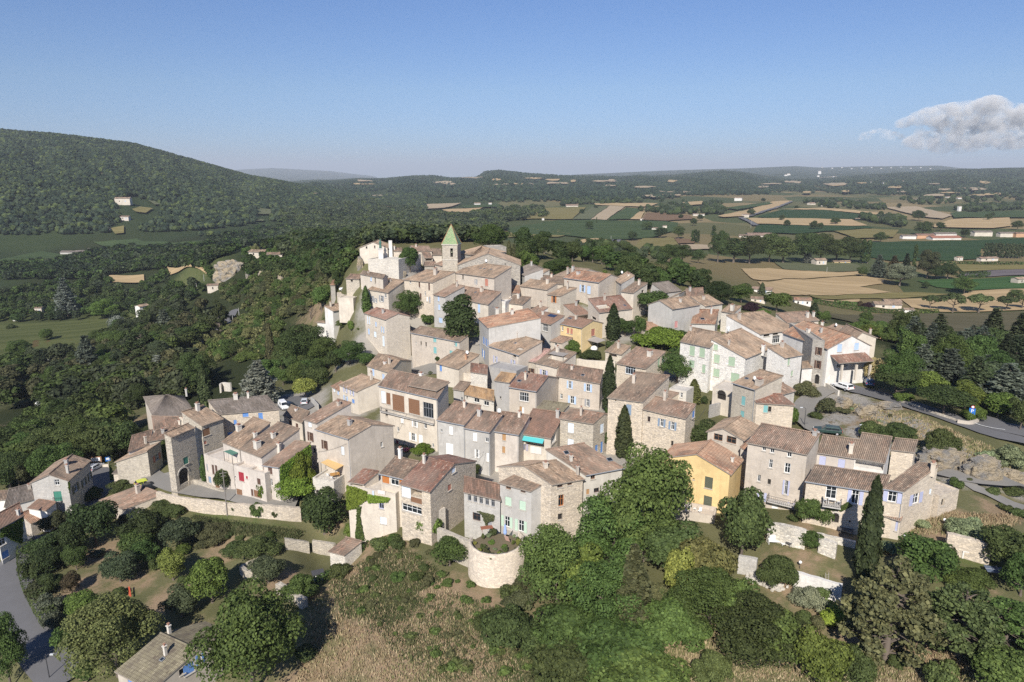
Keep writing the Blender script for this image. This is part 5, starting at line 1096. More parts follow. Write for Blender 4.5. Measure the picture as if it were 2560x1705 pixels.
t('round','broad','b',1350,850,1100,150,'green tree under the stained grey gable')
t('acacia','broad','b',1500,550,920,430,'dark flat topped acacia between the red roof and the grey gable')
t('bush','ivy','b',1560,1020,1215,560,'wide vine arbour left of the four shutter stone house')
t('bush','broad','b',1790,990,1110,260,'dark green vine pergola beside the stone house chimneys')
t('bush','bright','b',590,1105,1290,220,'green vine bush in front of the yellow upper house')
t('bush','shrub','b',790,1260,1345,250,'potted shrubs on the cream terrace wall')
t('bush','shrub','b',1020,1130,1220,110,'shrub beside the grey canopy')
t('bush','broad','b',80,985,1130,250,'dense green bush below the orange roofed house')
t('big','broad','e',1780,245,480,500,'big wisteria mound on the terrace behind the big stone house',name='wisteria')
t('cypress','bamboo','e',1960,430,725,150,'yellow green bamboo clump beside the arched loggia',name='bamboo_clump')
t('bush','shrub','e',2090,620,720,110,'small shrub at the foot of the arched loggia')
t('cypress','fir','f',598,10,170,120,'small dark conifer beside the teal shutter house')
t('bush','bright','f',1240,70,310,170,'yellow green creeper on the rounded stone house',name='creeper')
t('round','oak','f',700,1010,1600,420,'dark bushy tree right of the yellow house')
t('bush','broad','f',1500,1060,1400,390,'large ivy mass between balcony house and long stone house',name='ivy_mass')
t('cypress','broad','f',1560,980,1180,100,'ivy column beside the terrace doors',name='ivy_column')
t('cypress','broad','f',1400,870,1100,50,'thin ivy strand up the corner of the balcony house',name='ivy_strand')
t('bush','shrub','f',1290,1290,1370,140,'lavender bush below the balcony house')
t('cypress','broad','a',165,695,1005,100,'dark cypress beside the cream house at the left rim')
t('bush','ivy','a',510,690,960,170,'ivy covered wall end beside the dark round tree',name='ivy_mass')
t('round','broad','a',640,730,1080,320,'dark round bay tree in front of the tall stone house')
t('bush','bright','a',860,1010,1140,150,'bright shrub at the foot of the tall stone house')
t('round','broad','a',660,250,545,220,'plane tree on the church square')
t('tall','oak','a',1250,775,1440,400,'tall dark fir like tree in the middle of the upper village')
t('big','broad','a',1560,-10,330,430,'great round lime tree behind the church',name='lime_tree',Y=262)
t('cypress','dull','a',1778,180,420,60,'left cypress of the pair beside the stone tower house')
t('cypress','dull','a',1832,225,430,75,'right cypress of the pair beside the stone tower house')
t('round','bright','a',1990,285,590,260,'bright green tree right of the church gable')
t('round','broad','a',2290,395,610,260,'dense green tree above the little red roof')
t('round','broad','b',470,190,430,300,'broad chestnut behind the hilltop blue shutter house')
t('bush','ivy','a',845,1450,1540,110,'pergola vine on the grey box in the upper lane')
t('bush','broad','a',975,1490,1560,70,'small dark shrub right of the pergola vine')
t('big','oak','b',1240,150,540,330,'large brownish oak behind the hilltop houses',Y=235)
t('round','dull','b',1540,230,520,240,'olive coloured oak on the right rim of the hilltop')
t('big','oak','b',1420,330,520,300,'spreading oak in front of the olive coloured one')
t('round','broad','c',690,20,250,260,'round umbrella shaped tree at the rim above the long tiled house')
t('big','oak','c',450,10,270,340,'dark oak above the white long house')
t('cypress','fir','c',925,25,170,70,'small pointed conifer beside the white villa in the wheat')
t('round','broad','c',1090,140,350,290,'leafy tree between villas and long tiled house')
t('bush','purple','c',800,240,340,230,'purple plum hedge behind the long tiled house',name='purple_plum_tree')
t('bush','bright','c',930,325,390,180,'bright bush at the purple hedge')
t('cypress','fir','c',1510,250,440,110,'dark conifer right of the two chimneys')
t('round','broad','c',1620,340,480,140,'green tree right of the dark conifer')
t('round','blossom','x',870,1140,1430,180,'cream blossoming tree beside the porch house')
t('bush','bright','x',690,1170,1340,170,'vine over the porch of the cream porch house')
t('bush','bright','x',575,1220,1300,110,'small vine left of the porch pillar')
t('big','broad','y',930,60,560,420,'dark maple right of the blossoming tree')
t('acacia','oak','y',930,260,590,380,'dark flat tree over the upper road')
t('cedar','cedar','y',1180,10,420,360,'blue grey cedar behind the dark maple')
t('cedar','cedar','y',1440,50,470,430,'broad blue green cedar in the middle of the park')
t('cedar','fir','y',1690,130,620,380,'dark cedar right of the broad blue green one')
t('cedar','cedar','y',1990,180,700,560,'large silver cedar at the right of the park')
t('fir','fir','x',2010,640,1120,310,'tall dark fir standing up against the ploughed field')
t('fir','fir','x',2270,690,1180,330,'second tall fir at the right edge against the ploughed field')
t('bare','brown','y',1190,370,545,180,'bare pale dead tree at the upper road')
t('round','bright','y',1250,310,560,330,'bright green tree behind the dead tree')
t('acacia','oak','y',1400,440,750,470,'dark spreading tree with bare trunk over the road bend')
t('round','bright','y',1610,390,700,330,'bright green tree left of the silver cedar')
t('round','bright','y',1930,490,770,330,'bright yellow green maple under the silver cedar')
t('bush','bright','y',1690,620,800,240,'bright bush behind the parking sign')
t('round','oak','y',2150,520,900,240,'dark tree on the right edge of the road')
t('bush','bright','y',1030,510,620,200,'bright hedge bush along the upper road wall')
t('bush','dull','y',240,560,720,200,'dull shrub at the top of the rocky mound')
t('bush','dull','y',430,660,720,130,'small dull shrub among the pale rocks')
t('bush','dull','y',60,380,560,240,'dry grey shrub by the white parked van')
t('bush','shrub','y',160,690,780,150,'green shrub at the inside of the lane bend')
t('bush','shrub','y',700,770,950,270,'green thicket on the rock behind the brown roofs, left part')
t('bush','shrub','y',960,780,990,340,'green thicket on the rock behind the brown roofs, right part')
t('bush','shrub','y',1350,850,1180,330,'large leaning shrub on the rock ledge')
t('bush','broad','y',1530,1355,1460,145,'clipped round bush at the corner of the lower road')
t('bush','shrub','y',1900,1440,1520,170,'first low shrub in the strip between the lower roads')
t('bush','shrub','y',2090,1450,1540,200,'second low shrub in the strip between the lower roads')
t('bush','iris','y',2050,1000,1250,330,'pale green broom bush under the right road')
t('bush','iris','y',1830,1080,1200,220,'pale grass clump left of the broom bush')
t('bush','iris','g',1210,1330,1440,200,'pale green iris bed along the end wall')
t('bush','iris','g',1785,1320,1430,150,'pale round iris clump on the lawn')
t('bush','iris','o',660,245,360,200,'pale iris bed above the dark terrace tree')
t('bush','iris','o',1400,130,260,420,'long pale iris bed on top of the terrace wall')
t('bush','shrub','g',2140,1170,1260,130,'shrub beside the footpath, left one')
t('bush','shrub','g',2300,1220,1320,200,'shrub beside the footpath, right one')
for i,(cx,yt,yb,wd)in enumerate(((1432,528,682,165),(1650,540,712,230),(1905,528,712,225),(2172,543,698,180),(2330,530,680,150))):
 t('umbrella','pine','x',cx,yt,yb,wd,('first','second','third','fourth','fifth')[i]+' umbrella pine from the left along the wheat field drive',group='row of umbrella pines')
t('round','broad','x',1765,375,525,215,'lone oak on the green field behind the umbrella pines')
t('round','oak','x',2265,475,610,160,'dark oak behind the row of umbrella pines')
t('round','oak','x',1385,400,472,75,'small round oak at the edge of the green field')
t('bush','purple','x',822,598,676,115,'dark purple tree before the blue shutter villa',name='purple_plum_tree')
t('bush','brown','x',742,590,655,75,'clipped brownish tree before the blue shutter villa')
t('bush','purple','x',1000,830,920,150,'purple tree behind the terracotta bungalow',name='purple_plum_tree')
t('round','bright','x',830,820,960,180,'bright green tree behind the cream gabled house')
t('round','broad','x',1190,810,970,190,'green tree right of the terracotta bungalow')
t('bush','broad','x',700,800,880,200,'dark bushes at the edge of the ploughed field')
t('cedar','cedar','x',915,135,370,180,'silver cedar at the left end of the copse in the wheat')
t('fir','brown','x',1060,145,380,170,'dark brown fir in the copse in the wheat')
t('fir','fir','x',1180,120,380,130,'dark fir in the middle of the copse')
t('poplar','oak','x',1265,40,330,55,'single tall poplar rising from the copse')
t('round','dull','x',1400,90,380,200,'tall grey green tree in the copse')
t('round','oak','x',1600,220,385,190,'dark oak at the right end of the copse')
t('round','oak','x',1480,240,390,180,'dark oak second from the right end of the copse')
t('big','olive','x',1130,300,450,280,'wide grey willow in front of the copse')
t('round','oak','x',760,260,360,100,'small dark tree left of the copse')
for i in range(12):t('poplar','fir','x',1960+i*34,18+(i*7)%13,175,46,'dark poplar in the dense poplar row at the right edge',group='poplar row at the right')
for i,(cx,yt,yb,wd,sh)in enumerate(((800,395,560,110,'big'),(880,430,560,120,'tall'),(960,415,565,150,'big'),(1060,405,560,150,'big'),(1130,425,565,120,'tall'),(1240,400,560,160,'big'),(1320,405,560,160,'big'),(1400,440,560,110,'tall'),(1470,425,560,130,'big'))):
 t(sh,'oak','t',cx,yt,yb,wd,('first','second','third','fourth','fifth','sixth','seventh','eighth','ninth')[i]+' tall dark tree from the left in the river copse behind the wheat',group='river copse behind the wheat')
t('poplar','oak','t',1535,440,565,36,'left poplar at the right end of the river copse')
t('poplar','oak','t',1560,445,565,34,'right poplar at the right end of the river copse')
t('cedar','silver','t',1258,500,562,60,'small silver spruce in front of the river copse')
t('poplar','oak','t',165,448,560,38,'thick dark poplar above the hilltop roofs')
t('round','oak','t',40,460,540,60,'small dark tree left of the thick poplar')
t('round','oak','t',125,462,520,40,'round dark tree beside the field lane')
t('round','oak','t',560,480,562,120,'dark grove tree behind the wheat, left of the river copse')
t('round','oak','t',620,500,562,120,'second dark grove tree left of the river copse')
t('round','oak','t',700,490,562,80,'third dark grove tree left of the river copse')
t('poplar','oak','t',670,395,460,20,'left poplar of the trio in the plain')
t('poplar','oak','t',685,392,460,22,'middle poplar of the trio in the plain')
t('poplar','oak','t',700,395,460,20,'right poplar of the trio in the plain')
t('poplar','oak','t',780,370,420,26,'tall pointed poplar in the middle of the plain')
t('round','oak','t',600,375,440,60,'dark tree pair beside the plain farm')
t('round','oak','t',510,390,435,70,'dark tree left of the plain farm')
t('round','oak','t',370,400,450,55,'dark round tree in the green field')
t('round','oak','t',440,370,400,60,'dark tree above the green field')
t('round','oak','t',1625,420,460,70,'dark bush tree left of the farm sheds')
t('round','oak','t',1840,365,420,90,'dark tree behind the farm sheds')
t('round','oak','t',2055,390,435,50,'dark conifer right of the farm sheds')
t('round','oak','t',2320,350,395,60,'dark tree at the right edge of the plain')
t('round','oak','t',1820,310,350,70,'dark tree pair above the lavender field')
t('round','broad','p',435,805,940,125,'lone round tree on the left valley meadow')
t('bush','shrub','p',235,925,995,110,'small round bush on the left valley meadow')
t('bush','shrub','p',110,760,825,90,'small bush at the far side of the valley meadow')
t('willow','silver','p',1080,695,815,170,'weeping willow at the far corner of the valley meadow')
t('round','bright','p',960,530,720,230,'pale green lime tree in the valley wood',name='lime_tree')
t('cedar','silver','p',625,335,700,230,'great grey cedar in the valley wood')
t('cedar','cedar','p',830,860,1300,280,'blue grey spruce at the lower edge of the valley meadow')
t('cedar','silver','p',1470,1030,1300,300,'drooping silver cedar in the left gardens')
t('cedar','cedar','p',1530,620,930,220,'pair of grey cedars beside the pink villas')
t('round','bright','p',990,1000,1240,170,'yellow green tree right of the blue spruce')
t('pine','pine','p',1330,800,1200,320,'broad brown green pine in the left gardens')
t('big','broad','p',1060,830,1050,280,'dark oak at the right end of the valley meadow')
t('cypress','cypress','p',1667,1010,1430,115,'left cypress of the pair above the hipped roof house')
t('cypress','cypress','p',1905,1150,1600,125,'right cypress of the pair above the hipped roof house')
t('big','oak','p',1810,1010,1420,270,'dark chestnut between the two left cypresses')
t('cypress','fir','p',1672,830,1000,36,'slim cypress at the pink villa')
t('pine','pine','p',2030,540,860,170,'tall leaning pine beside the hillside road')
t('cedar','silver','h',1230,-260,260,500,'grey green cedar behind the parking place')
t('round','yellow','h',1740,10,200,300,'yellow green tree at the parking place')
t('big','oak','q',1500,1090,1600,560,'big dark chestnut at the left rim of the village')
t('round','broad','q',1970,1290,1580,350,'bright fig below the big buttressed house')
t('round','broad','q',1650,680,980,210,'green tree on the left rim below the gatehouse')
t('bare','brown','q',1530,920,1080,260,'bare grey shrub at the edge of the dry bank')
t('bush','shrub','q',1890,1050,1170,150,'clipped garden shrub below the dormer house')
t('bush','bright','q',1990,1080,1210,90,'yellow green shrub in the rim garden')
t('round','oak','q',1850,500,720,130,'dark tree with pale trunk behind the white van')
t('cypress','fir','q',1825,190,320,50,'small pointed conifer on the far left rim')
t('cypress','dull','q',1085,1120,1640,110,'slender pale cypress on the scrub slope')
t('round','broad','k',640,210,700,560,'wide bright chestnut behind the grey house')
t('big','oak','k',600,60,560,640,'dark elm wood behind the wide chestnut, first tree')
t('big','oak','k',1020,10,480,480,'dark elm behind the lane sign')
t('round','oak','k',1390,60,330,230,'small dark elm at the left end of the dry bank')
t('round','dull','k',220,430,760,260,'dull oak at the far left behind the grey house')
t('bush','ivy','k',715,660,960,110,'ivy covered corner of the grey house',name='ivy_column')
t('bush','ivy','h',1700,800,1300,330,'vine covered gable at the end of the left row',name='vine_mass')
t('round','ivy','h',1640,1050,1390,420,'green vine shrub below the vine covered gable')
t('round','shrub','h',830,985,1300,220,'rounded climbing shrub on the terrace house front')
t('bush','shrub','h',1010,1130,1320,110,'climber beside the red shutter')
t('bush','ivy','h',1290,1080,1380,180,'ivy shrub at the brown garage door')
t('cypress','broad','h',600,850,1150,80,'ivy strand beside the gate tower',name='ivy_strand')
t('cypress','fir','h',975,430,585,90,'little dark cypress against the blue shutter house')
t('bush','shrub','h',160,660,930,120,'ivy bush on the left of the gate tower')
t('bush','shrub','h',960,1400,1500,120,'caper bush hanging on the lane wall, left one')
t('bush','broad','h',1200,1390,1560,170,'large caper bush hanging on the lane wall')
t('bush','shrub','h',1420,1450,1567,110,'caper bush hanging on the lane wall, right one')
t('cypress','broad','d',1580,1170,1420,80,'left ivy column on the row of houses',name='ivy_column')
t('cypress','broad','d',1885,1190,1385,75,'right ivy column on the row of houses',name='ivy_column')
t('big','oak','q',1350,1180,1640,420,'dark chestnut left of the big rim chestnut')
t('big','broad','q',1700,1250,1640,380,'broad green chestnut in front of the big rim chestnut')
t('round','oak','q',1230,1330,1660,300,'dark tree at the lower end of the rim chestnuts')
t('bush','shrub','q',1760,1000,1130,180,'green bush beside the dormer house')
t('round','broad','q',2160,1480,1600,200,'small green tree at the foot of the buttresses')
t('bush','dull','q',1450,900,1010,240,'dry bush on the dry bank of the rim')
def sheetmesh(name,pts3,mat,off,label,res=None):
 """a flat sheet laid over the ground inside a world polygon"""
 bm=bmesh.new();vs=[bm.verts.new((p[0],p[1],0))for p in pts3]
 f=bm.faces.new(vs);bmesh.ops.triangulate(bm,faces=[f])
 L=max((Vector(vs[i].co)-Vector(vs[i-1].co)).length for i in range(len(vs)));tgt=res or max(2.,L/14)
 for _ in range(6):
  es=[e for e in bm.edges if e.calc_length()>tgt]
  if not es:break
  bmesh.ops.subdivide_edges(bm,edges=es,cuts=1);bmesh.ops.triangulate(bm,faces=bm.faces[:])
 for v in bm.verts:v.co.z=float(T2(v.co.x,v.co.y))+off
 bm.normal_update()
 for q in bm.faces:
  if q.normal.z<0:q.normal_flip()
 me=bpy.data.meshes.new(name);bm.to_mesh(me);bm.free();me.materials.append(mat)
 me.polygons.foreach_set('use_smooth',np.ones(len(me.polygons),bool))
 o=link(bpy.data.objects.new(name,me));o['kind']='structure';o['label']=label;return o
FIELDC=dict(wheat=((.44,.32,.175),(.52,.385,.22)),pale=((.46,.37,.25),(.40,.31,.21)),olive=((.20,.175,.07),(.25,.21,.095)),green=((.055,.085,.036),(.085,.115,.05)),dgreen=((.032,.062,.028),(.05,.085,.036)),bean=((.05,.105,.036),(.07,.125,.045)),plough=((.115,.10,.060),(.165,.135,.088)),lav=((.155,.135,.14),(.19,.165,.16)),brown=((.19,.12,.075),(.23,.155,.095)),meadow=((.075,.095,.035),(.13,.135,.055)),poppy=((.13,.075,.04),(.10,.10,.042)),greyg=((.12,.135,.075),(.16,.16,.09)))
def fieldmat(k,ang):
 key='field_%s_%d'%(k,int(ang*10));
 if key in MATS:return MATS[key]
 t=NT(key);p=t.pos();a,b=FIELDC[k]
 n=t.noise(p,.035,5,.65);n2=t.noise(p,.4,4,.7)
 mp=t.n('ShaderNodeMapping');mp.inputs['Rotation'].default_value=(0,0,ang);mp.inputs['Scale'].default_value=(.004,.16,.0);t.l(p,mp.inputs['Vector'])
 st=t.n('ShaderNodeTexNoise');st.inputs['Scale'].default_value=1;st.inputs['Detail'].default_value=3;t.l(mp.outputs[0],st.inputs['Vector'])
 c=t.mix(t.math('ADD',t.math('MULTIPLY',n,.6),t.math('MULTIPLY',n2,.4)),mul(a,.82),mul(b,1.1));c=t.mix(t.math('MULTIPLY',t.ramp(st.outputs['Fac'],[(.42,(0,0,0)),(.58,(1,1,1))]),.6),c,mul(a,.72))
 if k=='plough':
  wv=t.n('ShaderNodeTexWave');wv.inputs['Scale'].default_value=.42;wv.inputs['Distortion'].default_value=1.2;wv.inputs['Detail'].default_value=2;mp2=t.n('ShaderNodeMapping');mp2.inputs['Rotation'].default_value=(0,0,ang+1.57);t.l(p,mp2.inputs['Vector']);t.l(mp2.outputs[0],wv.inputs['Vector'])
  c=t.mix(t.math('MULTIPLY',wv.outputs['Fac'],.5),c,(.075,.085,.04))
 t.col(c);t.b.inputs['Roughness'].default_value=1;t.b.inputs['Specular IOR Level'].default_value=.03;MATS[key]=t.m;return t.m
_fi=[0]
def field(kind,fr,pts,label,ang=.2):
 _fi[0]+=1;P3=[cast(*fp(fr,*q))for q in pts];Y=np.mean([p[1]for p in P3]);L=max(np.ptp([p[0]for p in P3]),1)
 off=.25+Y*.0007+.02*_fi[0]*Y/600
 sheetmesh('field',P3,fieldmat(kind,ang),off,label,max(6.,L/22))
fd=field
fd('wheat','x',[(-420,285),(-150,275),(0,292),(200,310),(520,322),(725,312),(740,350),(380,372),(0,388),(-300,400)],'ripe wheat field behind the village',.1)
fd('wheat','x',[(-260,420),(0,394),(500,370),(780,365),(990,395),(965,440),(740,465),(1050,520),(700,542),(250,546),(0,546),(-150,530)],'second wheat field below the farm track',.1)
fd('greyg','x',[(-100,222),(280,232),(640,232),(745,258),(725,308),(420,320),(200,308),(0,290)],'green strip of young crop behind the wheat',.05)
fd('bean','x',[(1300,405),(1420,398),(2500,360),(2500,488),(1840,498),(1500,470)],'bright green crop field on the right',.05)
fd('wheat','x',[(1840,504),(2500,488),(2500,690),(1530,712),(1250,668),(1140,582),(1500,575),(1700,560)],'stubble field behind the umbrella pines',.1)
fd('wheat','x',[(270,585),(740,590),(740,615),(470,614)],'narrow wheat strip beside the hedge')
fd('olive','x',[(250,550),(700,546),(1060,524),(1300,520),(1640,540),(1200,574),(740,586),(300,580)],'dry grass strip in front of the wheat')
fd('plough','x',[(420,722),(1000,724),(1520,722),(2500,704),(2500,985),(1300,962),(640,802),(440,765)],'ploughed field with green rows',.12)
fd('lav','x',[(1740,332),(1990,312),(2500,286),(2500,352),(2000,368),(1700,352)],'lavender field at the right')
fd('olive','x',[(1600,215),(2500,262),(2500,286),(1990,308),(1760,316),(1620,262)],'dry yellow field right of the copse')
fd('dgreen','t',[(1470,480),(1560,462),(2140,452),(2500,432),(2500,500),(2140,492),(2130,520),(1480,534)],'dark green irrigated field')
fd('dgreen','t',[(1560,535),(1480,530),(2140,515),(2130,545),(1700,560)],'dark green field in front of the copse')
fd('olive','t',[(245,500),(270,470),(420,440),(575,436),(618,495),(500,525),(360,528),(255,515)],'yellow green hill meadow behind the roofs')
fd('wheat','t',[(20,480),(60,462),(262,456),(205,488),(60,500)],'wheat corner at the field lane')
fd('green','t',[(0,348),(520,352),(600,364),(590,400),(480,436),(150,442),(-240,420),(-280,392)],'long green field in the plain',.0)
fd('olive','s',[(1560,592),(1565,560),(1720,532),(1910,520),(2000,572),(1900,588)],'yellow green knoll field',.0)
fd('olive','t',[(-120,288),(132,285),(62,345),(-200,345)],'olive coloured strip field')
fd('greyg','t',[(62,346),(170,280),(250,278),(152,347)],'grey green strip field',.9)
fd('pale','t',[(155,348),(252,278),(332,280),(236,349)],'pale pinkish strip field',.9)
fd('green','t',[(240,348),(336,286),(424,292),(356,346)],'green vineyard strip',.9)
fd('wheat','t',[(354,346),(382,305),(430,308),(408,346)],'narrow pale strip field')
fd('brown','t',[(414,347),(440,312),(660,326),(680,346),(550,353)],'reddish bare field')
fd('wheat','t',[(172,264),(500,264),(446,284),(182,276)],'wheat strip on the low crest')
fd('wheat','t',[(800,330),(950,300),(1080,255),(1182,250),(1100,290),(960,330),(830,336)],'wheat field along the country road')
fd('dgreen','t',[(990,336),(1120,300),(1330,300),(1600,328),(1752,340),(1720,358),(1480,346),(1180,342)],'dark green wedge field')
fd('wheat','t',[(950,340),(1170,340),(1480,348),(1560,380),(1390,380),(1000,372)],'light wheat field below the wedge')
fd('dgreen','t',[(1000,376),(1560,382),(1592,390),(1350,408),(1190,420),(980,410)],'dark green strip below the light wheat')
fd('wheat','t',[(1120,296),(1330,288),(1762,326),(1754,338),(1330,300)],'long thin wheat strip')
fd('pale','t',[(1650,286),(1800,280),(1990,326),(1940,346),(1840,336)],'cut lavender field')
fd('wheat','t',[(1880,378),(2000,345),(2280,340),(2290,380),(2200,392),(1900,388)],'stubble field above the sheds')
fd('green','t',[(1980,312),(2500,300),(2500,338),(2000,340)],'green field at the far right')
fd('pale','t',[(610,478),(782,478),(770,500),(640,501)],'pale bare field before the copse')
fd('brown','t',[(580,446),(690,450),(680,470),(600,472)],'brown tilled patch')
fd('olive','t',[(1390,406),(1600,395),(1720,400),(1690,440),(1500,444)],'straw coloured field left of the sheds')
fd('wheat','t',[(620,262),(720,254),(740,270),(650,278)],'small wheat patch');fd('green','t',[(830,290),(1060,262),(1080,268),(900,300)],'green slope patch')
fd('wheat','s',[(1100,404),(1390,390),(1310,424),(1110,418)],'wheat clearing beyond the church');fd('wheat','s',[(728,384),(868,345),(895,350),(862,382)],'pale hill clearing')
fd('pale','s',[(1000,368),(1240,358),(1130,392),(1010,398)],'tan clearing in the woods');fd('green','s',[(1245,374),(1505,366),(1500,386),(1260,392)],'green clearing in the woods')
fd('olive','s',[(940,584),(1030,560),(1088,562),(1062,588)],'small olive clearing behind the bell tower');fd('green','s',[(660,560),(1000,545),(1000,560),(800,566)],'young plantation clearing')
fd('green','r',[(640,842),(940,820),(1200,852),(1446,842),(1400,890),(1340,894),(1240,880),(870,902),(720,872)],'green valley field at the foot of the hill')
fd('greyg','r',[(1236,884),(1446,846),(1400,892),(1345,896)],'pale end of the green valley field')
fd('green','r',[(-200,985),(0,966),(280,906),(400,926),(548,946),(450,986),(200,962),(0,1022),(-200,1040)],'green field at the left edge')
fd('wheat','p',[(1000,336),(1325,333),(1330,405),(1040,410)],'small wheat field in the valley wood')
fd('wheat','p',[(1540,263),(1905,263),(1900,325),(1570,335)],'second small wheat field in the valley wood')
fd('meadow','p',[(-300,800),(0,775),(700,760),(1330,730),(1290,792),(760,932),(740,1020),(700,1044),(0,1082),(-300,1100)],'grassy valley meadow')
fd('poppy','p',[(-300,950),(0,938),(740,930),(738,985),(0,1008),(-300,1020)],'reddish poppy band across the meadow')
fd('greyg','r',[(1740,632),(1780,615),(1872,625),(1850,652),(1752,652)],'pale clearing high in the forest');fd('greyg','r',[(1648,692),(1680,682),(1812,690),(1800,702)],'small clearing low in the forest')
fd('olive','r',[(905,620),(960,605),(1050,615),(1000,650),(930,640)],'garden clearing below the hill farm');fd('olive','r',[(760,750),(850,735),(850,785),(790,790)],'meadow clearing on the hill foot');fd('greyg','r',[(1010,560),(1060,556),(1110,590),(1060,592)],'steep pale meadow on the hill')
rr_=np.random.default_rng(5)
for i in range(46):
 u=rr_.uniform(1380,2560)if i>10 else rr_.uniform(900,1400);v=rr_.uniform(455,496)if i>8 else rr_.uniform(440,470);a=rr_.uniform(9,34);b=rr_.uniform(1.6,4.)
 pl=[(u+a*math.cos(k)*rr_.uniform(.6,1.2),v+b*math.sin(k)*rr_.uniform(.6,1.2))for k in np.linspace(0,6.283,9)[:-1]]
 fd('pale' if i%3 else 'wheat','z',pl,'dry clearing in the scrub of the far hills')
def asphalt(k='road',c=(.155,.152,.155)):
 if k in MATS:return MATS[k]
 t=NT(k);p=t.pos();n=t.noise(p,.5,5,.7);n2=t.noise(p,14,3)
 t.col(t.mix(n2,t.mix(n,mul(c,.7),mul(c,1.3)),mul(c,.85)));t.b.inputs['Roughness'].default_value=.95;MATS[k]=t.m;return t.m
def smooth_line(P3,step=1.5):
 out=[];n=len(P3)
 for i in range(n-1):
  p0,p1,p2,p3=P3[max(i-1,0)],P3[i],P3[i+1],P3[min(i+2,n-1)];m=max(2,int(np.linalg.norm(p2-p1)/step))
  for k in range(m):
   s=k/m;out.append(.5*((2*p1)+(-p0+p2)*s+(2*p0-5*p1+4*p2-p3)*s*s+(-p0+3*p1-3*p2+p3)*s**3))
 out.append(P3[-1]);return np.array(out)
def ribbon(name,fr,pts,wd,mat,label,off=.16,kind='structure',flat=True):
 L=smooth_line([cast(*fp(fr,*q))for q in pts]);d=np.gradient(L[:,:2],axis=0);d/=np.linalg.norm(d,axis=1,keepdims=True)+1e-9;nn=np.stack([-d[:,1],d[:,0]],1)
 vs=[];cols=5
 for i in range(len(L)):
  for c in np.linspace(-.5,.5,cols):
   q=L[i,:2]+nn[i]*c*wd;vs.append((q[0],q[1],float(T2(q[0],q[1]))+off))
 vs=np.array(vs);z=vs[:,2].reshape(-1,cols);z[:]=z.max(1,keepdims=True)*.7+z*.3;vs[:,2]=z.ravel()
 f=[[i*cols+c,i*cols+c+1,(i+1)*cols+c+1,(i+1)*cols+c][::-1]for i in range(len(L)-1)for c in range(cols-1)]
 me=mesh_np(name,vs,f,[mat],smooth=True);o=link(bpy.data.objects.new(name,me));o['kind']=kind;o['label']=label;return L
A_=asphalt();C_=asphalt('concrete_lane',(.26,.245,.22));G_=asphalt('gravel',(.36,.28,.19))
ribbon('road','l',[(420,-70),(300,60),(190,230),(160,420),(170,620),(240,840),(345,1060),(470,1270),(650,1480),(760,1620)],5.6,A_,'asphalt road winding down at the lower left')
ribbon('verge','l',[(330,520),(345,680),(400,850),(470,990),(600,1200),(760,1390),(900,1500),(1000,1580)],1.1,G_,'dry straw verge along the winding road',.2)
ribbon('road','k',[(1040,560),(1120,600),(1190,700),(1150,820),(1040,900),(930,980)],4.5,A_,'shaded lane beside the grey house')
ribbon('lane','h',[(-330,960),(-120,1010),(0,1120),(150,1200),(300,1250),(500,1290),(800,1345),(1100,1385),(1400,1410),(1650,1425)],3.8,C_,'pale concrete lane above the retaining wall',.3)
ribbon('lane','y',[(300,500),(200,540),(80,610),(30,700),(60,800),(140,880),(260,935)],4.2,C_,'grey lane bending round the rocky mound',.3)
ribbon('road','y',[(230,330),(330,410),(480,482),(640,522),(900,590),(1200,690),(1450,775),(1700,860),(1950,945),(2250,1030)],5,A_,'asphalt road from the porch house to the parking place',.3)
ribbon('road','y',[(1720,790),(1820,815),(1960,870),(2250,950)],6,A_,'parking road at the right edge',.36)
ribbon('road_marking','y',[(1672,828),(1760,862),(1880,890),(2005,908)],.22,plain('road_paint',(.75,.75,.72),.6),'curved white line on the parking road',.48)
ribbon('lane','y',[(1380,1330),(1600,1382),(1900,1425),(2250,1465)],3.6,C_,'grey lower road behind the end house',.25)
ribbon('path','y',[(1600,1400),(1720,1470),(1900,1550),(2200,1680)],2.6,C_,'sloping footpath below the lower road',.25)
ribbon('road','q',[(700,985),(640,1040),(590,1140),(480,1240)],5,A_,'road cut on the scrub slope',.5)
ribbon('road','p',[(1900,920),(1800,970),(1690,1040)],4,C_,'pale road edge near the pink villas',.4)
ribbon('lane','t',[(195,492),(250,462),(300,448)],5,A_,'field lane in the plain',1.0);ribbon('road','t',[(915,336),(950,352),(995,380)],8,A_,'country road between wheat and green fields',2.0);ribbon('road','t',[(960,330),(1080,292),(1175,256)],8,A_,'far stretch of the country road',2.4)
def pad(name,fr,pts,mat,label,off=.28):return sheetmesh(name,[cast(*fp(fr,*q))for q in pts],mat,off,label,2.)
pad('parking','h',[(1420,340),(1470,190),(1700,180),(1860,290),(1760,350),(1600,370)],A_,'small asphalt parking place left of the village')
pad('lane','d',[(520,215),(660,235),(960,285),(1000,400),(860,400),(640,335)],C_,'pale concrete square in the middle lane')
pad('road','k',[(1640,690),(1800,640),(1950,600),(1990,740),(1870,790),(1700,740)],C_,'concrete forecourt before the gate tower',.32)
def hp(H,wl,x,y):
 o,tt,nn,L=wallplane(H,wl);return hit(o,nn,*fp(H.fr,x,y)),tt,nn
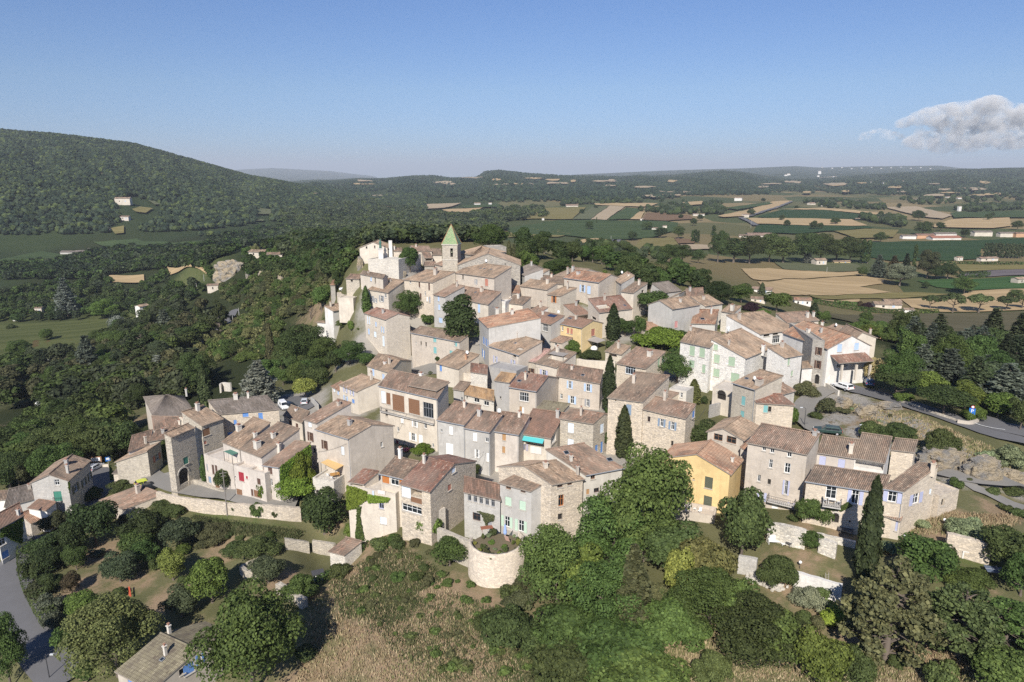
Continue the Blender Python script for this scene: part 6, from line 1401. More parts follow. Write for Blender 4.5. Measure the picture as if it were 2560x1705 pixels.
def bell_tower():
 H=house('tower','bell_tower','square stone bell tower with green glazed pointed roof','a',(1021,237),(1192,240),13,'F',dep=4.6,Y=217,wall='stone',st=.7,par=0,cat='bell tower',hb=14)
 root=H.root;P=lambda s,d,z:H.A+H.t*s+H.n*d+np.array([0,0,z]);W,D=H.W,H.D
 mb=MB();mb.obox(P(W/2,D/2,.12),H.t*(W/2+.22),H.n*(D/2+.22),np.array([0,0,.13]));mb.build('cornice',wallmat('pale',.3),root);mb=MB();mb.obox(P(W/2,D/2,-4.55),H.t*(W/2+.1),H.n*(D/2+.1),np.array([0,0,.1]));mb.build('string_course',wallmat('pale',.3),root)
 k=W/(1192-1021)*4.529/4.529;cut=[]
 p,tt,nn=hp(H,'f',1128,325);cut.append((p,tt*.42,nn*1.0,np.array([0,0,1.35])));q,t2,n2=hp(H,'l',1023,300)
 pl=P(0,D/2,-1.9);cut.append((pl,H.n*.42,H.t*1.0,np.array([0,0,1.1])))
 boolean_cut(H.wallobj,cut)
 for o,a,b,h in((p,tt,nn,1.35),(pl,H.n,-H.t,1.1)):
  m=MB();bk=o-b*(.95 if o is p else.9);m.obox(bk,a*.41,b*.03,np.array([0,0,h-.02]));
  for i in range(8):
   a0=math.pi*(i+.5)/8;m.obox(o+np.array([0,0,h])+a*math.cos(a0)*.46+np.array([0,0,1])*math.sin(a0)*.4+b*.0,(a*-math.sin(a0)+np.array([0,0,1])*math.cos(a0))*.11,(a*math.cos(a0)+np.array([0,0,1])*math.sin(a0))*.09,b*.05,1)
  m.build('belfry_opening',[plain('painted_dark_inside',(.03,.027,.025),.9),wallmat('pale',.3)],root)  # near-black back panel paints the darkness inside the belfry
 b=MB();c=p-nn*.45+np.array([0,0,.35]);b.lathe(c+np.array([0,0,-.45]),[(.30,0),(.27,.06),(.2,.25),(.16,.42),(.05,.5)],14);b.box(c+np.array([0,0,.12]),.8,.07,.08,math.atan2(tt[1],tt[0]))
 solid('church_bell',b,plain('bronze',(.16,.17,.12),.4,.5,.6),'bronze bell hanging in the belfry opening of the tower','bell',smooth=True)
 sp=MB();hz=6.0;e=.18;cs=[P(-e,-e,.26),P(W+e,-e,.26),P(W+e,D+e,.26),P(-e,D+e,.26)];top=P(W/2,D/2,.26+hz)
 for i in range(4):sp.add([cs[i],cs[(i+1)%4],top],[[0,1,2]])
 sp.add(cs,[[3,2,1,0]])
 if 'glaze' not in MATS:
  t=NT('glazed_tiles');p_=t.pos();mp=t.n('ShaderNodeMapping');mp.inputs['Scale'].default_value=(4.5,4.5,3.6);t.l(p_,mp.inputs['Vector']);v=t.n('ShaderNodeTexVoronoi');v.inputs['Scale'].default_value=1;t.l(mp.outputs[0],v.inputs['Vector']);s_=t.n('ShaderNodeSeparateColor');t.l(v.outputs['Color'],s_.inputs[0])
  t.col(t.ramp(s_.outputs[0],[(0,(.07,.15,.06)),(.4,(.15,.25,.09)),(.75,(.21,.28,.13)),(1,(.28,.26,.13))]));t.b.inputs['Roughness'].default_value=.45;MATS['glaze']=t.m
 spo=sp.build('spire',MATS['glaze'],root)
 rb=MB()
 for c_ in cs:rb.tube([c_,c_+(top-c_)*.5,top],[.10,.09,.07],6)
 rb.build('ridge_tiles',plain('rust_tile',(.36,.2,.11),.9),spo)
 cr=MB();cr.tube([top-np.array([0,0,.1]),top+np.array([0,0,1.3])],.045,6);cr.box(top+np.array([0,0,.95]),.6,.06,.06,math.atan2(H.t[1],H.t[0]));cr.lathe(top,[(.12,0),(.14,.12),(.05,.22)],8);cr.build('cross',plain('iron',(.06,.06,.065),.6),root)
bell_tower()
def wall(fr,pts,h,label,kind='warm',st=.6,thick=.45,cap=.0,down=1.6,name='stone_wall',hs=None,closed=False):
 """free standing or retaining wall whose top follows surveyed points"""
 P3=[]
 for i,q in enumerate(pts):
  u,v=fp(fr,*q);hh=hs[i]if hs else h;Y=solve_h(u,v,hh)or 100;P3.append(at_y(u,v,Y))
 L=smooth_line(P3,1.0)if len(P3)>2 else np.array([P3[0]+(P3[-1]-P3[0])*s for s in np.linspace(0,1,8)])
 hq=np.interp(np.linspace(0,1,len(L)),np.linspace(0,1,len(P3)),hs if hs else[h]*len(P3))
 d=np.gradient(L[:,:2],axis=0);d/=np.linalg.norm(d,axis=1,keepdims=True)+1e-9;n=np.stack([-d[:,1],d[:,0]],1)
 g=np.random.default_rng(len(label));vs=[]
 for i,p in enumerate(L):
  jz=g.normal()*.05
  for s,top in((-.5,0),(-.5,1),(.5,1),(.5,0)):
   q=p[:2]+n[i]*s*thick*(1.15 if not top else 1);vs.append((q[0],q[1],p[2]+jz if top else p[2]-hq[i]-down))
 f=[];
 for i in range(len(L)-1):
  a=i*4;b=a+4;f+=[[a,b,b+1,a+1],[a+1,b+1,b+2,a+2],[a+2,b+2,b+3,a+3]]
 f+=[[0,1,2,3],[(len(L)-1)*4+k for k in(3,2,1,0)]]
 mb=MB();mb.add(vs,f)
 return solid(name,mb,wallmat(kind,st),label,'wall')
wall('h',[(60,1262),(200,1300),(450,1340),(800,1385),(1150,1412),(1450,1430),(1680,1442)],2.7,'long cream retaining wall below the concrete lane','warm',.7,.6,name='retaining_wall')
wall('i',[(1520,1172),(1640,1220),(1780,1282),(1910,1335)],4.2,'grey topped garden wall running to the round bastion','stone',.5,.6,name='retaining_wall')
wall('n',[(1062,546),(1200,585),(1350,625),(1500,668)],2.6,'white washed garden wall with a leaning ladder','white',.2,.5,name='garden_wall')
wall('n',[(820,100),(940,112),(1060,140),(1165,170)],2.8,'dry stone terrace wall behind the white garden bench','pale',.9,.8,name='terrace_wall')
wall('n',[(1290,228),(1370,258),(1450,288)],2.4,'short dry stone wall beside the fig tree','pale',.9,.7,name='terrace_wall')
wall('n',[(545,402),(630,412),(715,434)],2.6,'pale block wall left of the dark globe shrub','grey',.4,.5,name='garden_wall')
wall('n',[(1160,170),(1300,205),(1450,235),(1620,272)],1.0,'low wall along the upper lawn edge','pale',.7,.5,name='garden_wall')
wall('o',[(1212,192),(1350,222),(1500,262),(1625,306)],2.9,'warm stone terrace wall behind the stone table','warm',.7,.7,name='terrace_wall')
wall('m',[(1205,172),(1320,192),(1440,208)],2.2,'ruined garden wall left of the small gate','stone',.8,.5,name='ruined_wall')
wall('m',[(1476,196),(1580,212),(1690,228)],2.4,'ruined garden wall with a blind arch beside the stone hut','stone',.7,.5,name='ruined_wall')
wall('m',[(785,440),(860,405),(930,372),(1040,310),(1150,250)],.8,'low broken wall on the left side of the ruined garden','stone',.8,.6,name='ruined_wall')
wall('m',[(785,442),(830,475),(900,490),(960,500)],1.5,'broken corner wall of the ruined garden','stone',.8,.6,name='ruined_wall')
wall('m',[(1140,610),(1220,650),(1320,720),(1400,760)],1.6,'rubble wall end behind the walnut tree','stone',.9,.9,name='ruined_wall')
wall('y',[(985,592),(1080,615),(1200,660),(1350,715),(1480,755),(1560,782)],.9,'low stone wall along the upper road','stone',.7,.4,name='road_wall')
wall('y',[(1545,778),(1620,792),(1690,792),(1748,770)],1.2,'pale curved wall at the parking sign','beige',.2,.35,name='road_wall')
wall('b',[(645,1340),(720,1350),(900,1366),(1080,1372)],3.4,'cream terrace wall above the blue shutter house','cream',.2,.4,name='terrace_wall')
wall('e',[(2150,735),(2240,715),(2360,680)],2.8,'grey garden wall right of the bamboo','dgrey',.4,.4,name='garden_wall')
wall('h',[(405,1160),(470,1130),(560,1150),(700,1215),(840,1270)],1.3,'low wall in front of the terrace house','stone',.6,.4,name='garden_wall')
wall('k',[(1060,500),(1130,505),(1230,500)],.9,'pale railing wall below the lane sign','cream',0,.2,name='road_wall')
wall('h',[(768,50),(790,30),(840,28),(890,30)],2.6,'curved pale wall left of the parking place trees','pale',.3,.4,name='garden_wall')
wall('h',[(1800,190),(1850,240),(1880,280)],1.6,'concrete ramp wall beside the silver car','grey',.1,.3,name='ramp_wall')
wall('y',[(20,1560),(100,1555)],1.0,'stub wall below the lane','warm',.6,.4,name='garden_wall')
wall('c',[(1600,1130),(1680,1180),(1800,1250)],1.4,'low lane wall beside the white cars','pale',.5,.35,name='road_wall')
wall('x',[(430,1295),(500,1310),(590,1330)],1.5,'plastered porch wall of the cream porch house','beige',0,.3,name='garden_wall')
def bastion():
 f0=fp('j',470,1125);b0=fp('j',470,1478);pb=cast(*b0);a,e=ray(*f0);Yf=pb[1]*1.01;zr=CZ+e*Yf
 k=depth_of((0,Yf,zr))/F;r=282/3.919*k;fpn=at_y(*f0,Yf);c=np.array([fpn[0],Yf+r*.98,0])
 zb=float(T2(c[0],Yf))-2.5;root=thing('round_bastion','round stone bastion carrying a little flower garden','bastion',(c[0],c[1],zb))
 ang=np.linspace(math.radians(165),math.radians(390),44);mb=MB();vs=[];g=np.random.default_rng(2)
 for i,t_ in enumerate(ang):
  rr=r*(1+.006*math.sin(i*.5));lift=.25*max(0,math.cos(t_-math.radians(20)))
  for q,z in((rr*1.06,zb),(rr,zr+lift+g.normal()*.02),(rr-.38,zr+lift+g.normal()*.02),(rr-.40,zr-1.4)):
   vs.append((c[0]+q*math.cos(t_),c[1]+q*math.sin(t_),z))
 n=len(ang);fs=[]
 for i in range(n-1):
  for j in range(3):fs.append([i*4+j,(i+1)*4+j,(i+1)*4+j+1,i*4+j+1])
 mb.add(vs,fs);mb.build('wall',wallmat('warm',.6),root,smooth=True)
 sm=MB();m=28;sm.lathe((c[0],c[1],zr-1.0),[(r*.95,-1.5),(r*.95,0),(.01,.15)],m);sm.build('soil',plain('garden_soil',(.16,.13,.08),1),root)
 rng=np.random.default_rng(9);base=np.array([c[0],c[1],zr-.95])
 for i in range(26):
  t_=rng.uniform(0,6.283);q=r*math.sqrt(rng.uniform(.02,.8));p=base+np.array([q*math.cos(t_),q*math.sin(t_),0]);lf=['shrub','dull','bright','yellow','iris'][i%5]
  plant('shrub','bush',lf,p,rng.uniform(.4,1.1),rng.uniform(.5,1.2),('green','dull green','bright green','yellow flowering','pale green')[i%5]+' plant in the garden bed on top of the round bastion','shrub','plants of the bastion garden')
 return c,r,zr
BC,BR,BZ=bastion()
house('n1','terrace_block','tall beige terrace wall with white chairs below the yellow house','f',(-200,1212),(392,1318),6.5,'F',dep=3.2,wall='beige',st=.15,par=.55,cat='terrace',Y=96.0)
house('n2','terrace_block','terrace garden block between the wooden loggia and the five window house','i',(1440,1010),(1600,950),5,'F',dep=5,wall='cream',st=.3,par=.3,cat='terrace')
def canopy(fr,pts,hts,mat,label,name='awning',posts=(),thick=.05,cat='awning',Y=None):
 """pts: image corners, hts: height of each corner above the ground (solved along the sight line) or ('y', distance)"""
 P=[at_y(*fp(fr,*q),h if h>40 else solve_h(*fp(fr,*q),h))for q,h in zip(pts,hts)]
 r=thing(name,label,cat,np.mean(P,0)-np.array([0,0,2]));mb=MB();n=len(P);mb.add([p for p in P]+[p-np.array([0,0,thick])for p in P],[list(range(n)),list(range(n,2*n))[::-1]]+[[i,(i+1)%n,n+(i+1)%n,n+i]for i in range(n)])
 if name=='canopy_roof':
  rb=MB();uv=[];sheet(rb,uv,P[0],P[1],P[2],P[3],3);q=np.array(ORG[r.name]);link(bpy.data.objects.new('roof',mesh_np('roof',np.array(rb.v)-q,rb.f,[roofmat('brown'),plain('eave_mortar',(.30,.26,.22),.95)],uv=uv,midx=rb.m)),r)
 else:mb.build('cloth' if name=='awning' else 'roof',mat,r)
 for i in posts:
  pb=MB();pb.tube([P[i]-np.array([0,0,thick]),P[i]-np.array([0,0,2.4])],.05,6);pb.build('post',plain('iron',(.06,.06,.065),.6),r)
 return r,P
def stripes(name,a,b,sc):
 if name in MATS:return MATS[name]
 t=NT(name);w=t.n('ShaderNodeTexWave');w.inputs['Scale'].default_value=sc;t.l(t.pos(),w.inputs['Vector']);t.col(t.ramp(w.outputs['Fac'],[(.45,a),(.55,b)]));MATS[name]=t.m;return t.m
def over(H,pts,dz,mat,label,name='awning',posts=(),cat='awning',slope=None):
 """canopy standing over a house block: corners lie dz above its top plane"""
 hts=[(H.z0+(dz if not isinstance(dz,(list,tuple))else dz[i])-CZ)/ray(*fp(H.fr,*q))[1]for i,q in enumerate(pts)]
 return canopy(H.fr,pts,hts,mat,label,name,posts,cat=cat)
H=HOUSES['i2'];over(H,[(1912,932),(2080,1018),(2222,932),(2062,860)],[1.9,1.7,1.9,2.1],plain('canvas_tan',(.62,.42,.19),.8),'tan canvas awning over the pale stone terrace',posts=(0,1,2))
H=HOUSES['h3t'];over(H,[(812,805),(905,850),(1042,800),(965,768)],[1.9,1.9,2.0,2.0],stripes('canvas_green',(.03,.13,.10),(.16,.28,.22),1.6),'green striped awning on the left terrace house',posts=(0,1))
H=HOUSES['d7']
def front_strip(H,x0,x1,y,out,drop,mat,label,name='awning',cat='awning'):
 o,tt,nn,L=wallplane(H,'f');a=hit(o,nn,*fp(H.fr,x0,y));b=hit(o,nn,*fp(H.fr,x1,y));b[2]=a[2]
 q=nn*out-np.array([0,0,drop])
 if name=='porch_roof':
  r=thing(name,label,cat,a);rb=MB();uv=[];sheet(rb,uv,a+q,b+q,b,a,4);link(bpy.data.objects.new('roof',mesh_np('roof',np.array(rb.v)-a,rb.f,[mat,plain('eave_mortar',(.30,.26,.22),.95)],uv=uv,midx=rb.m)),r);return r
 mb=MB();t_=np.array([0,0,.05]);mb.add([a,b,b+q,a+q,a-t_,b-t_,b+q-t_,a+q-t_],[[0,3,2,1],[4,5,6,7],[0,1,5,4],[1,2,6,5],[2,3,7,6],[3,0,4,7]]);return solid(name,mb,mat,label,cat)
front_strip(H,1945,2178,1085,.9,.55,plain('canvas_turq',(.09,.46,.47),.8),'turquoise awning below the plain tiled roof')
H=HOUSES['d3'];over(H,[(630,515),(958,580),(1112,478),(770,395)],[.9,.9,2.0,2.0],roofmat('plain')if False else plain('canopy_brown',(.21,.15,.11),.95),'raised brown canopy roof on the cream loggia house',name='canopy_roof',posts=(0,1),cat='canopy')
H=HOUSES['b21'];over(H,[(325,1285),(488,1318),(570,1275),(405,1240)],[1.6,1.6,1.9,1.9],plain('canvas_grey',(.30,.275,.25),.9),'grey canvas canopy over the cream roof terrace',posts=(0,1,2))
canopy('b',[(740,1128),(880,1165),(972,1132),(850,1092)],[2.6,2.6,2.7,2.7],plain('canvas_grey',(.30,.275,.25),.9),'grey slatted canopy beside the yellow upper house',posts=(0,1,2))
front_strip(HOUSES['c7'],1700,2090,850,3.0,1.1,roofmat('red'),'red brown tiled porch roof of the cream porch house','porch_roof','porch')
for i,x in enumerate((1745,1905,2060)):
 o,tt,nn,L=wallplane(HOUSES['c7'],'f');p=hit(o,nn,*fp('c',x,930));mb=MB();mb.box(p+nn*2.6-np.array([0,0,1.6]),.4,.4,3.4,math.atan2(tt[1],tt[0]));solid('porch_pillar',mb,wallmat('cream'),('left','middle','right')[i]+' square pillar of the cream porch','pillar','porch pillars')
def balcony(H,x0,x1,y,out,label,solid_slab=True,hgt=1.0):
 o,tt,nn,L=wallplane(H,'f');a=hit(o,nn,*fp(H.fr,x0,y));b=hit(o,nn,*fp(H.fr,x1,y));b[2]=a[2];W=np.linalg.norm(b-a);d=(b-a)/W;up=np.array([0,0,1.])
 mb=MB();mb.obox((a+b)/2+nn*out/2,d*W/2,nn*(out/2+.02),up*.09);bl=mb.build('balcony',wallmat('grey',0),H.root);rb=MB();c=[a+nn*.05,a+nn*(out-.05),b+nn*(out-.05),b+nn*.05]
 for i in range(3):
  for z in(.15,hgt):rb.tube([c[i]+up*z,c[i+1]+up*z],.025,5)
  m=max(2,int(np.linalg.norm(c[i+1]-c[i])/.28))
  for k in range(m+1):q=c[i]+(c[i+1]-c[i])*k/m;rb.tube([q+up*.08,q+up*hgt],.016,4)
 rb.build('railing',plain('iron',(.06,.06,.065),.6),bl)
balcony(HOUSES['d3'],335,935,800,.55,'');balcony(HOUSES['f3'],1005,1315,1118,1.1,'');balcony(HOUSES['a10'],490,660,1445,1.2,'');balcony(HOUSES['f6'],1610,1820,1160,1.2,'');balcony(HOUSES['k1'],615,700,925,.5,'')
o_=HOUSES['l1']
def ivy(H,wl,poly,label,leaf='ivy',n=1500,size=.14):
 g=np.random.default_rng(len(label));P=pick([fp(H.fr,*q)for q in poly],n,g);o,tt,nn,L=wallplane(H,wl);c=[]
 for u,v in P:
  p=hit(o,nn,u,v);s=np.dot(p-o,tt)
  if-.3<s<L+.3:c.append(p+nn*g.uniform(.05,.3))
 c=np.array(c);d=np.tile(nn+np.array([0,0,.5]),(len(c),1))+g.normal(size=(len(c),3))*.5;v,f=cards(c,d,size,g);q=v.mean(0);q[2]=v[:,2].min()
 ob=link(bpy.data.objects.new('ivy',mesh_np('ivy',v-q,f,[leafmat(leaf)])));ob.location=[float(k)for k in q];tag(ob,label,'ivy')
ivy(HOUSES['i3'],'f',[(490,692),(600,720),(715,762),(720,850),(640,905),(590,950),(490,965)],'bright ivy curtain over the left half of the front row terrace',n=2600,size=.15)
ivy(HOUSES['i3'],'f',[(730,792),(860,815),(980,835),(950,880),(820,885),(730,885)],'ivy fringe hanging from the right half of the front row terrace',n=900,size=.14)
ivy(HOUSES['i3'],'f',[(605,930),(650,930),(640,1040),(690,1300),(590,1290),(600,1100)],'dark ivy stem climbing the front row terrace','broad',n=900,size=.13)
ivy(HOUSES['h3c'],'r',[(1445,975),(1790,725),(1800,1000),(1760,1250),(1500,1290),(1440,1100)],'thick vine covering the gable of the left row','ivy',n=4200,size=.17)
ivy(HOUSES['k3'],'f',[(0,1235),(160,1160),(255,1090),(245,1400),(130,1360),(60,1310),(0,1330)],'vine on the front of the red roofed road house','ivy',n=1600,size=.15)
ivy(HOUSES['f6'],'f',[(1640,1180),(1830,1195),(1900,1150),(1950,1190),(1830,1250),(1650,1230)],'ivy garland under the little balcony of the long stone house','broad',n=700,size=.12)
ivy(HOUSES['k1'],'r',[(765,680),(780,700),(775,900),(765,900)],'narrow ivy edge on the shaded side of the grey house','ivy',n=200,size=.14)
ivy(HOUSES['j4'],'f',[(290,690),(460,735),(450,790),(400,790),(380,860),(365,800),(330,720)],'climbing rose on the five window house','dull',n=700,size=.11)
ivy(HOUSES['n1'],'f',[(-200,1260),(-100,1300),(-120,1420),(-200,1480)],'ivy patch at the left of the beige terrace wall','broad',n=700,size=.15)
def hedge(fr,pts,h,w,leaf,label,step=.5,dens=34,size=.16):
 g=np.random.default_rng(len(label));L=smooth_line([cast(*fp(fr,*q))for q in pts],1.0);seg=np.linalg.norm(np.diff(L[:,:2],axis=0),axis=1);n=int(seg.sum()*dens);i=g.choice(len(seg),n,p=seg/seg.sum());s=g.uniform(0,1,n)[:,None];p=L[i]+(L[i+1]-L[i])*s;d=(L[i+1]-L[i])[:,:2];d/=np.linalg.norm(d,axis=1,keepdims=True)+1e-9;nn=np.stack([-d[:,1],d[:,0],np.zeros(n)],1)
 k=g.uniform(0,1,n);side=np.where(k<.35,-1.,np.where(k<.7,1.,g.uniform(-1,1,n)));zz=np.where(k<.7,g.uniform(0,1,n),1.);p[:,2]=T2(p[:,0],p[:,1]);c=p+nn*(side*w/2)[:,None];c[:,2]+=zz*h;dr=nn*np.where(k<.7,side,0)[:,None];dr[:,2]=np.where(k<.7,.25,1)
 v,f=cards(c,dr+g.normal(size=(n,3))*.4,size,g);q=v.mean(0);q[2]=v[:,2].min();ob=link(bpy.data.objects.new('hedge',mesh_np('hedge',v-q,f,[leafmat(leaf)])));ob.location=[float(k_)for k_ in q];tag(ob,label,'hedge')
hedge('x',[(270,618),(430,645),(700,690),(1000,715),(1165,718)],2.2,1.6,'broad','long clipped hedge along the ploughed field, left part',dens=22,size=.35)
hedge('x',[(1262,718),(1400,720),(1512,718)],2.2,1.6,'broad','clipped hedge beside the small white garage',dens=22,size=.35)
hedge('x',[(500,632),(620,640),(710,650)],2.0,1.5,'broad','second clipped hedge behind the left part',dens=22,size=.35)
hedge('x',[(1705,365),(1850,366),(2000,362)],4,4,'oak','dark block hedge before the lavender field',dens=30,size=.5)
hedge('x',[(1530,232),(1800,242),(2100,248),(2352,252)],3,3,'oak','dark hedge line behind the dry yellow field',dens=12,size=.6)
hedge('l',[(330,30),(290,160),(300,330),(340,500),(430,680),(520,850),(600,950)],2.4,2.2,'shrub','dense roadside hedge along the winding road',dens=90,size=.14)
hedge('n',[(890,560),(960,620),(1010,650)],1.6,1.2,'bamboo','yellow green reeds in front of the globe shrub',dens=120,size=.12)
hedge('n',[(1320,900),(1400,940),(1500,990)],1.3,1.1,'ivy','yellow green hedge in the lower orchard',dens=120,size=.12)
hedge('m',[(1500,640),(1650,560),(1800,420),(1950,300),(2000,250)],1.3,1.2,'broad','green hedge climbing along the meadow to the stone hut',dens=90,size=.14)
def cottage(fr,x,yb,wp,hp_,yaw,wall_,roof_,label,dw=.7,name='farmhouse',hip=False,gap=0,wins=2,cat='house',group=None):
 u,v=fp(fr,x,yb);p=cast(u,v);p[2]=float(T2(p[0],p[1]));k=depth_of(p)/F/FR[fr][2];W=wp*k;h=hp_*k;D=W*dw;r=math.radians(yaw);t_=np.array([math.cos(r),math.sin(r),0]);n_=np.array([-t_[1],t_[0],0]);up=np.array([0,0,1.]);rise=min(D*.16,h*.6);hw=max(h-rise,h*.55)
 P=lambda a,b,z:p+t_*a+n_*b+up*z
 root=thing(name,label,cat,p,group);mb=MB();mb.add([P(-W/2,-D/2,-1),P(W/2,-D/2,-1),P(W/2,D/2,-1),P(-W/2,D/2,-1),P(-W/2,-D/2,hw),P(W/2,-D/2,hw),P(W/2,D/2,hw),P(-W/2,D/2,hw),P(-W/2,0,hw+rise),P(W/2,0,hw+rise)],[[3,2,1,0],[0,1,5,4],[1,2,6,9,5],[2,3,7,6],[3,0,4,8,7],[4,5,9,8],[8,9,6,7]]);mb.build('wall',wallmat(wall_),root)
 rb=MB();uv=[];o=min(.5,W*.05);z=rise/(D/2)*o;pw=max(.25,W/60)
 if W>30:
  for s in(-1,1):rb.obox(P(0,s*(D/4+o/2),hw+rise/2-z/2+.12),t_*(W/2+o),(n_*s*(D/4+o/2)+up*(-rise/2-z/2)),up*.1)
  rb.build('roof',roofmat(roof_)if False else plain('sheet_'+roof_,ROOFC[roof_][0],.8),root)
 else:
  sheet(rb,uv,P(-W/2-o,-D/2-o,hw-z+.1),P(W/2+o,-D/2-o,hw-z+.1),P(W/2+o,0,hw+rise+.1),P(-W/2-o,0,hw+rise+.1),1,pitchw=pw);sheet(rb,uv,P(W/2+o,D/2+o,hw-z+.1),P(-W/2-o,D/2+o,hw-z+.1),P(-W/2-o,0,hw+rise+.1),P(W/2+o,0,hw+rise+.1),2,pitchw=pw)
  link(bpy.data.objects.new('roof',mesh_np('roof',np.array(rb.v)-p,rb.f,[roofmat(roof_),plain('eave_mortar',(.30,.26,.22),.95)],uv=uv,midx=rb.m)),root)
 for i in range(wins):
  q=P((i-(wins-1)/2)*W/(wins+.6),-D/2-.02,hw*.55);wb=MB();wb.obox(q,t_*min(.6,W*.05),n_*.04,up*min(.8,hw*.2));wb.build('window',plain('paint_lblue',SHUT['lblue'],.6)if i%2 else plain('painted_dark_inside',(.03,.027,.025),.9),root)
ct=cottage
ct('x',175,624,150,68,-15,'white','orange','white open barn with tan roof at the wheat edge',name='barn',wins=3)
ct('x',1000,668,240,62,-8,'cream','tan','low villa with light blue shutters before the stubble field',.45)
ct('x',1050,640,150,60,-8,'cream','tan','upper storey block of the light blue shutter villa',.6)
ct('x',1214,714,90,46,-10,'white','tan','small white garage let into the clipped hedge',.8,wins=1)
ct('x',1040,985,230,85,-20,'orange','plain','terracotta bungalow with light blue shutters',.55)
ct('c',930,150,200,70,-25,'white','pink','white villa with small conifer at the wheat edge',.55)
ct('c',885,245,150,58,-25,'cream','pink','lower villa roof in front of the white villa',.6)
ct('x',2290,428,105,62,20,'stone','tan','ruined stone cabin on the green field',.7,wins=1)
ct('x',340,240,108,66,10,'cream','tan','cream cottage at the river copse',.8)
ct('x',560,226,165,24,5,'yellow2','tan','long low cream building right of the cream cottage',.25)
ct('x',1708,200,62,42,15,'cream','pink','house among trees left of the poplar row',.7);ct('x',1990,205,190,40,10,'cream','pink','long roofed house below the poplar row',.3)
ct('q',945,365,190,72,-12,'cream','tan','cream house with green shutter on the left ridge',.6);ct('q',1128,412,160,92,12,'cream','pink','two level cream house on the left ridge',.7);ct('q',425,752,115,80,15,'cream','pink','small cream house above the hillside road',.7,wins=1)
ct('q',160,1165,140,70,-10,'white','pink','upper pink roofed villa beside the hillside road',.6);ct('q',225,1220,190,80,12,'white','pink','lower pink roofed villa beside the hillside road',.5);ct('q',60,1390,120,140,10,'cream','pink','tall cream villa below the hillside road',.6)
ct('p',1318,708,90,120,60,'white','tan','white gabled house at the meadow corner',.8);ct('p',455,1100,210,50,-5,'cream','brown','wide bungalow among the trees below the meadow',.5);ct('p',1020,1410,150,90,-15,'warm','pink','brown roofed house sunk in the left wood',.8);ct('p',1025,1245,60,50,10,'cream','pink','little orange roofed house in the left wood',.8,wins=1)
ct('p',320,1385,90,40,20,'white','pink','white roofed garden house at the far left',.7);ct('p',20,1330,90,130,0,'beige','pink','house at the left edge among trees',.7);ct('p',365,670,60,60,10,'cream','pink','house hidden in the valley wood',.8);ct('p',155,735,46,40,0,'white','grey','white shed in the valley wood',.8,wins=1)
ct('r',848,575,96,48,10,'cream','tan','large cream farm on the hillside',.5);ct('r',862,686,56,30,0,'pinkw','pink','small villa below the hillside farm',.6);ct('r',742,753,30,16,0,'white','grey','white cottage at the hill foot',.7,wins=1);ct('r',590,932,115,40,8,'cream','grey','grey roofed farmhouse in the green valley field',.5);ct('r',632,930,44,50,8,'cream','grey','tall end block of the grey roofed farmhouse',.7,wins=1);ct('r',475,915,95,20,0,'green' if False else 'grey','grey','long greenish shed beside the valley farmhouse',.5,name='shed',wins=0)
ct('r',2148,525,48,24,0,'white','tan','white house high on the hill shoulder',.6);ct('r',2140,498,60,10,0,'cream','tan','long cream house above the white hill house',.4);ct('r',1968,515,20,10,0,'cream','orange','tiny house on the hill shoulder',.7,wins=0)
for i,(x,y,w_,h_)in enumerate(((905,248,36,18),(890,204,24,8),(688,322,28,12),(722,322,22,10),(1275,268,34,12),(1330,275,20,14),(1378,246,20,9),(1420,246,44,10),(1510,252,20,8),(610,300,30,16),(1010,428,120,16),(935,432,50,14),(825,442,30,22),(530,390,20,18),(480,398,30,16),(415,345,18,10),(940,330,30,18),(1622,356,26,24),(1508,346,22,10),(945,555,14,8),(1970,232,30,8),(2030,236,40,8),(2150,240,20,8),(1800,246,20,8),(2025,300,16,26),(60,278,60,10),(220,505,36,14),(405,550,20,18),(115,530,22,12))):
 ct('t',x,y,w_,h_,(i*37)%50-25,('white','cream','pale')[i%3],('tan','pink','brown')[i%3],('tiny white','tiny cream','tiny pale')[i%3]+' farmhouse scattered in the distant plain',.7,wins=0,group='distant '+('white','cream','pale')[i%3]+' farmhouses')
for i,(x,y,w_,h_,wl,rf,lb)in enumerate(((1765,440,72,20,'white','grey','white farm shed at the left end of the farmyard'),(1846,438,92,22,'orange','red','long shed with dark red roof in the farmyard'),(1946,445,150,16,'white','red','long white shed with red roof in the farmyard'),(1948,424,110,16,'white','grey','long grey roofed shed behind the white farm shed'),(2136,428,95,26,'cream','grey','grey farm building right of the sheds'),(2262,430,84,24,'cream','grey','second grey farm building at the right'),(2334,432,60,24,'orange','red','dark red roofed shed at the right edge of the plain'))):
 ct('t',x,y,w_,h_,4,wl,rf,lb,.35,'farm_shed',wins=0,cat='shed')
VIL=[(700+i*13+(i*29)%9,150+(i*17)%9,9,7)for i in range(9)]+[(1310+i*11,126+(i*23)%12,10,8)for i in range(9)]+[(1500+i*24,152+(i*31)%22,12,8)for i in range(13)]+[(1330+i*50,79+(i*13)%8,8,4)for i in range(12)]+[(1145,122,14,8),(1160,118,16,9),(1316,112,14,16),(640,150,10,6),(2000,112,14,6),(1640,128,14,6)]
for x,y,w_,h_ in VIL:ct('t',x,y,w_,h_,(x*7)%40-20,'white','pink','tiny pale house of the hamlets on the far hills',.7,'hamlet_house',wins=0,group='hamlet houses')
for x,y,w_,h_ in((1488,178,22,12),(1438,222,12,8),(480,222,14,6),(1350,360,40,14),(1438,360,20,14),(970,382,40,12),(1070,592,34,16),(1470,470,14,22),(1450,412,24,10),(1800,468,14,16),(940,160,10,6)):ct('s',x,y,w_,h_,15,'white','tan','lone pale house in the woods beyond the church',.7,'woodland_house',wins=0,group='woodland houses')
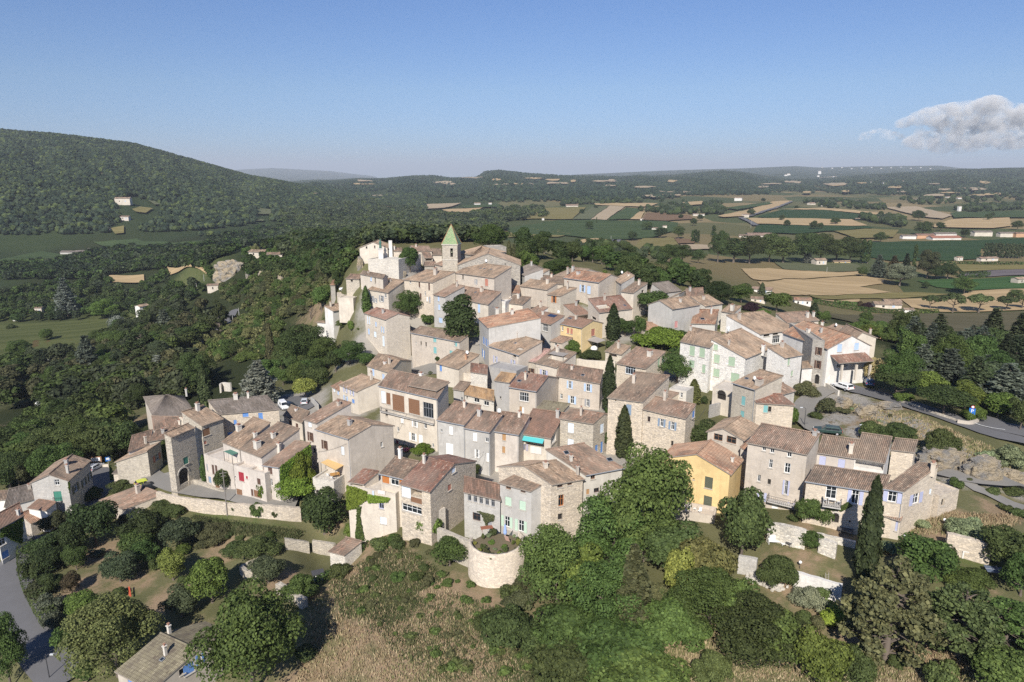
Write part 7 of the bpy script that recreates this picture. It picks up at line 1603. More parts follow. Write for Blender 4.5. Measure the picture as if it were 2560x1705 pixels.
def blob_arrays(seed,sub,ncard,csize):
 rng=np.random.default_rng(seed);bm=bmesh.new();bmesh.ops.create_icosphere(bm,subdivisions=sub,radius=.5)
 v=np.array([x.co for x in bm.verts]);f=np.array([[x.index for x in q.verts]for q in bm.faces]);bm.free()
 v*=(1+rng.uniform(-.24,.24,(len(v),1)));v[:,2]=v[:,2]*.95+.5;v[v[:,2]<.25,:2]*=.8
 if ncard:
  d=unit(rng.normal(size=(ncard,3)));d[:,2]=np.abs(d[:,2])*1.1-.35;c=d*.5*rng.uniform(.85,1.15,(ncard,1))+np.array([0,0,.5])
  cv,cf=cards(c,d+rng.normal(size=d.shape)*.6,csize,rng);k=len(v);v=np.concatenate([v,cv]);f=np.concatenate([f,cf[:,:3]+k,cf[:,[0,2,3]]+k])
 return v.astype(np.float32),f
def crown_arrays(seed,n,size,low=True):
 v,f,mb,w=P_round(seed,n,size)if low else P_bush(seed,n,size)
 v=v.copy();v[:,:2]/=w;return v.astype(np.float32),np.concatenate([f[:,:3],f[:,[0,2,3]]])
def mass(name,pts,hs,ws,leaf,label,sub=1,ncard=0,csize=.12,seed=0,kind='stuff',mats=None,crown=None):
 """one object for a wood nobody could count"""
 rng=np.random.default_rng(seed);pr=[blob_arrays(seed*7+i,sub,ncard,csize)if crown is None else crown_arrays(seed*7+i,*crown)for i in range(4)];V=[];Fc=[];M=[];k=0
 pts=np.asarray(pts);kk=rng.integers(0,4,len(pts));ang=rng.uniform(0,6.283,len(pts));mi=rng.integers(0,len(leaf),len(pts))
 for j in range(4):
  s=np.where(kk==j)[0]
  if not len(s):continue
  v,f=pr[j];c,n=np.cos(ang[s]),np.sin(ang[s])
  x=(v[None,:,0]*c[:,None]-v[None,:,1]*n[:,None])*ws[s][:,None]+pts[s,0][:,None];y=(v[None,:,0]*n[:,None]+v[None,:,1]*c[:,None])*ws[s][:,None]+pts[s,1][:,None];z=v[None,:,2]*hs[s][:,None]+pts[s,2][:,None]
  V.append(np.stack([x,y,z],-1).reshape(-1,3));Fc.append((f[None]+(np.arange(len(s))*len(v))[:,None,None]).reshape(-1,3)+k);M.append(np.repeat(mi[s],len(f)));k+=len(s)*len(v)
 me=mesh_np(name,np.concatenate(V),np.concatenate(Fc),[leafmat(l)for l in leaf],midx=np.concatenate(M))
 o=link(bpy.data.objects.new(name,me));o['kind']=kind;o['label']=label;return o
_HI=[(H.A[:2],np.linalg.inv(np.array([[H.t[0],H.n[0]],[H.t[1],H.n[1]]])),H.W,H.D)for H in HOUSES.values()]
_HA=np.array([h[0]for h in _HI]);_HM=np.array([h[1]for h in _HI]);_HW=np.array([h[2]for h in _HI]);_HD=np.array([h[3]for h in _HI])
def near_house(x,y,pad=.5):
 q=np.einsum('nij,nj->ni',_HM,np.array([x,y])-_HA)
 return bool(((q[:,0]>-pad)&(q[:,0]<_HW+pad)&(q[:,1]>-pad)&(q[:,1]<_HD+pad)).any())
def grow(poly,n,kinds,hr,asp,seed,fr='z',avoid=(),minpx=0):
 """individual plants from a pool of kinds; skips houses"""
 rng=np.random.default_rng(seed);P=pick([fp(fr,*q)for q in poly],n,rng,[[fp(fr,*q)for q in a]for a in avoid]);out=[];P=P[np.argsort(P[:,1])]
 for u,v in P:
  p=cast(u,v)
  if p[1]>3000 or near_house(p[0],p[1]):continue
  p[2]=float(T2(p[0],p[1]));sh,lf,nm,lab,grp=kinds[rng.integers(len(kinds))];h=rng.uniform(*hr);w=h*asp*rng.uniform(.8,1.25)
  if sh in('cypress','poplar'):w=h*.2
  plant(nm,sh,lf,p,h,w,lab,'shrub' if sh=='bush' else 'tree',grp)
AVG=[[(0,20),(380,40),(160,330),(20,620),(-50,640)],[(1150,60),(1700,0),(1660,110),(1500,170),(1480,260),(1150,90)]]
W1=[('big','oak','broadleaf_tree','dark oak crown in the crowded wood left of the village','wood left of the village'),('round','oak','broadleaf_tree','dark oak crown in the crowded wood left of the village','wood left of the village'),('round','fir','broadleaf_tree','blue green crown in the crowded wood left of the village','blue green crowns of the left wood'),('big','broad','broadleaf_tree','mid green crown in the crowded wood left of the village','mid green crowns of the left wood'),('cedar','fir','fir_tree','dark fir among the broadleaf wood left of the village','firs of the left wood'),('pine','pine','pine_tree','brown green pine among the wood left of the village','pines of the left wood'),('tall','oak','broadleaf_tree','tall dark crown in the crowded wood left of the village','tall crowns of the left wood')]
MEADOW=[(0,775),(700,760),(1330,730),(1290,792),(760,932),(740,1020),(700,1044),(0,1082)]
grow([(0,1130),(250,1090),(700,1070),(1290,800),(1600,620),(1900,660),(1960,860),(1850,960),(1660,1100),(1650,1300),(1850,1250),(1900,1480),(1700,1480),(1380,1540),(1100,1568),(500,1568),(0,1568)],80,W1,(7,12),.85,21,'p',[MEADOW])
W2=[('bush','scrub','shrub','green scrub oak bush on the slope left of the village','scrub bushes on the left slope'),('bush','dull','shrub','dull olive bush on the slope left of the village','olive bushes on the left slope'),('bush','broad','shrub','dark green bush on the slope left of the village','dark bushes on the left slope'),('round','broad','broadleaf_tree','small green tree among the scrub on the left slope','small trees on the left slope')]
grow([(800,640),(1300,560),(1760,600),(1700,900),(1560,950),(1250,1100),(1000,1567),(420,1567),(250,1400),(480,1250),(640,1080),(780,950),(480,880),(420,700)],95,W2,(2.6,5.2),1.25,23,'q')
grow([(300,480),(800,330),(1200,230),(1800,200),(2080,330),(2080,560),(1800,640),(1300,560),(760,600),(420,640)],45,[W2[0],W2[2],W2[3],('round','oak','broadleaf_tree','dark tree on the wooded rim left of the church','trees on the left rim')],(3.5,7),.95,24,'q',[[(390,410),(750,400),(770,600),(400,600)]])
grow([(0,700),(100,380),(600,60),(1150,0),(1500,130),(1490,330),(1250,480),(1000,430),(800,380),(500,500),(330,720),(0,820)],20,W1[:2]+[W1[3]],(7,11),.85,25,'k',AVG)
W3=[('round','broad','broadleaf_tree','green crown in the park thicket at the right edge','park thicket on the right'),('round','oak','broadleaf_tree','dark crown in the park thicket at the right edge','dark crowns of the park thicket'),('cedar','cedar','cedar_tree','grey cedar in the park thicket at the right edge','cedars of the park thicket'),('cedar','fir','fir_tree','dark fir in the park thicket at the right edge','firs of the park thicket')]
grow([(1000,30),(1500,0),(2195,60),(2195,700),(1900,640),(1500,480),(1050,420)],44,[W3[0],W3[1]]+W3[2:]*3,(7,12),.7,26,'y')
grow([(660,800),(900,820),(1300,940),(1640,960),(1640,1040),(1300,1040),(900,990)],26,[('bush','broad','shrub','garden bush at the edge of the ploughed field','garden bushes by the ploughed field'),('round','broad','broadleaf_tree','garden tree at the edge of the ploughed field','garden trees by the ploughed field')],(2.5,5),1.0,27,'x')
VG=[('bush','broad','shrub','little garden shrub squeezed between the village houses','garden shrubs between the houses'),('bush','bright','shrub','bright little garden shrub squeezed between the village houses','bright garden shrubs between the houses'),('bush','olive','shrub','greyish little shrub squeezed between the village houses','grey shrubs between the houses')]
grow([(900,700),(1500,660),(1900,760),(1900,900),(1700,1000),(1300,1100),(900,1150),(700,1080),(850,850)],60,VG,(.8,2.2),1.2,44)
grow([(560,890),(700,880),(850,930),(800,975),(650,985),(560,960)],14,[('round','broad','broadleaf_tree','green tree above the little parking place','trees above the parking place'),('round','oak','broadleaf_tree','dark tree above the little parking place','dark trees above the parking place')],(5,8),.9,45)
grow([(420,300),(700,250),(1000,330),(1500,600),(1700,560),(1300,420),(1450,400),(1900,560),(2060,620),(2080,520),(1800,420),(1400,330),(900,270),(650,200)],20,[('round','oak','broadleaf_tree','dark tree in the belt between hilltop and wheat','tree belt behind the hilltop'),('round','broad','broadleaf_tree','green tree in the belt between hilltop and wheat','green trees of the belt behind the hilltop')],(5,8),.85,28,'b')
grow([(0,100),(500,60),(900,60),(1250,120),(1250,260),(900,240),(600,280),(300,240),(0,280)],18,[('round','oak','broadleaf_tree','dark tree below the hilltop beyond the church','trees beyond the church'),('tall','oak','broadleaf_tree','slender dark tree below the hilltop beyond the church','slender trees beyond the church')],(7,11),.8,29,'b')
FS=[('bush','shrub','shrub','low green bramble bush on the foreground slope','brambles on the foreground slope'),('bush','broad','shrub','dark green bramble bush on the foreground slope','dark brambles on the foreground slope'),('bush','dull','shrub','dull dry bush on the foreground slope','dry bushes on the foreground slope')]
grow([(1180,1500),(1340,1400),(1560,1370),(1700,1490),(1640,1640),(1500,1705),(1250,1705)],30,FS,(1.3,2.6),1.5,30)
grow([(860,1380),(1000,1340),(1160,1460),(1080,1520),(900,1470)],14,FS,(.7,1.4),1.5,31)
grow([(1750,1400),(2050,1450),(2500,1480),(2560,1650),(2100,1690),(1800,1640)],18,FS,(.8,1.8),1.4,32)
grow([(420,1290),(700,1320),(760,1370),(560,1390),(440,1360)],16,FS,(.7,1.5),1.4,33)
grow([(80,1290),(190,1240),(330,1260),(420,1320),(250,1330),(120,1480),(80,1400)],16,FS,(1.5,3),1.2,34)
grow([(2080,1010),(2300,1060),(2500,1200),(2400,1230),(2150,1120)],14,[('bush','dull','shrub','tiny grey tuft among the pale rocks of the mound','tufts on the rocky mound'),('bush','iris','shrub','pale green tuft among the pale rocks of the mound','pale tufts on the rocky mound')],(.4,.9),1.6,35)
PL=[('round','oak','broadleaf_tree','single dark tree standing in the fields of the plain','scattered trees of the plain'),('poplar','oak','poplar_tree','small poplar standing in the fields of the plain','scattered poplars of the plain')]
grow([(60,250),(1200,250),(2355,230),(2355,400),(1600,400),(900,420),(60,420)],36,PL[:1]*4+PL[1:],(8,13),.95,36,'t')
rg=np.random.default_rng(77)
def far_wood(name,polys,n,hr,leaf,label,sub,ncard,csize,asp=1.0,seed=1,crown=None):
 pts=[]
 for fr,poly in polys:
  for u,v in pick([fp(fr,*q)for q in poly],n//len(polys),rg,AV):
   p=cast(u,v)
   if p[1]<6000 and not(p[1]<330 and near_house(p[0],p[1])):pts.append((p[0],p[1],float(T2(p[0],p[1]))))
 pts=np.array(pts);h=rg.uniform(*hr,len(pts))*(np.clip(pts[:,1]/800,.55,1)if hr[1]>11 else 1);mass(name,pts,h,h*asp*rg.uniform(.8,1.3,len(pts)),leaf,label,sub,ncard,csize,seed,crown=crown)
AV=[[fp('p',*q)for q in MEADOW],[fp('r',*q)for q in[(640,842),(940,820),(1200,852),(1446,842),(1400,890),(1340,894),(1240,880),(870,902),(720,872)]],[fp('r',*q)for q in[(-200,985),(0,966),(280,906),(400,926),(548,946),(450,986),(200,962),(0,1022),(-200,1040)]],[fp('p',*q)for q in[(1005,336),(1322,333),(1322,372),(1210,412),(1060,366)]],[fp('p',*q)for q in[(1545,263),(1902,263),(1895,306),(1660,366),(1590,332)]],[fp('r',*q)for q in[(790,540),(900,520),(1110,590),(1000,650),(840,690),(720,760),(780,790),(960,780),(960,690),(820,600)]],[fp('r',*q)for q in[(1740,632),(1780,615),(1872,625),(1850,652)]],[fp('r',*q)for q in[(380,880),(660,870),(660,930),(380,940)]]]
far_wood('valley_wood',[('r',[(0,1020),(450,985),(640,930),(870,905),(1340,895),(1460,840),(1800,760),(2200,760),(2355,850),(2355,960),(2000,880),(1700,880),(1450,960),(1400,1020),(1140,1020),(750,1065),(700,1095),(0,1095)])],2300,(7,11.5),('oak','forest2','fir','broad'),'dense dark wood on the valley floor',2,26,.13,.95,3,(150,.12))
far_wood('valley_wood',[('s',[(0,420),(600,330),(880,400),(1080,430),(1300,440),(1480,400),(1800,380),(1830,450),(1500,490),(1560,540),(1300,620),(540,640),(300,640),(0,720)])],2100,(8,12),('oak','forest2','fir'),'dark wood in the gap between hill and plain',1,22,.15,.95,4,(170,.115))
_av=[(q,26)for q in AV]
for q,dv in _av:AV+=[[(u,v+dv*k/3)for u,v in q]for k in(1,2,3)]
AV+=[[fp('k',*q)for q in[(1150,60),(1700,0),(1660,110),(1500,170),(1480,260),(1150,90)]],[fp('k',*q)for q in[(-50,20),(380,40),(160,330),(20,620),(-50,640)]],[fp('p',*q)for q in[(1330,1580),(1590,1400),(1640,1420),(1500,1580)]],[fp('q',*q)for q in[(390,410),(760,410),(780,620),(380,600)]],[fp('q',*q)for q in[(820,290),(1210,290),(1210,430),(820,400)]],[fp('q',*q)for q in[(360,660),(500,660),(500,790),(360,790)]],[fp('q',*q)for q in[(560,1000),(720,960),(720,1100),(480,1270),(440,1240)]],[fp('q',*q)for q in[(1250,1100),(1600,960),(1560,930),(1300,1030)]]]
WOODP=[(0,1130),(250,1090),(700,1070),(1290,800),(1600,620),(1900,660),(1960,860),(1850,960),(1660,1100),(1650,1300),(1850,1250),(1900,1480),(1700,1480),(1380,1540),(1100,1568),(500,1568),(0,1568)]
far_wood('left_wood',[('p',WOODP)],210,(6,11),('oak','fir','broad','dull'),'close packed trees filling the wood left of the village',0,0,0,.9,11,(1100,.05))
far_wood('left_wood',[('p',[(-200,640),(-200,770),(700,750),(1280,725),(1560,650),(1750,560),(1900,470),(1560,300),(1320,420),(1050,390),(600,420),(0,500)])],330,(8,13),('oak','oak','fir','broad'),'close packed trees on the far side of the valley meadow',0,0,0,.9,12,(700,.062))
far_wood('left_scrub',[('q',[(800,640),(1300,560),(1760,600),(1700,900),(1560,950),(1250,1100),(1000,1567),(420,1567),(250,1400),(480,1250),(640,1080),(780,950),(480,880),(420,700)])],330,(1.4,4.2),('shrub','scrub','broad','scrub'),'scrub of small oaks and bushes on the slope left of the village',0,0,0,1.3,13,(420,.10,False))
far_wood('left_scrub',[('q',[(300,480),(800,330),(1200,230),(1800,200),(2080,330),(2080,560),(1800,640),(1300,560),(760,600),(420,640)])],170,(3,6.5),('oak','broad','shrub'),'scrub and trees on the wooded rim left of the church',0,0,0,1.0,14,(700,.07))
far_wood('edge_wood',[('b',[(420,300),(700,250),(1000,330),(1500,600),(1700,560),(1300,420),(1450,400),(1900,560),(2060,620),(2080,520),(1800,420),(1400,330),(900,270),(650,200)]),('b',[(0,100),(500,60),(900,60),(1250,120),(1250,260),(900,240),(600,280),(300,240),(0,280)])],48,(4.5,7.5),('oak','broad','oak'),'belt of dark trees below the hilltop towards the wheat fields',0,0,0,.9,15,(900,.055))
far_wood('brambles',[('z',[(900,1400),(1100,1375),(1180,1470),(1360,1580),(1420,1705),(1130,1705),(1000,1600),(870,1520)])],110,(.3,.9),('shrub','broad','dull'),'low green brambles spreading over the dry meadow',0,0,0,1.8,18,(260,.13,False))
far_wood('left_wood',[('k',[(0,700),(100,380),(600,60),(1150,0),(1500,130),(1490,330),(1250,480),(1000,430),(800,380),(500,500),(330,720),(0,820)])],44,(6,10),('oak','broad'),'dark elm thicket behind the grey house at the far left',0,0,0,.9,16,(1800,.036))
far_wood('park_thicket',[('y',[(1000,30),(1500,0),(2195,60),(2195,700),(1900,640),(1500,480),(1050,420)])],40,(4,8),('broad','oak','fir'),'undergrowth of the park at the right edge',0,0,0,1.0,17,(1600,.04))
def cover(name,amin,amax,y0,y1,n,hr,leaf,label,seed,cond=None,ncard=8):
 g=np.random.default_rng(seed);a=g.uniform(amin,amax,n*3);Y=np.sqrt(g.uniform(y0*y0,y1*y1,n*3));x=a*Y;z=T2(x,Y);m=np.ones(len(a),bool)
 if cond is not None:m&=cond(x,Y,z)
 u,v=proj(np.stack([x,Y,z],-1))
 for q in AV:m&=~inpoly(u,v,q)
 s=np.where(m)[0][:n];h=g.uniform(*hr,len(s));mass(name,np.stack([x[s],Y[s],z[s]],-1),h,h*g.uniform(.85,1.35,len(s)),leaf,label,1,ncard,.16,seed)
cover('hillside_forest',-1.0,-.12,880,2150,40000,(4,9),('forest','forest','forest2','oak'),'dense evergreen oak forest covering the left hill',8,lambda x,y,z:z>-6)
cover('far_forest',-.28,.36,1580,4300,16000,(7,12),('forest','forest2'),'dark forest on the middle hills',9,lambda x,y,z:z>3,0)
cover('far_forest',.2,.75,1900,4800,15000,(7,12),('forest','forest2'),'dark forest on the hills at the right',10,lambda x,y,z:z>4,0)
far_wood('hedgerows',[('t',[(0,240),(400,245),(420,262),(0,275)]),('t',[(400,300),(480,280),(640,275),(690,320),(560,325)]),('t',[(720,320),(730,265),(820,262),(830,320)]),('t',[(1220,255),(1400,245),(1680,285),(1640,300),(1330,285)]),('t',[(1500,335),(1760,350),(1740,385),(1600,365)]),('t',[(1700,240),(2355,225),(2355,250),(1800,270)]),('t',[(2000,280),(2355,268),(2355,296),(2020,310)]),('t',[(30,500),(200,480),(480,510),(560,560),(60,560)])],620,(7,12),('oak','oak','fir'),'dark hedgerows and groves scattered over the plain',2,24,.14,1.0,5)
def grass(name,polys,n,hr,col,label,seed):
 g=np.random.default_rng(seed);V=[]
 t=NT('blades_'+name);q=t.n('ShaderNodeNewGeometry');wn=t.noise(q.outputs['Position'],.09,3,.6);t.col(t.ramp(t.math('ADD',t.math('MULTIPLY',q.outputs['Random Per Island'],.45),t.math('MULTIPLY',t.math('SUBTRACT',wn,.22),1.0)),col));t.b.inputs['Roughness'].default_value=.9
 for fr,poly in polys:
  P=pick([fp(fr,*z)for z in poly],n//len(polys),g)
  for u,v in P:
   p=cast(u,v)
   if near_house(p[0],p[1],.1):continue
   p[2]=float(T2(p[0],p[1]));k=3
   for _ in range(k):
    a=g.uniform(0,6.283);h=g.uniform(*hr);w=g.uniform(.05,.12);b=p+np.array([g.normal()*.25,g.normal()*.25,0]);l=np.array([g.normal()*.35*h,g.normal()*.35*h,h]);s=np.array([math.cos(a),math.sin(a),0])*w
    V+=[b-s-[0,0,.05],b+s-[0,0,.05],b+l]
 V=np.array(V);o=link(bpy.data.objects.new(name,mesh_np(name,V,np.arange(len(V)).reshape(-1,3),[t.m])));o['kind']='stuff';o['label']=label
DRYC=[(0,(.20,.135,.085)),(.32,(.30,.22,.13)),(.52,(.42,.34,.21)),(.66,(.24,.22,.10)),(.80,(.12,.15,.05)),(1,(.09,.12,.04))];GRNC=[(0,(.045,.065,.022)),(.6,(.085,.10,.04)),(1,(.20,.165,.08))]
grass('dry_grass',[('z',[(740,1705),(780,1500),(900,1400),(1010,1370),(1150,1480),(1230,1560),(1360,1705)]),('z',[(1620,1560),(1800,1560),(2100,1620),(2560,1640),(2560,1705),(1600,1705)])],9000,(.2,.5),DRYC,'long dry grass of the foreground slope',41)
grass('green_grass',[('z',[(900,1560),(1130,1480),(1300,1540),(1420,1705),(1100,1705)]),('z',[(880,1420),(1000,1360),(1120,1440),(1010,1500)]),('z',[(480,1290),(760,1330),(740,1350),(500,1330)]),('z',[(820,1460),(960,1420),(1060,1500),(1000,1560),(860,1540)])],8000,(.2,.5),GRNC,'green grass patches of the foreground slope',42)
grass('dry_grass',[('z',[(2080,1000),(2300,1040),(2500,1130),(2560,1200),(2450,1180),(2250,1100)]),('z',[(2200,1280),(2560,1290),(2500,1340),(2150,1330)])],5000,(.2,.5),DRYC,'straw coloured grass on the rocky mound',43)
def car(fr,x,y,yaw,kind,col,label,Y=None,off=.3):
 u,v=fp(fr,x,y);p=cast(u,v)if Y is None else at_y(u,v,Y)
 if Y is None:p[2]=float(T2(p[0],p[1]))+off
 L,Wd,Hh=dict(van=(4.5,1.85,1.85),hatch=(4.0,1.75,1.5),estate=(4.75,1.85,1.48))[kind];r=math.radians(yaw);t_=np.array([math.cos(r),math.sin(r),0]);n_=np.array([-t_[1],t_[0],0]);up=np.array([0,0,1.])
 P=lambda a,b,z:p+t_*a+n_*b+up*z
 root=thing({'van':'parked_van','hatch':'parked_car','estate':'parked_car'}[kind],label,'van' if kind=='van' else 'car',p)
 if kind=='van':prof=[(-L/2,.35),(L/2-.08,.3),(L/2,.62),(L/2-.1,.85),(L/2-.85,1.02)];cab=[(L/2-.95,1.0),(L/2-1.65,Hh-.06),(L/2-2.2,Hh),(-L/2+.25,Hh),(-L/2+.04,1.02)]
 elif kind=='hatch':prof=[(-L/2,.4),(L/2-.06,.3),(L/2,.55),(L/2-.08,.74),(L/2-1.0,.92)];cab=[(L/2-1.05,.9),(L/2-1.75,Hh-.05),(L/2-2.2,Hh),(-L/2+.5,Hh-.06),(-L/2+.06,.92)]
 else:prof=[(-L/2,.4),(L/2-.06,.3),(L/2,.55),(L/2-.08,.72),(L/2-1.25,.92)];cab=[(L/2-1.3,.9),(L/2-2.05,Hh-.05),(L/2-2.6,Hh),(-L/2+.45,Hh-.05),(-L/2+.06,.92)]
 prof=prof+[(-L/2+.02,.98 if kind!='van' else 1.02)]
 paint=plain('car_'+col,dict(white=(.78,.78,.77),silver=(.55,.57,.6),lime=(.50,.55,.06),black=(.025,.027,.03),green=(.03,.06,.055),blue=(.06,.12,.25))[col],.25,.55)
 def hull(ps,w0,w1,mat,nm,m0=None):
  mb=MB();n=len(ps);lo=min(q[1]for q in ps);hi=max(q[1]for q in ps)
  wz=lambda z:(w0+(w1-w0)*(z-lo)/(hi-lo+1e-6))/2
  vs=[P(a,-wz(z),z)for a,z in ps]+[P(a,wz(z),z)for a,z in ps];mb.add(vs,[list(range(n))[::-1],list(range(n,2*n))]+[[i,(i+1)%n,n+(i+1)%n,n+i]for i in range(n)])
  o=mb.build(nm,mat,root);md=o.modifiers.new('bevel','BEVEL');md.width=.07;md.segments=2;md.limit_method='ANGLE';return o
 b=hull(prof,Wd*.98,Wd,paint,'body');hull(cab,Wd*.96,Wd*.78,paint,'cabin')
 zs,zt=cab[0][1]+.06,Hh-.2
 f=lambda z:(Wd*.96+(Wd*.78-Wd*.96)*(z-cab[0][1])/(Hh-cab[0][1]))/2+.012
 for s in(-1,1):
  wm=MB();a0,a1=cab[4][0]+.35,cab[0][0]-.35
  if kind=='van' and col=='white' and Y is None:a0=(a0+a1)/2-.1
  for k in range(2):
   x0=a0+(a1-a0)*k/2+.05;x1=a0+(a1-a0)*(k+1)/2-.05;x1t=min(x1,cab[1][0]-.08);x0t=max(x0,cab[3][0]+.1)
   wm.quad(P(x0,s*f(zs),zs),P(x1,s*f(zs),zs),P(x1t,s*f(zt),zt),P(x0t,s*f(zt),zt));wm.build('side_window',glass(),root);wm=MB()
 def pane(c0,c1,nm,e):
  mb=MB();a=np.array(c0);b_=np.array(c1);q0=a+(b_-a)*.12;q1=a+(b_-a)*.86;mb.quad(P(q0[0]+e,-f(q0[1])+.12,q0[1]+.015),P(q0[0]+e,f(q0[1])-.12,q0[1]+.015),P(q1[0]+e,f(q1[1])-.12,q1[1]+.015),P(q1[0]+e,-f(q1[1])+.12,q1[1]+.015));mb.build(nm,glass(),root)
 pane(cab[0],cab[1],'windscreen',.02);pane(cab[4],cab[3],'rear_window',-.02)
 for a in(L/2-.85,-L/2+.8):
  for s in(-1,1):
   c=P(a,s*(Wd/2-.1),.32);mb=MB();mb.tube([c-n_*s*.1,c+n_*s*.115],.32,14);w_=mb.build('wheel',plain('tyre',(.018,.018,.02),.9),root);m2=MB();m2.tube([c+n_*s*.112,c+n_*s*.13],.19,10);m2.build('rim',plain('rim',(.4,.4,.42),.3,.5),w_)
 for s in(-1,1):
  mb=MB();mb.obox(P(L/2-.03,s*(Wd/2-.3),.66),t_*.04,n_*.18,up*.09);mb.build('headlight',plain('lamp_glass',(.6,.62,.62),.15,.6),root);mb=MB();mb.obox(P(-L/2,s*(Wd/2-.16),.82),t_*.03,n_*.09,up*.16);mb.build('tail_light',plain('lamp_red',(.4,.02,.02),.3),root)
 mb=MB();mb.obox(P(-L/2-.01,0,.62),t_*.012,n_*.26,up*.055);mb.build('number_plate',plain('plate',(.75,.74,.66),.5),root)
car('h',1492,330,-58,'van','white','white van parked at the left parking place')
car('h',1732,272,100,'hatch','silver','silver hatchback seen from behind at the left parking place')
car('h',1570,330,-35,'estate','black','dark car half hidden behind the white van')
car('k',1652,762,38,'hatch','lime','yellow green car parked in the forecourt of the gate tower')
car('k',1722,800,40,'hatch','black','black car beside the yellow green car')
car('y',412,492,112,'estate','white','white estate car parked at the upper road')
car('y',278,400,125,'van','white','white van parked nose down the lane before the estate car')
car('y',265,930,160,'estate','green','dark green car roof showing behind the brown roofs')
car('y',672,455,70,'hatch','blue','blue car under the trees beside the white gate post')
car('q',1928,752,188,'van','white','white van on the high terrace at the upper left',Y=HOUSES['q3'].A[1]+2.2)
car('k',1085,568,80,'hatch','silver','silver car nose behind the grey house')
car('p',390,1520,20,'hatch','white','white car glimpsed in the far left gardens',off=.1)
def pole(fr,x,yt,yb,label,name='utility_pole',arms=True,Y=None,col=(.22,.20,.18),r=.12):
 u,v=fp(fr,x,yb);p=cast(u,v);p[2]=float(T2(p[0],p[1]));k=depth_of(p)/F/FR[fr][2];h=(yb-yt)*k/.93;mb=MB();mb.tube([p-np.array([0,0,.5]),p+np.array([0,0,h])],[r,r*.65],8)
 if arms:mb.box(p+np.array([0,0,h-.5]),1.2,.1,.1,.4);mb.box(p+np.array([0,0,h-1.1]),.8,.1,.1,.4)
 solid(name,mb,plain('pole_wood' if col[0]<.3 else 'pole_grey',col,.9),label,'pole');return p,h
def lamp(fr,x,yt,yb,label,arm=(.9,0)):
 u,v=fp(fr,x,yb);p=cast(u,v);p[2]=float(T2(p[0],p[1]));k=depth_of(p)/F/FR[fr][2];h=(yb-yt)*k/.9;r=thing('street_lamp',label,'street lamp',p);mb=MB();q=p+np.array([0,0,h]);mb.tube([p-np.array([0,0,.3]),q],[.08,.05],8);mb.build('post',plain('iron',(.06,.06,.065),.6),r)
 mb=MB();e=q+np.array([arm[0],arm[1],.25]);mb.tube([q,(q+e)/2+np.array([0,0,.15]),e],.035,6);mb.build('arm',plain('iron',(.06,.06,.065),.6),r);mb=MB();mb.box(e,.5,.25,.12,math.atan2(arm[1],arm[0]+1e-6));mb.build('lantern',plain('lamp_glass',(.6,.62,.62),.15,.6),r)
pole('h',855,1035,1548,'dark wooden utility pole standing below the long retaining wall')
for fr,x,yt,yb,lb in(('p',2018,690,830,'slim pale pole beside the leaning pine'),('q',1785,335,462,'grey pole on the wooded left rim'),('q',1210,235,335,'grey pole right of the two level ridge house'),('q',922,235,292,'thin pole behind the cream ridge house'),('q',617,1035,1170,'left pole on the hillside road'),('q',650,1040,1165,'right pole on the hillside road'),('q',718,960,1075,'pole above the hillside road'),('p',1672,900,1030,'pale pole beside the slim cypress'),('p',1878,310,372,'pole near the second wheat clearing'),('p',1807,380,425,'pole below the second wheat clearing'),('t',968,350,385,'white pole at the bend of the country road'),('t',258,428,470,'white pole at the field lane'),('x',418,270,322,'thin post in the green strip')):
 pole(fr,x,yt,yb,lb,arms=False,col=(.45,.44,.42),r=.14)
lamp('l',572,1265,1590,'black street lamp on the lower left road');lamp('g',470,300,420,'small lamp behind the brown loggia roof',(.4,.1));lamp('y',38,688,870,'iron lamp bracket post at the lane bend',(-.9,0));lamp('a',422,1365,1480,'lamp at the upper lane balcony',(.4,0))
def text_obj(txt,p,t_,nn,size,mat,parent,nm='lettering'):
 c=bpy.data.curves.new(nm,'FONT');c.body=txt;c.size=size;c.align_x='CENTER';c.align_y='CENTER';c.extrude=.004;c.materials.append(mat);tmp=bpy.data.objects.new('tmp',c);COL.objects.link(tmp);bpy.context.view_layer.update();me=bpy.data.meshes.new_from_object(tmp.evaluated_get(bpy.context.evaluated_depsgraph_get()));bpy.data.objects.remove(tmp)
 up=np.array([0,0,1.]);R=np.array([t_,up,nn]).T;off=np.array(ORG[parent.name]);v=np.empty(len(me.vertices)*3,np.float32);me.vertices.foreach_get('co',v);v=(R@v.reshape(-1,3).T).T+p-off;me.vertices.foreach_set('co',v.astype(np.float32).ravel());me.update();link(bpy.data.objects.new(nm,me),parent)
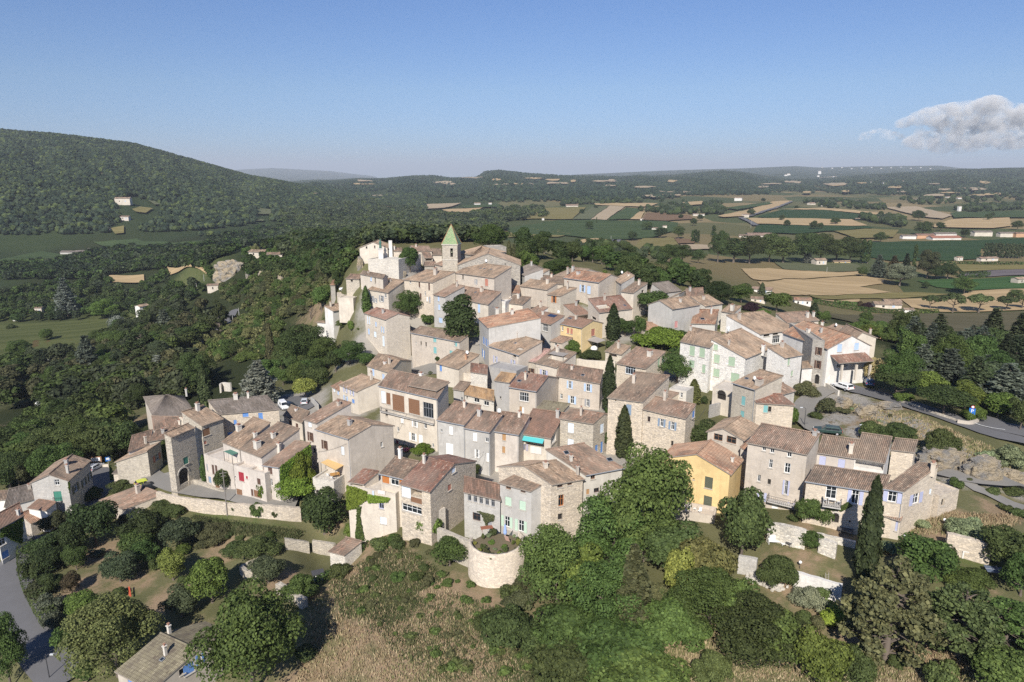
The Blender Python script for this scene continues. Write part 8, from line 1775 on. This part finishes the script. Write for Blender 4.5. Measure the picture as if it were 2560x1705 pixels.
def signpost(fr,x,yt,yb,label,txt=None,w=.9,h=1.1,round_=True):
 u,v=fp(fr,x,yb);p=cast(u,v);p[2]=float(T2(p[0],p[1]));k=depth_of(p)/F/FR[fr][2];H=(yb-yt)*k/.92;r=thing('road_sign',label,'sign',p);d=-p/np.linalg.norm(p[:2]);nn=np.array([d[0],d[1],0]);nn/=np.linalg.norm(nn);t_=np.array([-nn[1],nn[0],0]);up=np.array([0,0,1.]);mb=MB();mb.tube([p-up*.2,p+up*H],.045,8);mb.build('post',plain('pole_grey',(.45,.44,.42),.9),r)
 c=p+up*(H-.45-h/2 if round_ else H-h/2)+nn*.06;mb=MB();mb.obox(c,t_*w/2,up*h/2,nn*.02);mb.build('panel',plain('sign_blue',(.03,.16,.50),.4),r);wh=plain('sign_white',(.8,.8,.8),.5)
 if txt:text_obj(txt,c+nn*.026+up*h*.12,t_,nn,h*.62,wh,r);mb=MB();mb.obox(c+nn*.022-up*h*.38,t_*w*.34,up*h*.08,nn*.004);mb.build('subpanel',wh,r)
 else:mb=MB();mb.obox(c+nn*.022,t_*w*.32,up*h*.2,nn*.004);mb.obox(c+nn*.022+t_*w*.2-up*h*.3,t_*w*.08,up*h*.08,nn*.004);mb.build('symbol',wh,r)
 if round_:mb=MB();q=p+up*(H-.2)+nn*.05;mb.tube([q,q+nn*.03],.3,18);a=mb.build('prohibition_disc',plain('sign_red',(.5,.03,.03),.4),r);mb=MB();mb.tube([q+nn*.028,q+nn*.036],.21,18);mb.build('disc_centre',wh,a)
signpost('y',1668,658,822,'blue parking sign with a red and white disc above it','P',1.0,1.5)
signpost('k',1228,408,500,'blue bus stop sign at the shaded lane',None,1.0,1.2,False)
def board():
 p=cast(*fp('k',1095,520));p[2]=float(T2(p[0],p[1]));r=thing('notice_board','framed notice board beside the shaded lane','notice board',p);up=np.array([0,0,1.]);t_=np.array([.97,.2,0]);nn=np.array([.2,-.97,0])
 for s in(-1,1):mb=MB();mb.tube([p+t_*s*1.1,p+t_*s*1.1+up*2.4],.06,6);mb.build('post',plain('pole_wood',(.22,.20,.18),.9),r)
 mb=MB();mb.obox(p+up*1.75,t_*1.25,nn*.05,up*.65);b=mb.build('panel',plain('board_wood',(.30,.15,.07),.7),r);mb=MB();mb.obox(p+up*1.75+nn*.06,t_*.95,nn*.01,up*.45);mb.build('paper',plain('sign_white',(.8,.8,.8),.5),b)
board()
WH=plain('garden_white',(.80,.79,.76),.4);WD=plain('garden_wood',(.33,.20,.10),.8);MT=plain('iron',(.06,.06,.065),.6)
def gp(fr,x,y,H=None):
 u,v=fp(fr,x,y)
 if H is None:p=cast(u,v);p[2]=float(T2(p[0],p[1]));return p
 return at_z(u,v,H)
def table(p,w,d,h,mat,label,yaw=0,rnd=False,name='table'):
 r=thing(name,label,'table',p);mb=MB()
 if rnd:mb.lathe(p+np.array([0,0,h-.05]),[(w/2,0),(w/2,.05)],20)
 else:mb.box(p+np.array([0,0,h-.03]),w,d,.06,yaw)
 mb.build('tabletop',mat,r);c,s=math.cos(yaw),math.sin(yaw)
 for i in(-1,1):
  for j in(-1,1):
   k=.3 if rnd else.42;q=p+np.array([c*i*w*k-s*j*d*k,s*i*w*k+c*j*d*k,0]);mb=MB();mb.tube([q,q+np.array([0,0,h-.06])],.03,6);mb.build('leg',mat,r)
def chair(p,yaw,mat,label,group=None,recl=.15,L=.45):
 r=thing('garden_chair' if L<.6 else 'sun_lounger',label,'chair' if L<.6 else 'lounger',p,group);c,s=math.cos(yaw),math.sin(yaw);X=lambda a,b,z:p+np.array([c*a-s*b,s*a+c*b,z]);mb=MB();mb.box(X(0,0,.43),L,.46,.04,yaw);mb.build('seat',mat,r)
 mb=MB();a,b=X(-L/2,-.22,.44),X(-L/2,.22,.44);q=np.array([-c*recl,-s*recl,.45 if L<.6 else.35]);mb.quad(a,b,b+q,a+q);q2=np.array([c*.03,s*.03,0]);mb.quad(a+q2,a+q+q2,b+q+q2,b+q2);mb.build('backrest',mat,r)
 for i in(-1,1):
  for j in(-1,1):mb=MB();k=X(i*(L/2-.03),j*.2,0);mb.tube([k,k+np.array([0,0,.42])],.022,5);mb.build('leg',mat,r)
n1=HOUSES['n1'];zt=n1.z0-.55
pt=roof_pt(n1,n1.W*.45,1.6,-.55);table(pt,1.3,1.3,.72,WH,'white round plastic table on the beige terrace',rnd=True)
for i,(a,b,lb)in enumerate(((-1.1,.2,'left'),(.1,-1.0,'front'),(1.15,.1,'right'),(1.9,-.4,'far right'))):chair(pt+n1.t*a+n1.n*b,i*1.3,WH,lb+' white plastic chair beside the round table on the beige terrace','white terrace chairs')
def bench(p,yaw,label):
 r=thing('garden_bench',label,'bench',p);c,s=math.cos(yaw),math.sin(yaw);X=lambda a,b,z:p+np.array([c*a-s*b,s*a+c*b,z]);mb=MB()
 for k in range(4):mb.box(X(0,-.22+k*.14,.45),1.7,.11,.04,yaw)
 mb.build('seat',WH,r);mb=MB()
 pts=[X(-.85,.28,.5)]+[X(.85*math.cos(a),.30,.62+.62*math.sin(a))for a in np.linspace(math.pi,0,14)]+[X(.85,.28,.5)];q=np.array([-s*.05,c*.05,0]);n=len(pts);mb.add(pts+[k+q for k in pts],[list(range(n)),list(range(n,2*n))[::-1]]+[[i,(i+1)%n,n+(i+1)%n,n+i][::-1]for i in range(n)]);mb.build('backrest',WH,r)
 for i in(-1,1):
  for j in(-.22,.25):mb=MB();mb.tube([X(i*.8,j,0),X(i*.8,j,.45)],.04,6);mb.build('leg',WH,r)
 for i in(-1,1):mb=MB();mb.box(X(i*.82,0,.68),.08,.6,.05,yaw);mb.build('armrest',WH,r)
bench(gp('n',870,298),-.1,'white garden bench with round back on the upper lawn');
mb=MB();p=gp('n',955,308);mb.box(p+np.array([0,0,.22]),.6,.5,.06,.2);[mb.tube([p+np.array([i,j,0]),p+np.array([i,j,.2])],.03,5)for i in(-.25,.25)for j in(-.2,.2)];solid('stool',mb,WH,'low white stool beside the garden bench','stool')
table(gp('n',1010,318),.9,.7,.55,plain('slate',(.08,.08,.085),.6),'small dark table right of the garden bench',.5)
p=gp('o',1398,428);mb=MB();mb.box(p+np.array([0,0,.98]),1.6,.7,.12,-.25);r_=thing('stone_table','white stone table in front of the warm terrace wall','table',p);mb.build('tabletop',wallmat('white'),r_)
for i in(-1,1):mb=MB();mb.box(p+np.array([i*.66,-i*.17,.46]),.18,.6,.92,-.25);mb.build('leg',wallmat('white'),r_)
p=gp('o',1670,590);r_=thing('tennis_table','blue grey table tennis table with net on the lower terrace','table',p);yw=-.3;c,s=math.cos(yw),math.sin(yw);mb=MB();mb.box(p+np.array([0,0,.76]),2.74,1.52,.05,yw);mb.build('tabletop',plain('tt_blue',(.13,.16,.22),.5),r_);mb=MB();mb.box(p+np.array([0,0,.86]),.03,1.7,.15,yw);mb.build('net',plain('net_grey',(.3,.31,.33),.8),r_)
mb=MB();mb.box(p+np.array([0,0,.788]),2.74,.03,.006,yw);mb.build('centre_line',WH,r_)
for i in(-1,1):
 for j in(-1,1):mb=MB();q=p+np.array([c*i*.9-s*j*.6,s*i*.9+c*j*.6,0]);mb.tube([q,q+np.array([0,0,.74])],.03,5);mb.build('leg',MT,r_)
for i,(x,y)in enumerate(((1915,1470),(1985,1475))):chair(gp('f',x,y),-2.0,plain('garden_wood',(.33,.20,.10),.8),('left','right')[i]+' wooden lounger against the long stone house','wooden loungers',.4,1.3)
p=gp('f',1868,1515);mb=MB();mb.box(p+np.array([0,0,.72]),2.0,1.0,.06,-.35);[mb.tube([p+np.array([i,j,0]),p+np.array([i,j,.7])],.04,5)for i in(-.8,.8)for j in(-.3,.3)];solid('garden_table',mb,plain('slate',(.08,.08,.085),.6),'dark garden table in the shade of the tall cypress','table')
f6=HOUSES['f6'];o,tt,nn,L_=wallplane(f6,'f');q=hit(o,nn,*fp('f',1715,1158))+nn*.65+np.array([0,0,.1]);table(q,1.0,.6,.72,WH,'white table on the little balcony of the long stone house',math.atan2(tt[1],tt[0]))
for i,k in enumerate((-.85,.85)):chair(q+tt*k,math.atan2(tt[1],tt[0])+(0 if k<0 else math.pi),WH,('left','right')[i]+' white chair on the little balcony of the long stone house','balcony chairs')
for i,(fr,x,y)in enumerate((('o',1178,130),('o',805,285),('n',1103,525))):
 p=gp(fr,x,y);r_=thing('garden_lamp',('at the end of the terrace wall','above the dark terrace tree','at the corner of the white garden wall')[i].join(['white globe lamp ','']),'lamp',p);mb=MB();mb.tube([p,p+np.array([0,0,.8])],.03,6);mb.build('post',MT,r_);mb=MB();mb.lathe(p+np.array([0,0,.75]),[(.03,0),(.17,.08),(.22,.22),(.17,.36),(.03,.44)],14);mb.build('globe',WH,r_,smooth=True)
p=gp('n',1345,745);mb=MB();q=p+np.array([-.1,.45,2.5]);e=np.array([.42,.1,0]);mb.tube([p,q],.035,5);mb.tube([p+e,q+e],.035,5);[mb.tube([p+(q-p)*k/9,p+(q-p)*k/9+e],.025,5)for k in range(1,9)];solid('ladder',mb,plain('ladder_wood',(.36,.33,.29),.9),'grey wooden ladder leaning on the white garden wall','ladder')
def on_b(x,y,z=-.95):return at_z(*fp('j',x,y),BZ+z)
p=on_b(560,965,-.6);r_=thing('parasol','closed light blue parasol by the mint shutter doors','parasol',p);mb=MB();mb.tube([p,p+np.array([0,0,2.4])],.03,6);mb.build('pole',WH,r_);mb=MB();mb.lathe(p+np.array([0,0,.75]),[(.22,0),(.27,.25),(.2,.8),(.1,1.35),(.02,1.62)],12);mb.build('canopy',plain('canvas_blue',(.30,.42,.72),.8),r_)
j5=HOUSES['j5'];o,tt,nn,L_=wallplane(j5,'f');dk=hit(o,nn,*fp('j',660,905));mb=MB();ang=math.atan2(tt[1],tt[0]);mb.box(dk+nn*1.0+tt*.4,4.0,2.0,.14,ang);[mb.tube([dk+nn*1.9+tt*i,dk+nn*1.9+tt*i-np.array([0,0,2.2])],.06,6)for i in(-1.4,.4,2.2)];solid('wooden_deck',mb,plain('grey_planks',(.42,.38,.33),.9),'grey wooden deck before the mint shutter doors','deck')
p=dk+nn*2.0+tt*.9;e=nn*1.5+tt*-.5-np.array([0,0,1.6]);s_=np.cross(e/np.linalg.norm(e),[0,0,1]);s_/=np.linalg.norm(s_);mb=MB();[mb.obox(p+e*(k+.5)/6,s_*.5,e[:3]*np.array([1,1,0])*.055,np.array([0,0,.03]))for k in range(6)];mb.tube([p+s_*.5,p+s_*.5+e],.05,5);mb.tube([p-s_*.5,p-s_*.5+e],.05,5);solid('wooden_stairs',mb,plain('ladder_wood',(.36,.33,.29),.9),'wooden steps down from the deck to the bastion garden','stairs')
p=on_b(578,1000,-.7);mb=MB();mb.obox(p+np.array([0,0,.55]),tt*.35,nn*.25+np.array([0,0,.5]),np.cross(tt,nn)*.02);solid('deck_chair',mb,stripes('stripe_red',(.55,.2,.14),(.7,.62,.52),6),'red and white striped deck chair leaning by the parasol','deck chair')
p=on_b(380,890,-.4);table(p,1.8,.9,.6,plain('red_wood',(.30,.12,.07),.8),'reddish wooden bench table before the five window house',.25)
i2=HOUSES['i2'];p=roof_pt(i2,i2.W*.72,2.2,-.35);table(p,1.7,1.2,.74,plain('table_tan',(.50,.28,.10),.6),'orange brown wooden table on the tan awning terrace',.4)
for i,(a,b)in enumerate(((-1.2,-.3),(.2,-1.1))):chair(p+i2.t*a+i2.n*b,1.2,WH,('left','front')[i]+' white chair at the orange brown table','tan awning terrace chairs')
i3=HOUSES['i3'];p=roof_pt(i3,i3.W*.78,2.6,-.5);table(p,1.1,.8,.72,WH,'white table on the ivy terrace')
for i,(a,b)in enumerate(((-.9,.2),(.95,.1),(.2,.9))):chair(p+i3.t*a+i3.n*b,1.5*i,plain('wicker',(.45,.25,.16),.8)if i!=1 else WH,('wicker','white','second wicker')[i]+' chair beside the white table on the ivy terrace','ivy terrace chairs')
def cloth(H,wl,x,y,w,h,c,label,off=.12):
 p,tt,nn=hp(H,wl,x,y);k=depth_of(p)/F/H.sc;mb=MB();W,Hh=w*k,h*k;n=7
 for i in range(n):mb.quad(*[p+tt*W*(a/n-.5)+np.array([0,0,b*Hh/2])+nn*(off+.05*math.sin(a*2.2))for a,b in((i,-1),(i+1,-1),(i+1,1),(i,1))])
 solid('laundry',mb,plain(c[0],c[1],.9),label,'laundry')
cloth(HOUSES['d7'],'f',2085,1245,135,85,('sheet_white',(.72,.66,.62)),'large pale sheet hung over the awning balcony');cloth(HOUSES['d7'],'f',1950,1205,34,70,('sheet_grey',(.22,.22,.27)),'dark grey cloth hung left of the pale sheet');cloth(HOUSES['d7'],'f',1985,1215,26,80,('sheet_lilac',(.45,.42,.5)),'lilac grey cloth beside the dark grey cloth')
cloth(i3,'f',880,770,95,46,('sheet_white',(.72,.66,.62)),'white cloth drying on the ivy terrace rail');cloth(i3,'f',787,790,26,85,('sheet_pale',(.6,.66,.74)),'pale blue towel drying on the ivy terrace rail')
p=gp('b',838,1240);mb=MB();mb.lathe(p,[(.9,0),(.95,.35),(.8,.8),(.45,1.05),(.05,1.15)],16);solid('covered_heap',mb,WH,'white covered heap under the grey slatted canopy','cover',smooth=True)
p=gp('l',1470,590);mb=MB();mb.box(p+np.array([0,0,.7]),2.8,.22,.07,-1.0);mb.box(p+np.array([0,0,.33]),.2,.2,.66,0);mb.tube([p+np.array([-.5,.8,.7]),p+np.array([-.5,.8,1.0])],.02,5);o=solid('seesaw',mb,plain('seesaw_red',(.62,.12,.06),.5),'red seesaw plank on the garden lawn','seesaw');o.rotation_euler=(.0,.12,0)
p=gp('m',1532,575);r_=thing('rabbit_hutch','little white hutch with dark slanting roof at the meadow hedge','hutch',p);mb=MB();mb.box(p+np.array([0,0,.6]),1.5,1.1,1.2,.4);mb.build('wall',WH,r_);mb=MB();mb.box(p+np.array([0,0,1.28]),1.9,1.5,.1,.4);mb.build('roof',plain('felt',(.07,.07,.075),.9),r_);mb=MB();c_=np.array([math.sin(.4),-math.cos(.4),0]);mb.box(p+np.array([0,0,.6])+c_*.56,.6,.03,.7,.4);mb.build('door',plain('painted_dark_inside',(.03,.027,.025),.9),r_)
mb=MB();g_=np.random.default_rng(4)
for k in range(230):
 s=g_.uniform(0,1);p=gp('n',640+s*300+g_.normal()*22,610+s*105+g_.normal()*18);q=g_.uniform(.12,.32);mb.box(p+np.array([0,0,q*.3+g_.uniform(0,.35)]),q*1.5,q*1.1,q,g_.uniform(0,3))
solid('rubble_heap',mb,wallmat('pale'),'long heap of pale rubble stones below the globe shrub','rubble')
def rock(fr,x0,x1,yt,yb,label,seed,Y=None,cave=True):
 u0,v1=fp(fr,(x0+x1)/2,yb);p=cast(u0,v1)if Y is None else at_y(u0,v1,Y);k=depth_of(p)/F/FR[fr][2];W=(x1-x0)*k;Hh=(yb-yt)*k/.97;bm=bmesh.new();bmesh.ops.create_icosphere(bm,subdivisions=5,radius=1);g=np.random.default_rng(seed)
 from mathutils import noise as mn
 for q in bm.verts:
  d=q.co.copy();n=mn.fractal(d*1.6+Vector((seed,0,0)),1.,2.,6)*.32+mn.fractal(Vector((d.x*2,d.y*2,d.z*7)),1.,2.,4)*.10;d*=1+n
  if d.z>.45:d.z=.45+(d.z-.45)*.6
  q.co=Vector((d.x*W/2,d.y*W*.3,(d.z+.25)*Hh*.95))
 me=bpy.data.meshes.new('rock');bm.to_mesh(me);bm.free();me.materials.append(MATS['limestone'])
 o=link(bpy.data.objects.new('rock_outcrop',me));o.location=[float(p[0]),float(p[1]+W*.12),float(T2(p[0],p[1]))];tag(o,label,'rock')
t_=NT('limestone');p_=t_.pos();a_=t_.noise(p_,.35,6,.7);b_=t_.noise(p_,1.6,5,.7,sc=(1,1,2.5));t_.col(t_.mix(t_.ramp(a_,[(.40,(0,0,0)),(.56,(1,1,1))]),t_.mix(b_,(.16,.155,.15),(.36,.34,.31)),t_.mix(b_,(.34,.27,.17),(.55,.46,.33))));t_.bump(b_,1.0,.8);MATS['limestone']=t_.m
rock('q',400,765,415,605,'big pale limestone cliff on the far left ridge',3);rock('q',930,1010,540,625,'small limestone face right of the big cliff',5);rock('q',1150,1240,560,640,'limestone face halfway along the left rim',6);rock('q',790,860,530,600,'low limestone lump beside the big cliff',7);rock('a',58,125,365,500,'grey rock spur below the rim house',8);rock('c',1400,1540,1165,1260,'rock shelf under the dry shrub at the lane',9);rock('a',530,610,520,590,'rock step below the statue terrace',10)
rock('y',1180,1640,1080,1260,'long layered rock ledge behind the end house',11);rock('y',1600,2000,1180,1380,'second layered rock ledge above the lower road',12);rock('y',1950,2250,1300,1440,'third layered rock ledge at the right edge',13);rock('y',330,520,560,660,'pale rock slab on top of the mound',14);rock('y',560,760,640,740,'pale rock slab below the mound top',15);rock('y',760,1000,620,690,'flat pale rock on the mound',16)
a7=HOUSES['a7'];p=at_y(*fp('a',328,402),a7.A[1]+3.5);r_=thing('statue','green bronze statue standing on a tall white pedestal','statue',p);mb=MB();mb.box(p+np.array([0,0,1.4]),1.5,1.5,4.2,.2);mb.box(p+np.array([0,0,3.5]),1.75,1.75,.2,.2);mb.build('pedestal',wallmat('white'),r_)
mb=MB();mb.lathe(p+np.array([0,0,3.6]),[(.42,0),(.40,.5),(.30,1.2),(.34,1.7),(.36,2.05),(.16,2.3),(.15,2.36),(.2,2.55),(.17,2.75),(.05,2.85)],16);mb.tube([p+np.array([-.3,0,5.5]),p+np.array([-.42,-.2,5.1]),p+np.array([-.1,-.34,5.0])],[.1,.09,.06],7);mb.tube([p+np.array([.3,0,5.5]),p+np.array([.42,-.2,5.1]),p+np.array([.1,-.34,5.0])],[.1,.09,.06],7);mb.build('figure',plain('verdigris',(.07,.17,.14),.6),r_,smooth=True)
mb=MB();p=at_y(*fp('a',440,380),a7.A[1]+8);mb.box(p+np.array([0,0,2.2]),1.1,.8,6.6,.2);solid('white_pillar',mb,wallmat('white'),'white chimney like pillar right of the statue','pillar')
def dish(H,x,y,label,sc_=.42):
 p=roofhit(H,x,y);r=thing('satellite_dish',label,'satellite dish',p);mb=MB();mb.tube([p,p+np.array([0,0,.9])],.025,5);mb.build('mast',MT,r);d=unit(np.array([.5,-.75,.35]));h_=np.cross(d,[0,0,1.]);h_/=np.linalg.norm(h_);w_=np.cross(h_,d);c=p+np.array([0,0,.95]);mb=MB();vs=[c];n=14
 for rr,dd in((.5,.03),(1.,.12)):vs+=[c+d*dd+(h_*math.cos(a)+w_*math.sin(a))*sc_*rr for a in np.linspace(0,6.283,n+1)[:-1]]
 mb.add(vs,[[0,1+i,1+(i+1)%n]for i in range(n)]+[[1+i,1+n+i,1+n+(i+1)%n,1+(i+1)%n]for i in range(n)]);mb.build('dish',WH,r)
def aerial(H,x,y,label,h=2.2):
 p=roofhit(H,x,y);r=thing('tv_aerial',label,'aerial',p);mb=MB();mb.tube([p,p+np.array([0,0,h])],.022,5);mb.build('mast',MT,r);mb=MB();mb.tube([p+np.array([-.5,0,h]),p+np.array([.5,.1,h])],.015,4);[mb.tube([p+np.array([k*.12,-.25,h]),p+np.array([k*.12,.25,h])],.01,4)for k in range(-4,5)];mb.build('rods',MT,r)
for k,x,y,lb in(('c10',835,1165,'white dish beside the square chimney of the teal shutter house'),('d5',1660,850,'white dish on the second grey row house'),('c8b',1760,545,'white dish on the low roofs at the porch house'),('b9',430,850,'small dish on the grey and yellow house'),('a3',1515,450,'dish on the ridge of the long church house'),('d12',1300,180,'dish on the one blue shutter house'),('c1',540,585,'white dish between the two green shutter houses'),('b5',1150,400,'pale dish on the small stone house at the hilltop')):dish(HOUSES[k],x,y,lb)
for k,x,y,lb in(('b3',540,360,'aerial on the hilltop blue shutter house'),('c5',1330,470,'aerial on the long tiled house'),('i1',400,70,'aerial on the tall beige house'),('h1',1200,200,'aerial on the long blue shutter house'),('e3',690,790,'aerial on the pale blue shutter house'),('j7',1270,300,'aerial on the white plastered house'),('f3',1400,420,'aerial on the balcony house'),('a12',1620,790,'aerial on the long low house'),('d10',2100,420,'aerial on the red mottled house')):aerial(HOUSES[k],x,y,lb)
def wire(pts,label,r=.018):
 mb=MB();out=[]
 for a,b in zip(pts[:-1],pts[1:]):
  for s in np.linspace(0,1,9):out.append(a+(b-a)*s-np.array([0,0,math.sin(s*math.pi)*.03*np.linalg.norm(b-a)]))
 mb.tube(out,r,4);solid('cable',mb,MT,label,'cable')
i1=HOUSES['i1'];d3=HOUSES['d3'];d6=HOUSES['d6'];d4=HOUSES['d4']
wire([hp(i1,'f',490,220)[0]-i1.n*.15,hp(i1,'f',170,310)[0]-i1.n*.3],'black cable sagging across the tall beige house')
wire([hp(d3,'f',625,830)[0]-d3.n*.2,hp(d3,'f',500,1085)[0]-d3.n*.2],'black cable on the front of the cream loggia house')
wire([hp(d6,'f',1570,1215)[0]-d6.n*.2,at_y(*fp('d',1250,1375),117)],'thin cable down from the ivy row house');wire([hp(d6,'f',1570,1230)[0]-d6.n*.2,at_y(*fp('d',1340,1400),116)],'second thin cable down from the ivy row house')
e5=HOUSES['e5'];wire([hp(e5,'f',1870,870)[0]-e5.n*.15,hp(e5,'r',1990,910)[0]+e5.t*.2,hp(e5,'r',2090,770)[0]+e5.t*.2],'thick cable looped round the corner of the big stone house wing',.03)
def cloud():
 d=26000.;pts=[];g=np.random.default_rng(12);V=[];Fc=[];k=0
 bm=bmesh.new();bmesh.ops.create_icosphere(bm,subdivisions=3,radius=1);bv=np.array([q.co for q in bm.verts]);bf=np.array([[q.index for q in f.verts]for f in bm.faces]);bm.free()
 prof=[(2150,330),(2200,318),(2260,292),(2320,262),(2380,252),(2440,240),(2480,232),(2520,250),(2580,255),(2650,280)];base=[(2150,350),(2260,358),(2330,372),(2380,378),(2460,370),(2580,365),(2650,360)]
 for i in range(150):
  u=g.uniform(2150,2640);top=np.interp(u,[q[0]for q in prof],[q[1]for q in prof]);bot=np.interp(u,[q[0]for q in base],[q[1]for q in base]);s=g.uniform(0,1);v=bot+(top-bot)*s;r=(bot-top)*g.uniform(.12,.26);r=max(r,6);v=min(max(v,top+r),bot-r*.3)
  p=at_y(u,v,d+g.uniform(-700,700));R=r*depth_of(p)/F;w=bv*(1+.22*np.sin(bv[:,[1]]*7+i)*np.sin(bv[:,[0]]*6+i*2)*np.sin(bv[:,[2]]*7))*np.array([1.25,1.1,.8])*R+p;V.append(w);Fc.append(bf+k);k+=len(bv)
 t=bpy.data.materials.new('cloud_vapour');t.use_nodes=True;n=t.node_tree;n.nodes.remove(n.nodes['Principled BSDF']);vo=n.nodes.new('ShaderNodeVolumePrincipled');vo.inputs['Color'].default_value=(1,1,1,1);vo.inputs['Density'].default_value=.0013;vo.inputs['Anisotropy'].default_value=-.35;ge=n.nodes.new('ShaderNodeNewGeometry');nz=n.nodes.new('ShaderNodeTexNoise');nz.inputs['Scale'].default_value=.0028;nz.inputs['Detail'].default_value=4;n.links.new(ge.outputs['Position'],nz.inputs['Vector']);mr=n.nodes.new('ShaderNodeMapRange');mr.inputs[1].default_value=.40;mr.inputs[2].default_value=.66;mr.inputs[4].default_value=.0030;n.links.new(nz.outputs['Fac'],mr.inputs[0]);n.links.new(mr.outputs[0],vo.inputs['Density'])
 n.links.new(vo.outputs[0],n.nodes['Material Output'].inputs['Volume'])
 o=link(bpy.data.objects.new('cloud',mesh_np('cloud',np.concatenate(V),np.concatenate(Fc),[t],smooth=True)));md=o.modifiers.new('r','REMESH');md.mode='VOXEL';md.voxel_size=45;bpy.context.view_layer.update();me=bpy.data.meshes.new_from_object(o.evaluated_get(bpy.context.evaluated_depsgraph_get()));o.modifiers.clear();o.data=me;tag(o,'pale pinkish cumulus cloud low over the right horizon','cloud')
cloud()
cd=bpy.data.cameras.new('camera');cam=bpy.data.objects.new('camera',cd);COL.objects.link(cam)
cam.location=(0,0,CZ);cam.rotation_euler=(math.pi/2-PITCH,0,0)
cd.sensor_width=36;cd.lens=36*F/2560;cd.clip_start=1;cd.clip_end=120000
S.camera=cam
SUN_EL=math.radians(37);SUN_AZ=math.radians(193)
sd=np.array([math.sin(SUN_AZ)*math.cos(SUN_EL),math.cos(SUN_AZ)*math.cos(SUN_EL),math.sin(SUN_EL)])
sl=bpy.data.lights.new('sun','SUN');sl.energy=4.4;sl.angle=math.radians(.53);sl.color=(1.0,.945,.86)
so=bpy.data.objects.new('sun',sl);COL.objects.link(so);so.rotation_euler=Vector(sd).to_track_quat('Z','Y').to_euler();so.location=(-60,-160,260)
w=bpy.data.worlds.new('World');S.world=w;w.use_nodes=True;nt=w.node_tree
sk=nt.nodes.new('ShaderNodeTexSky');sk.sky_type='NISHITA';sk.sun_disc=False;sk.sun_elevation=SUN_EL;sk.sun_rotation=SUN_AZ
sk.altitude=600;sk.air_density=1.0;sk.dust_density=.15;sk.ozone_density=3
bg=nt.nodes['Background'];tint=nt.nodes.new('ShaderNodeMix');tint.data_type='RGBA';tint.blend_type='MULTIPLY';tint.inputs[0].default_value=1
nt.links.new(sk.outputs[0],tint.inputs[6]);tint.inputs[7].default_value=(.80,.93,1.22,1);tc=nt.nodes.new('ShaderNodeTexCoord');sx=nt.nodes.new('ShaderNodeSeparateXYZ');nt.links.new(tc.outputs['Generated'],sx.inputs[0])
cr=nt.nodes.new('ShaderNodeValToRGB');e_=cr.color_ramp;e_.elements.new(.03);e_.elements.new(.105)
for el,(p_,c_)in zip(e_.elements,((0,(.62,.66,.82,1)),(.03,(.70,.73,.84,1)),(.105,(.96,.90,.85,1)),(.27,(1,1,1,1)))):el.position=p_;el.color=c_
nt.links.new(sx.outputs[2],cr.inputs[0]);t2=nt.nodes.new('ShaderNodeMix');t2.data_type='RGBA';t2.blend_type='MULTIPLY';t2.inputs[0].default_value=1;nt.links.new(tint.outputs[2],t2.inputs[6]);nt.links.new(cr.outputs[0],t2.inputs[7]);nt.links.new(t2.outputs[2],bg.inputs[0]);bg.inputs[1].default_value=.064
S.view_settings.view_transform='Standard';S.view_settings.look='None';S.view_settings.exposure=.48;S.view_settings.gamma=1
def haze():
 mb=MB();mb.box((0,19000,150),76000,39000,420)
 t=bpy.data.materials.new('haze_air');t.use_nodes=True;n=t.node_tree;n.nodes.remove(n.nodes['Principled BSDF'])
 v=n.nodes.new('ShaderNodeVolumePrincipled');v.inputs['Color'].default_value=(.84,.91,1,1);v.inputs['Density'].default_value=HAZE;v.inputs['Anisotropy'].default_value=0
 n.links.new(v.outputs[0],n.nodes['Material Output'].inputs['Volume'])
 o=mb.build('haze',t);tag(o,'thin bluish summer haze over the plain',None,None,'stuff')
HAZE=7.5e-5
haze()
S.cycles.volume_bounces=0;S.cycles.max_bounces=5;S.cycles.diffuse_bounces=3;S.cycles.glossy_bounces=2;S.cycles.transmission_bounces=2;S.cycles.transparent_max_bounces=4
S.cycles.use_denoising=False
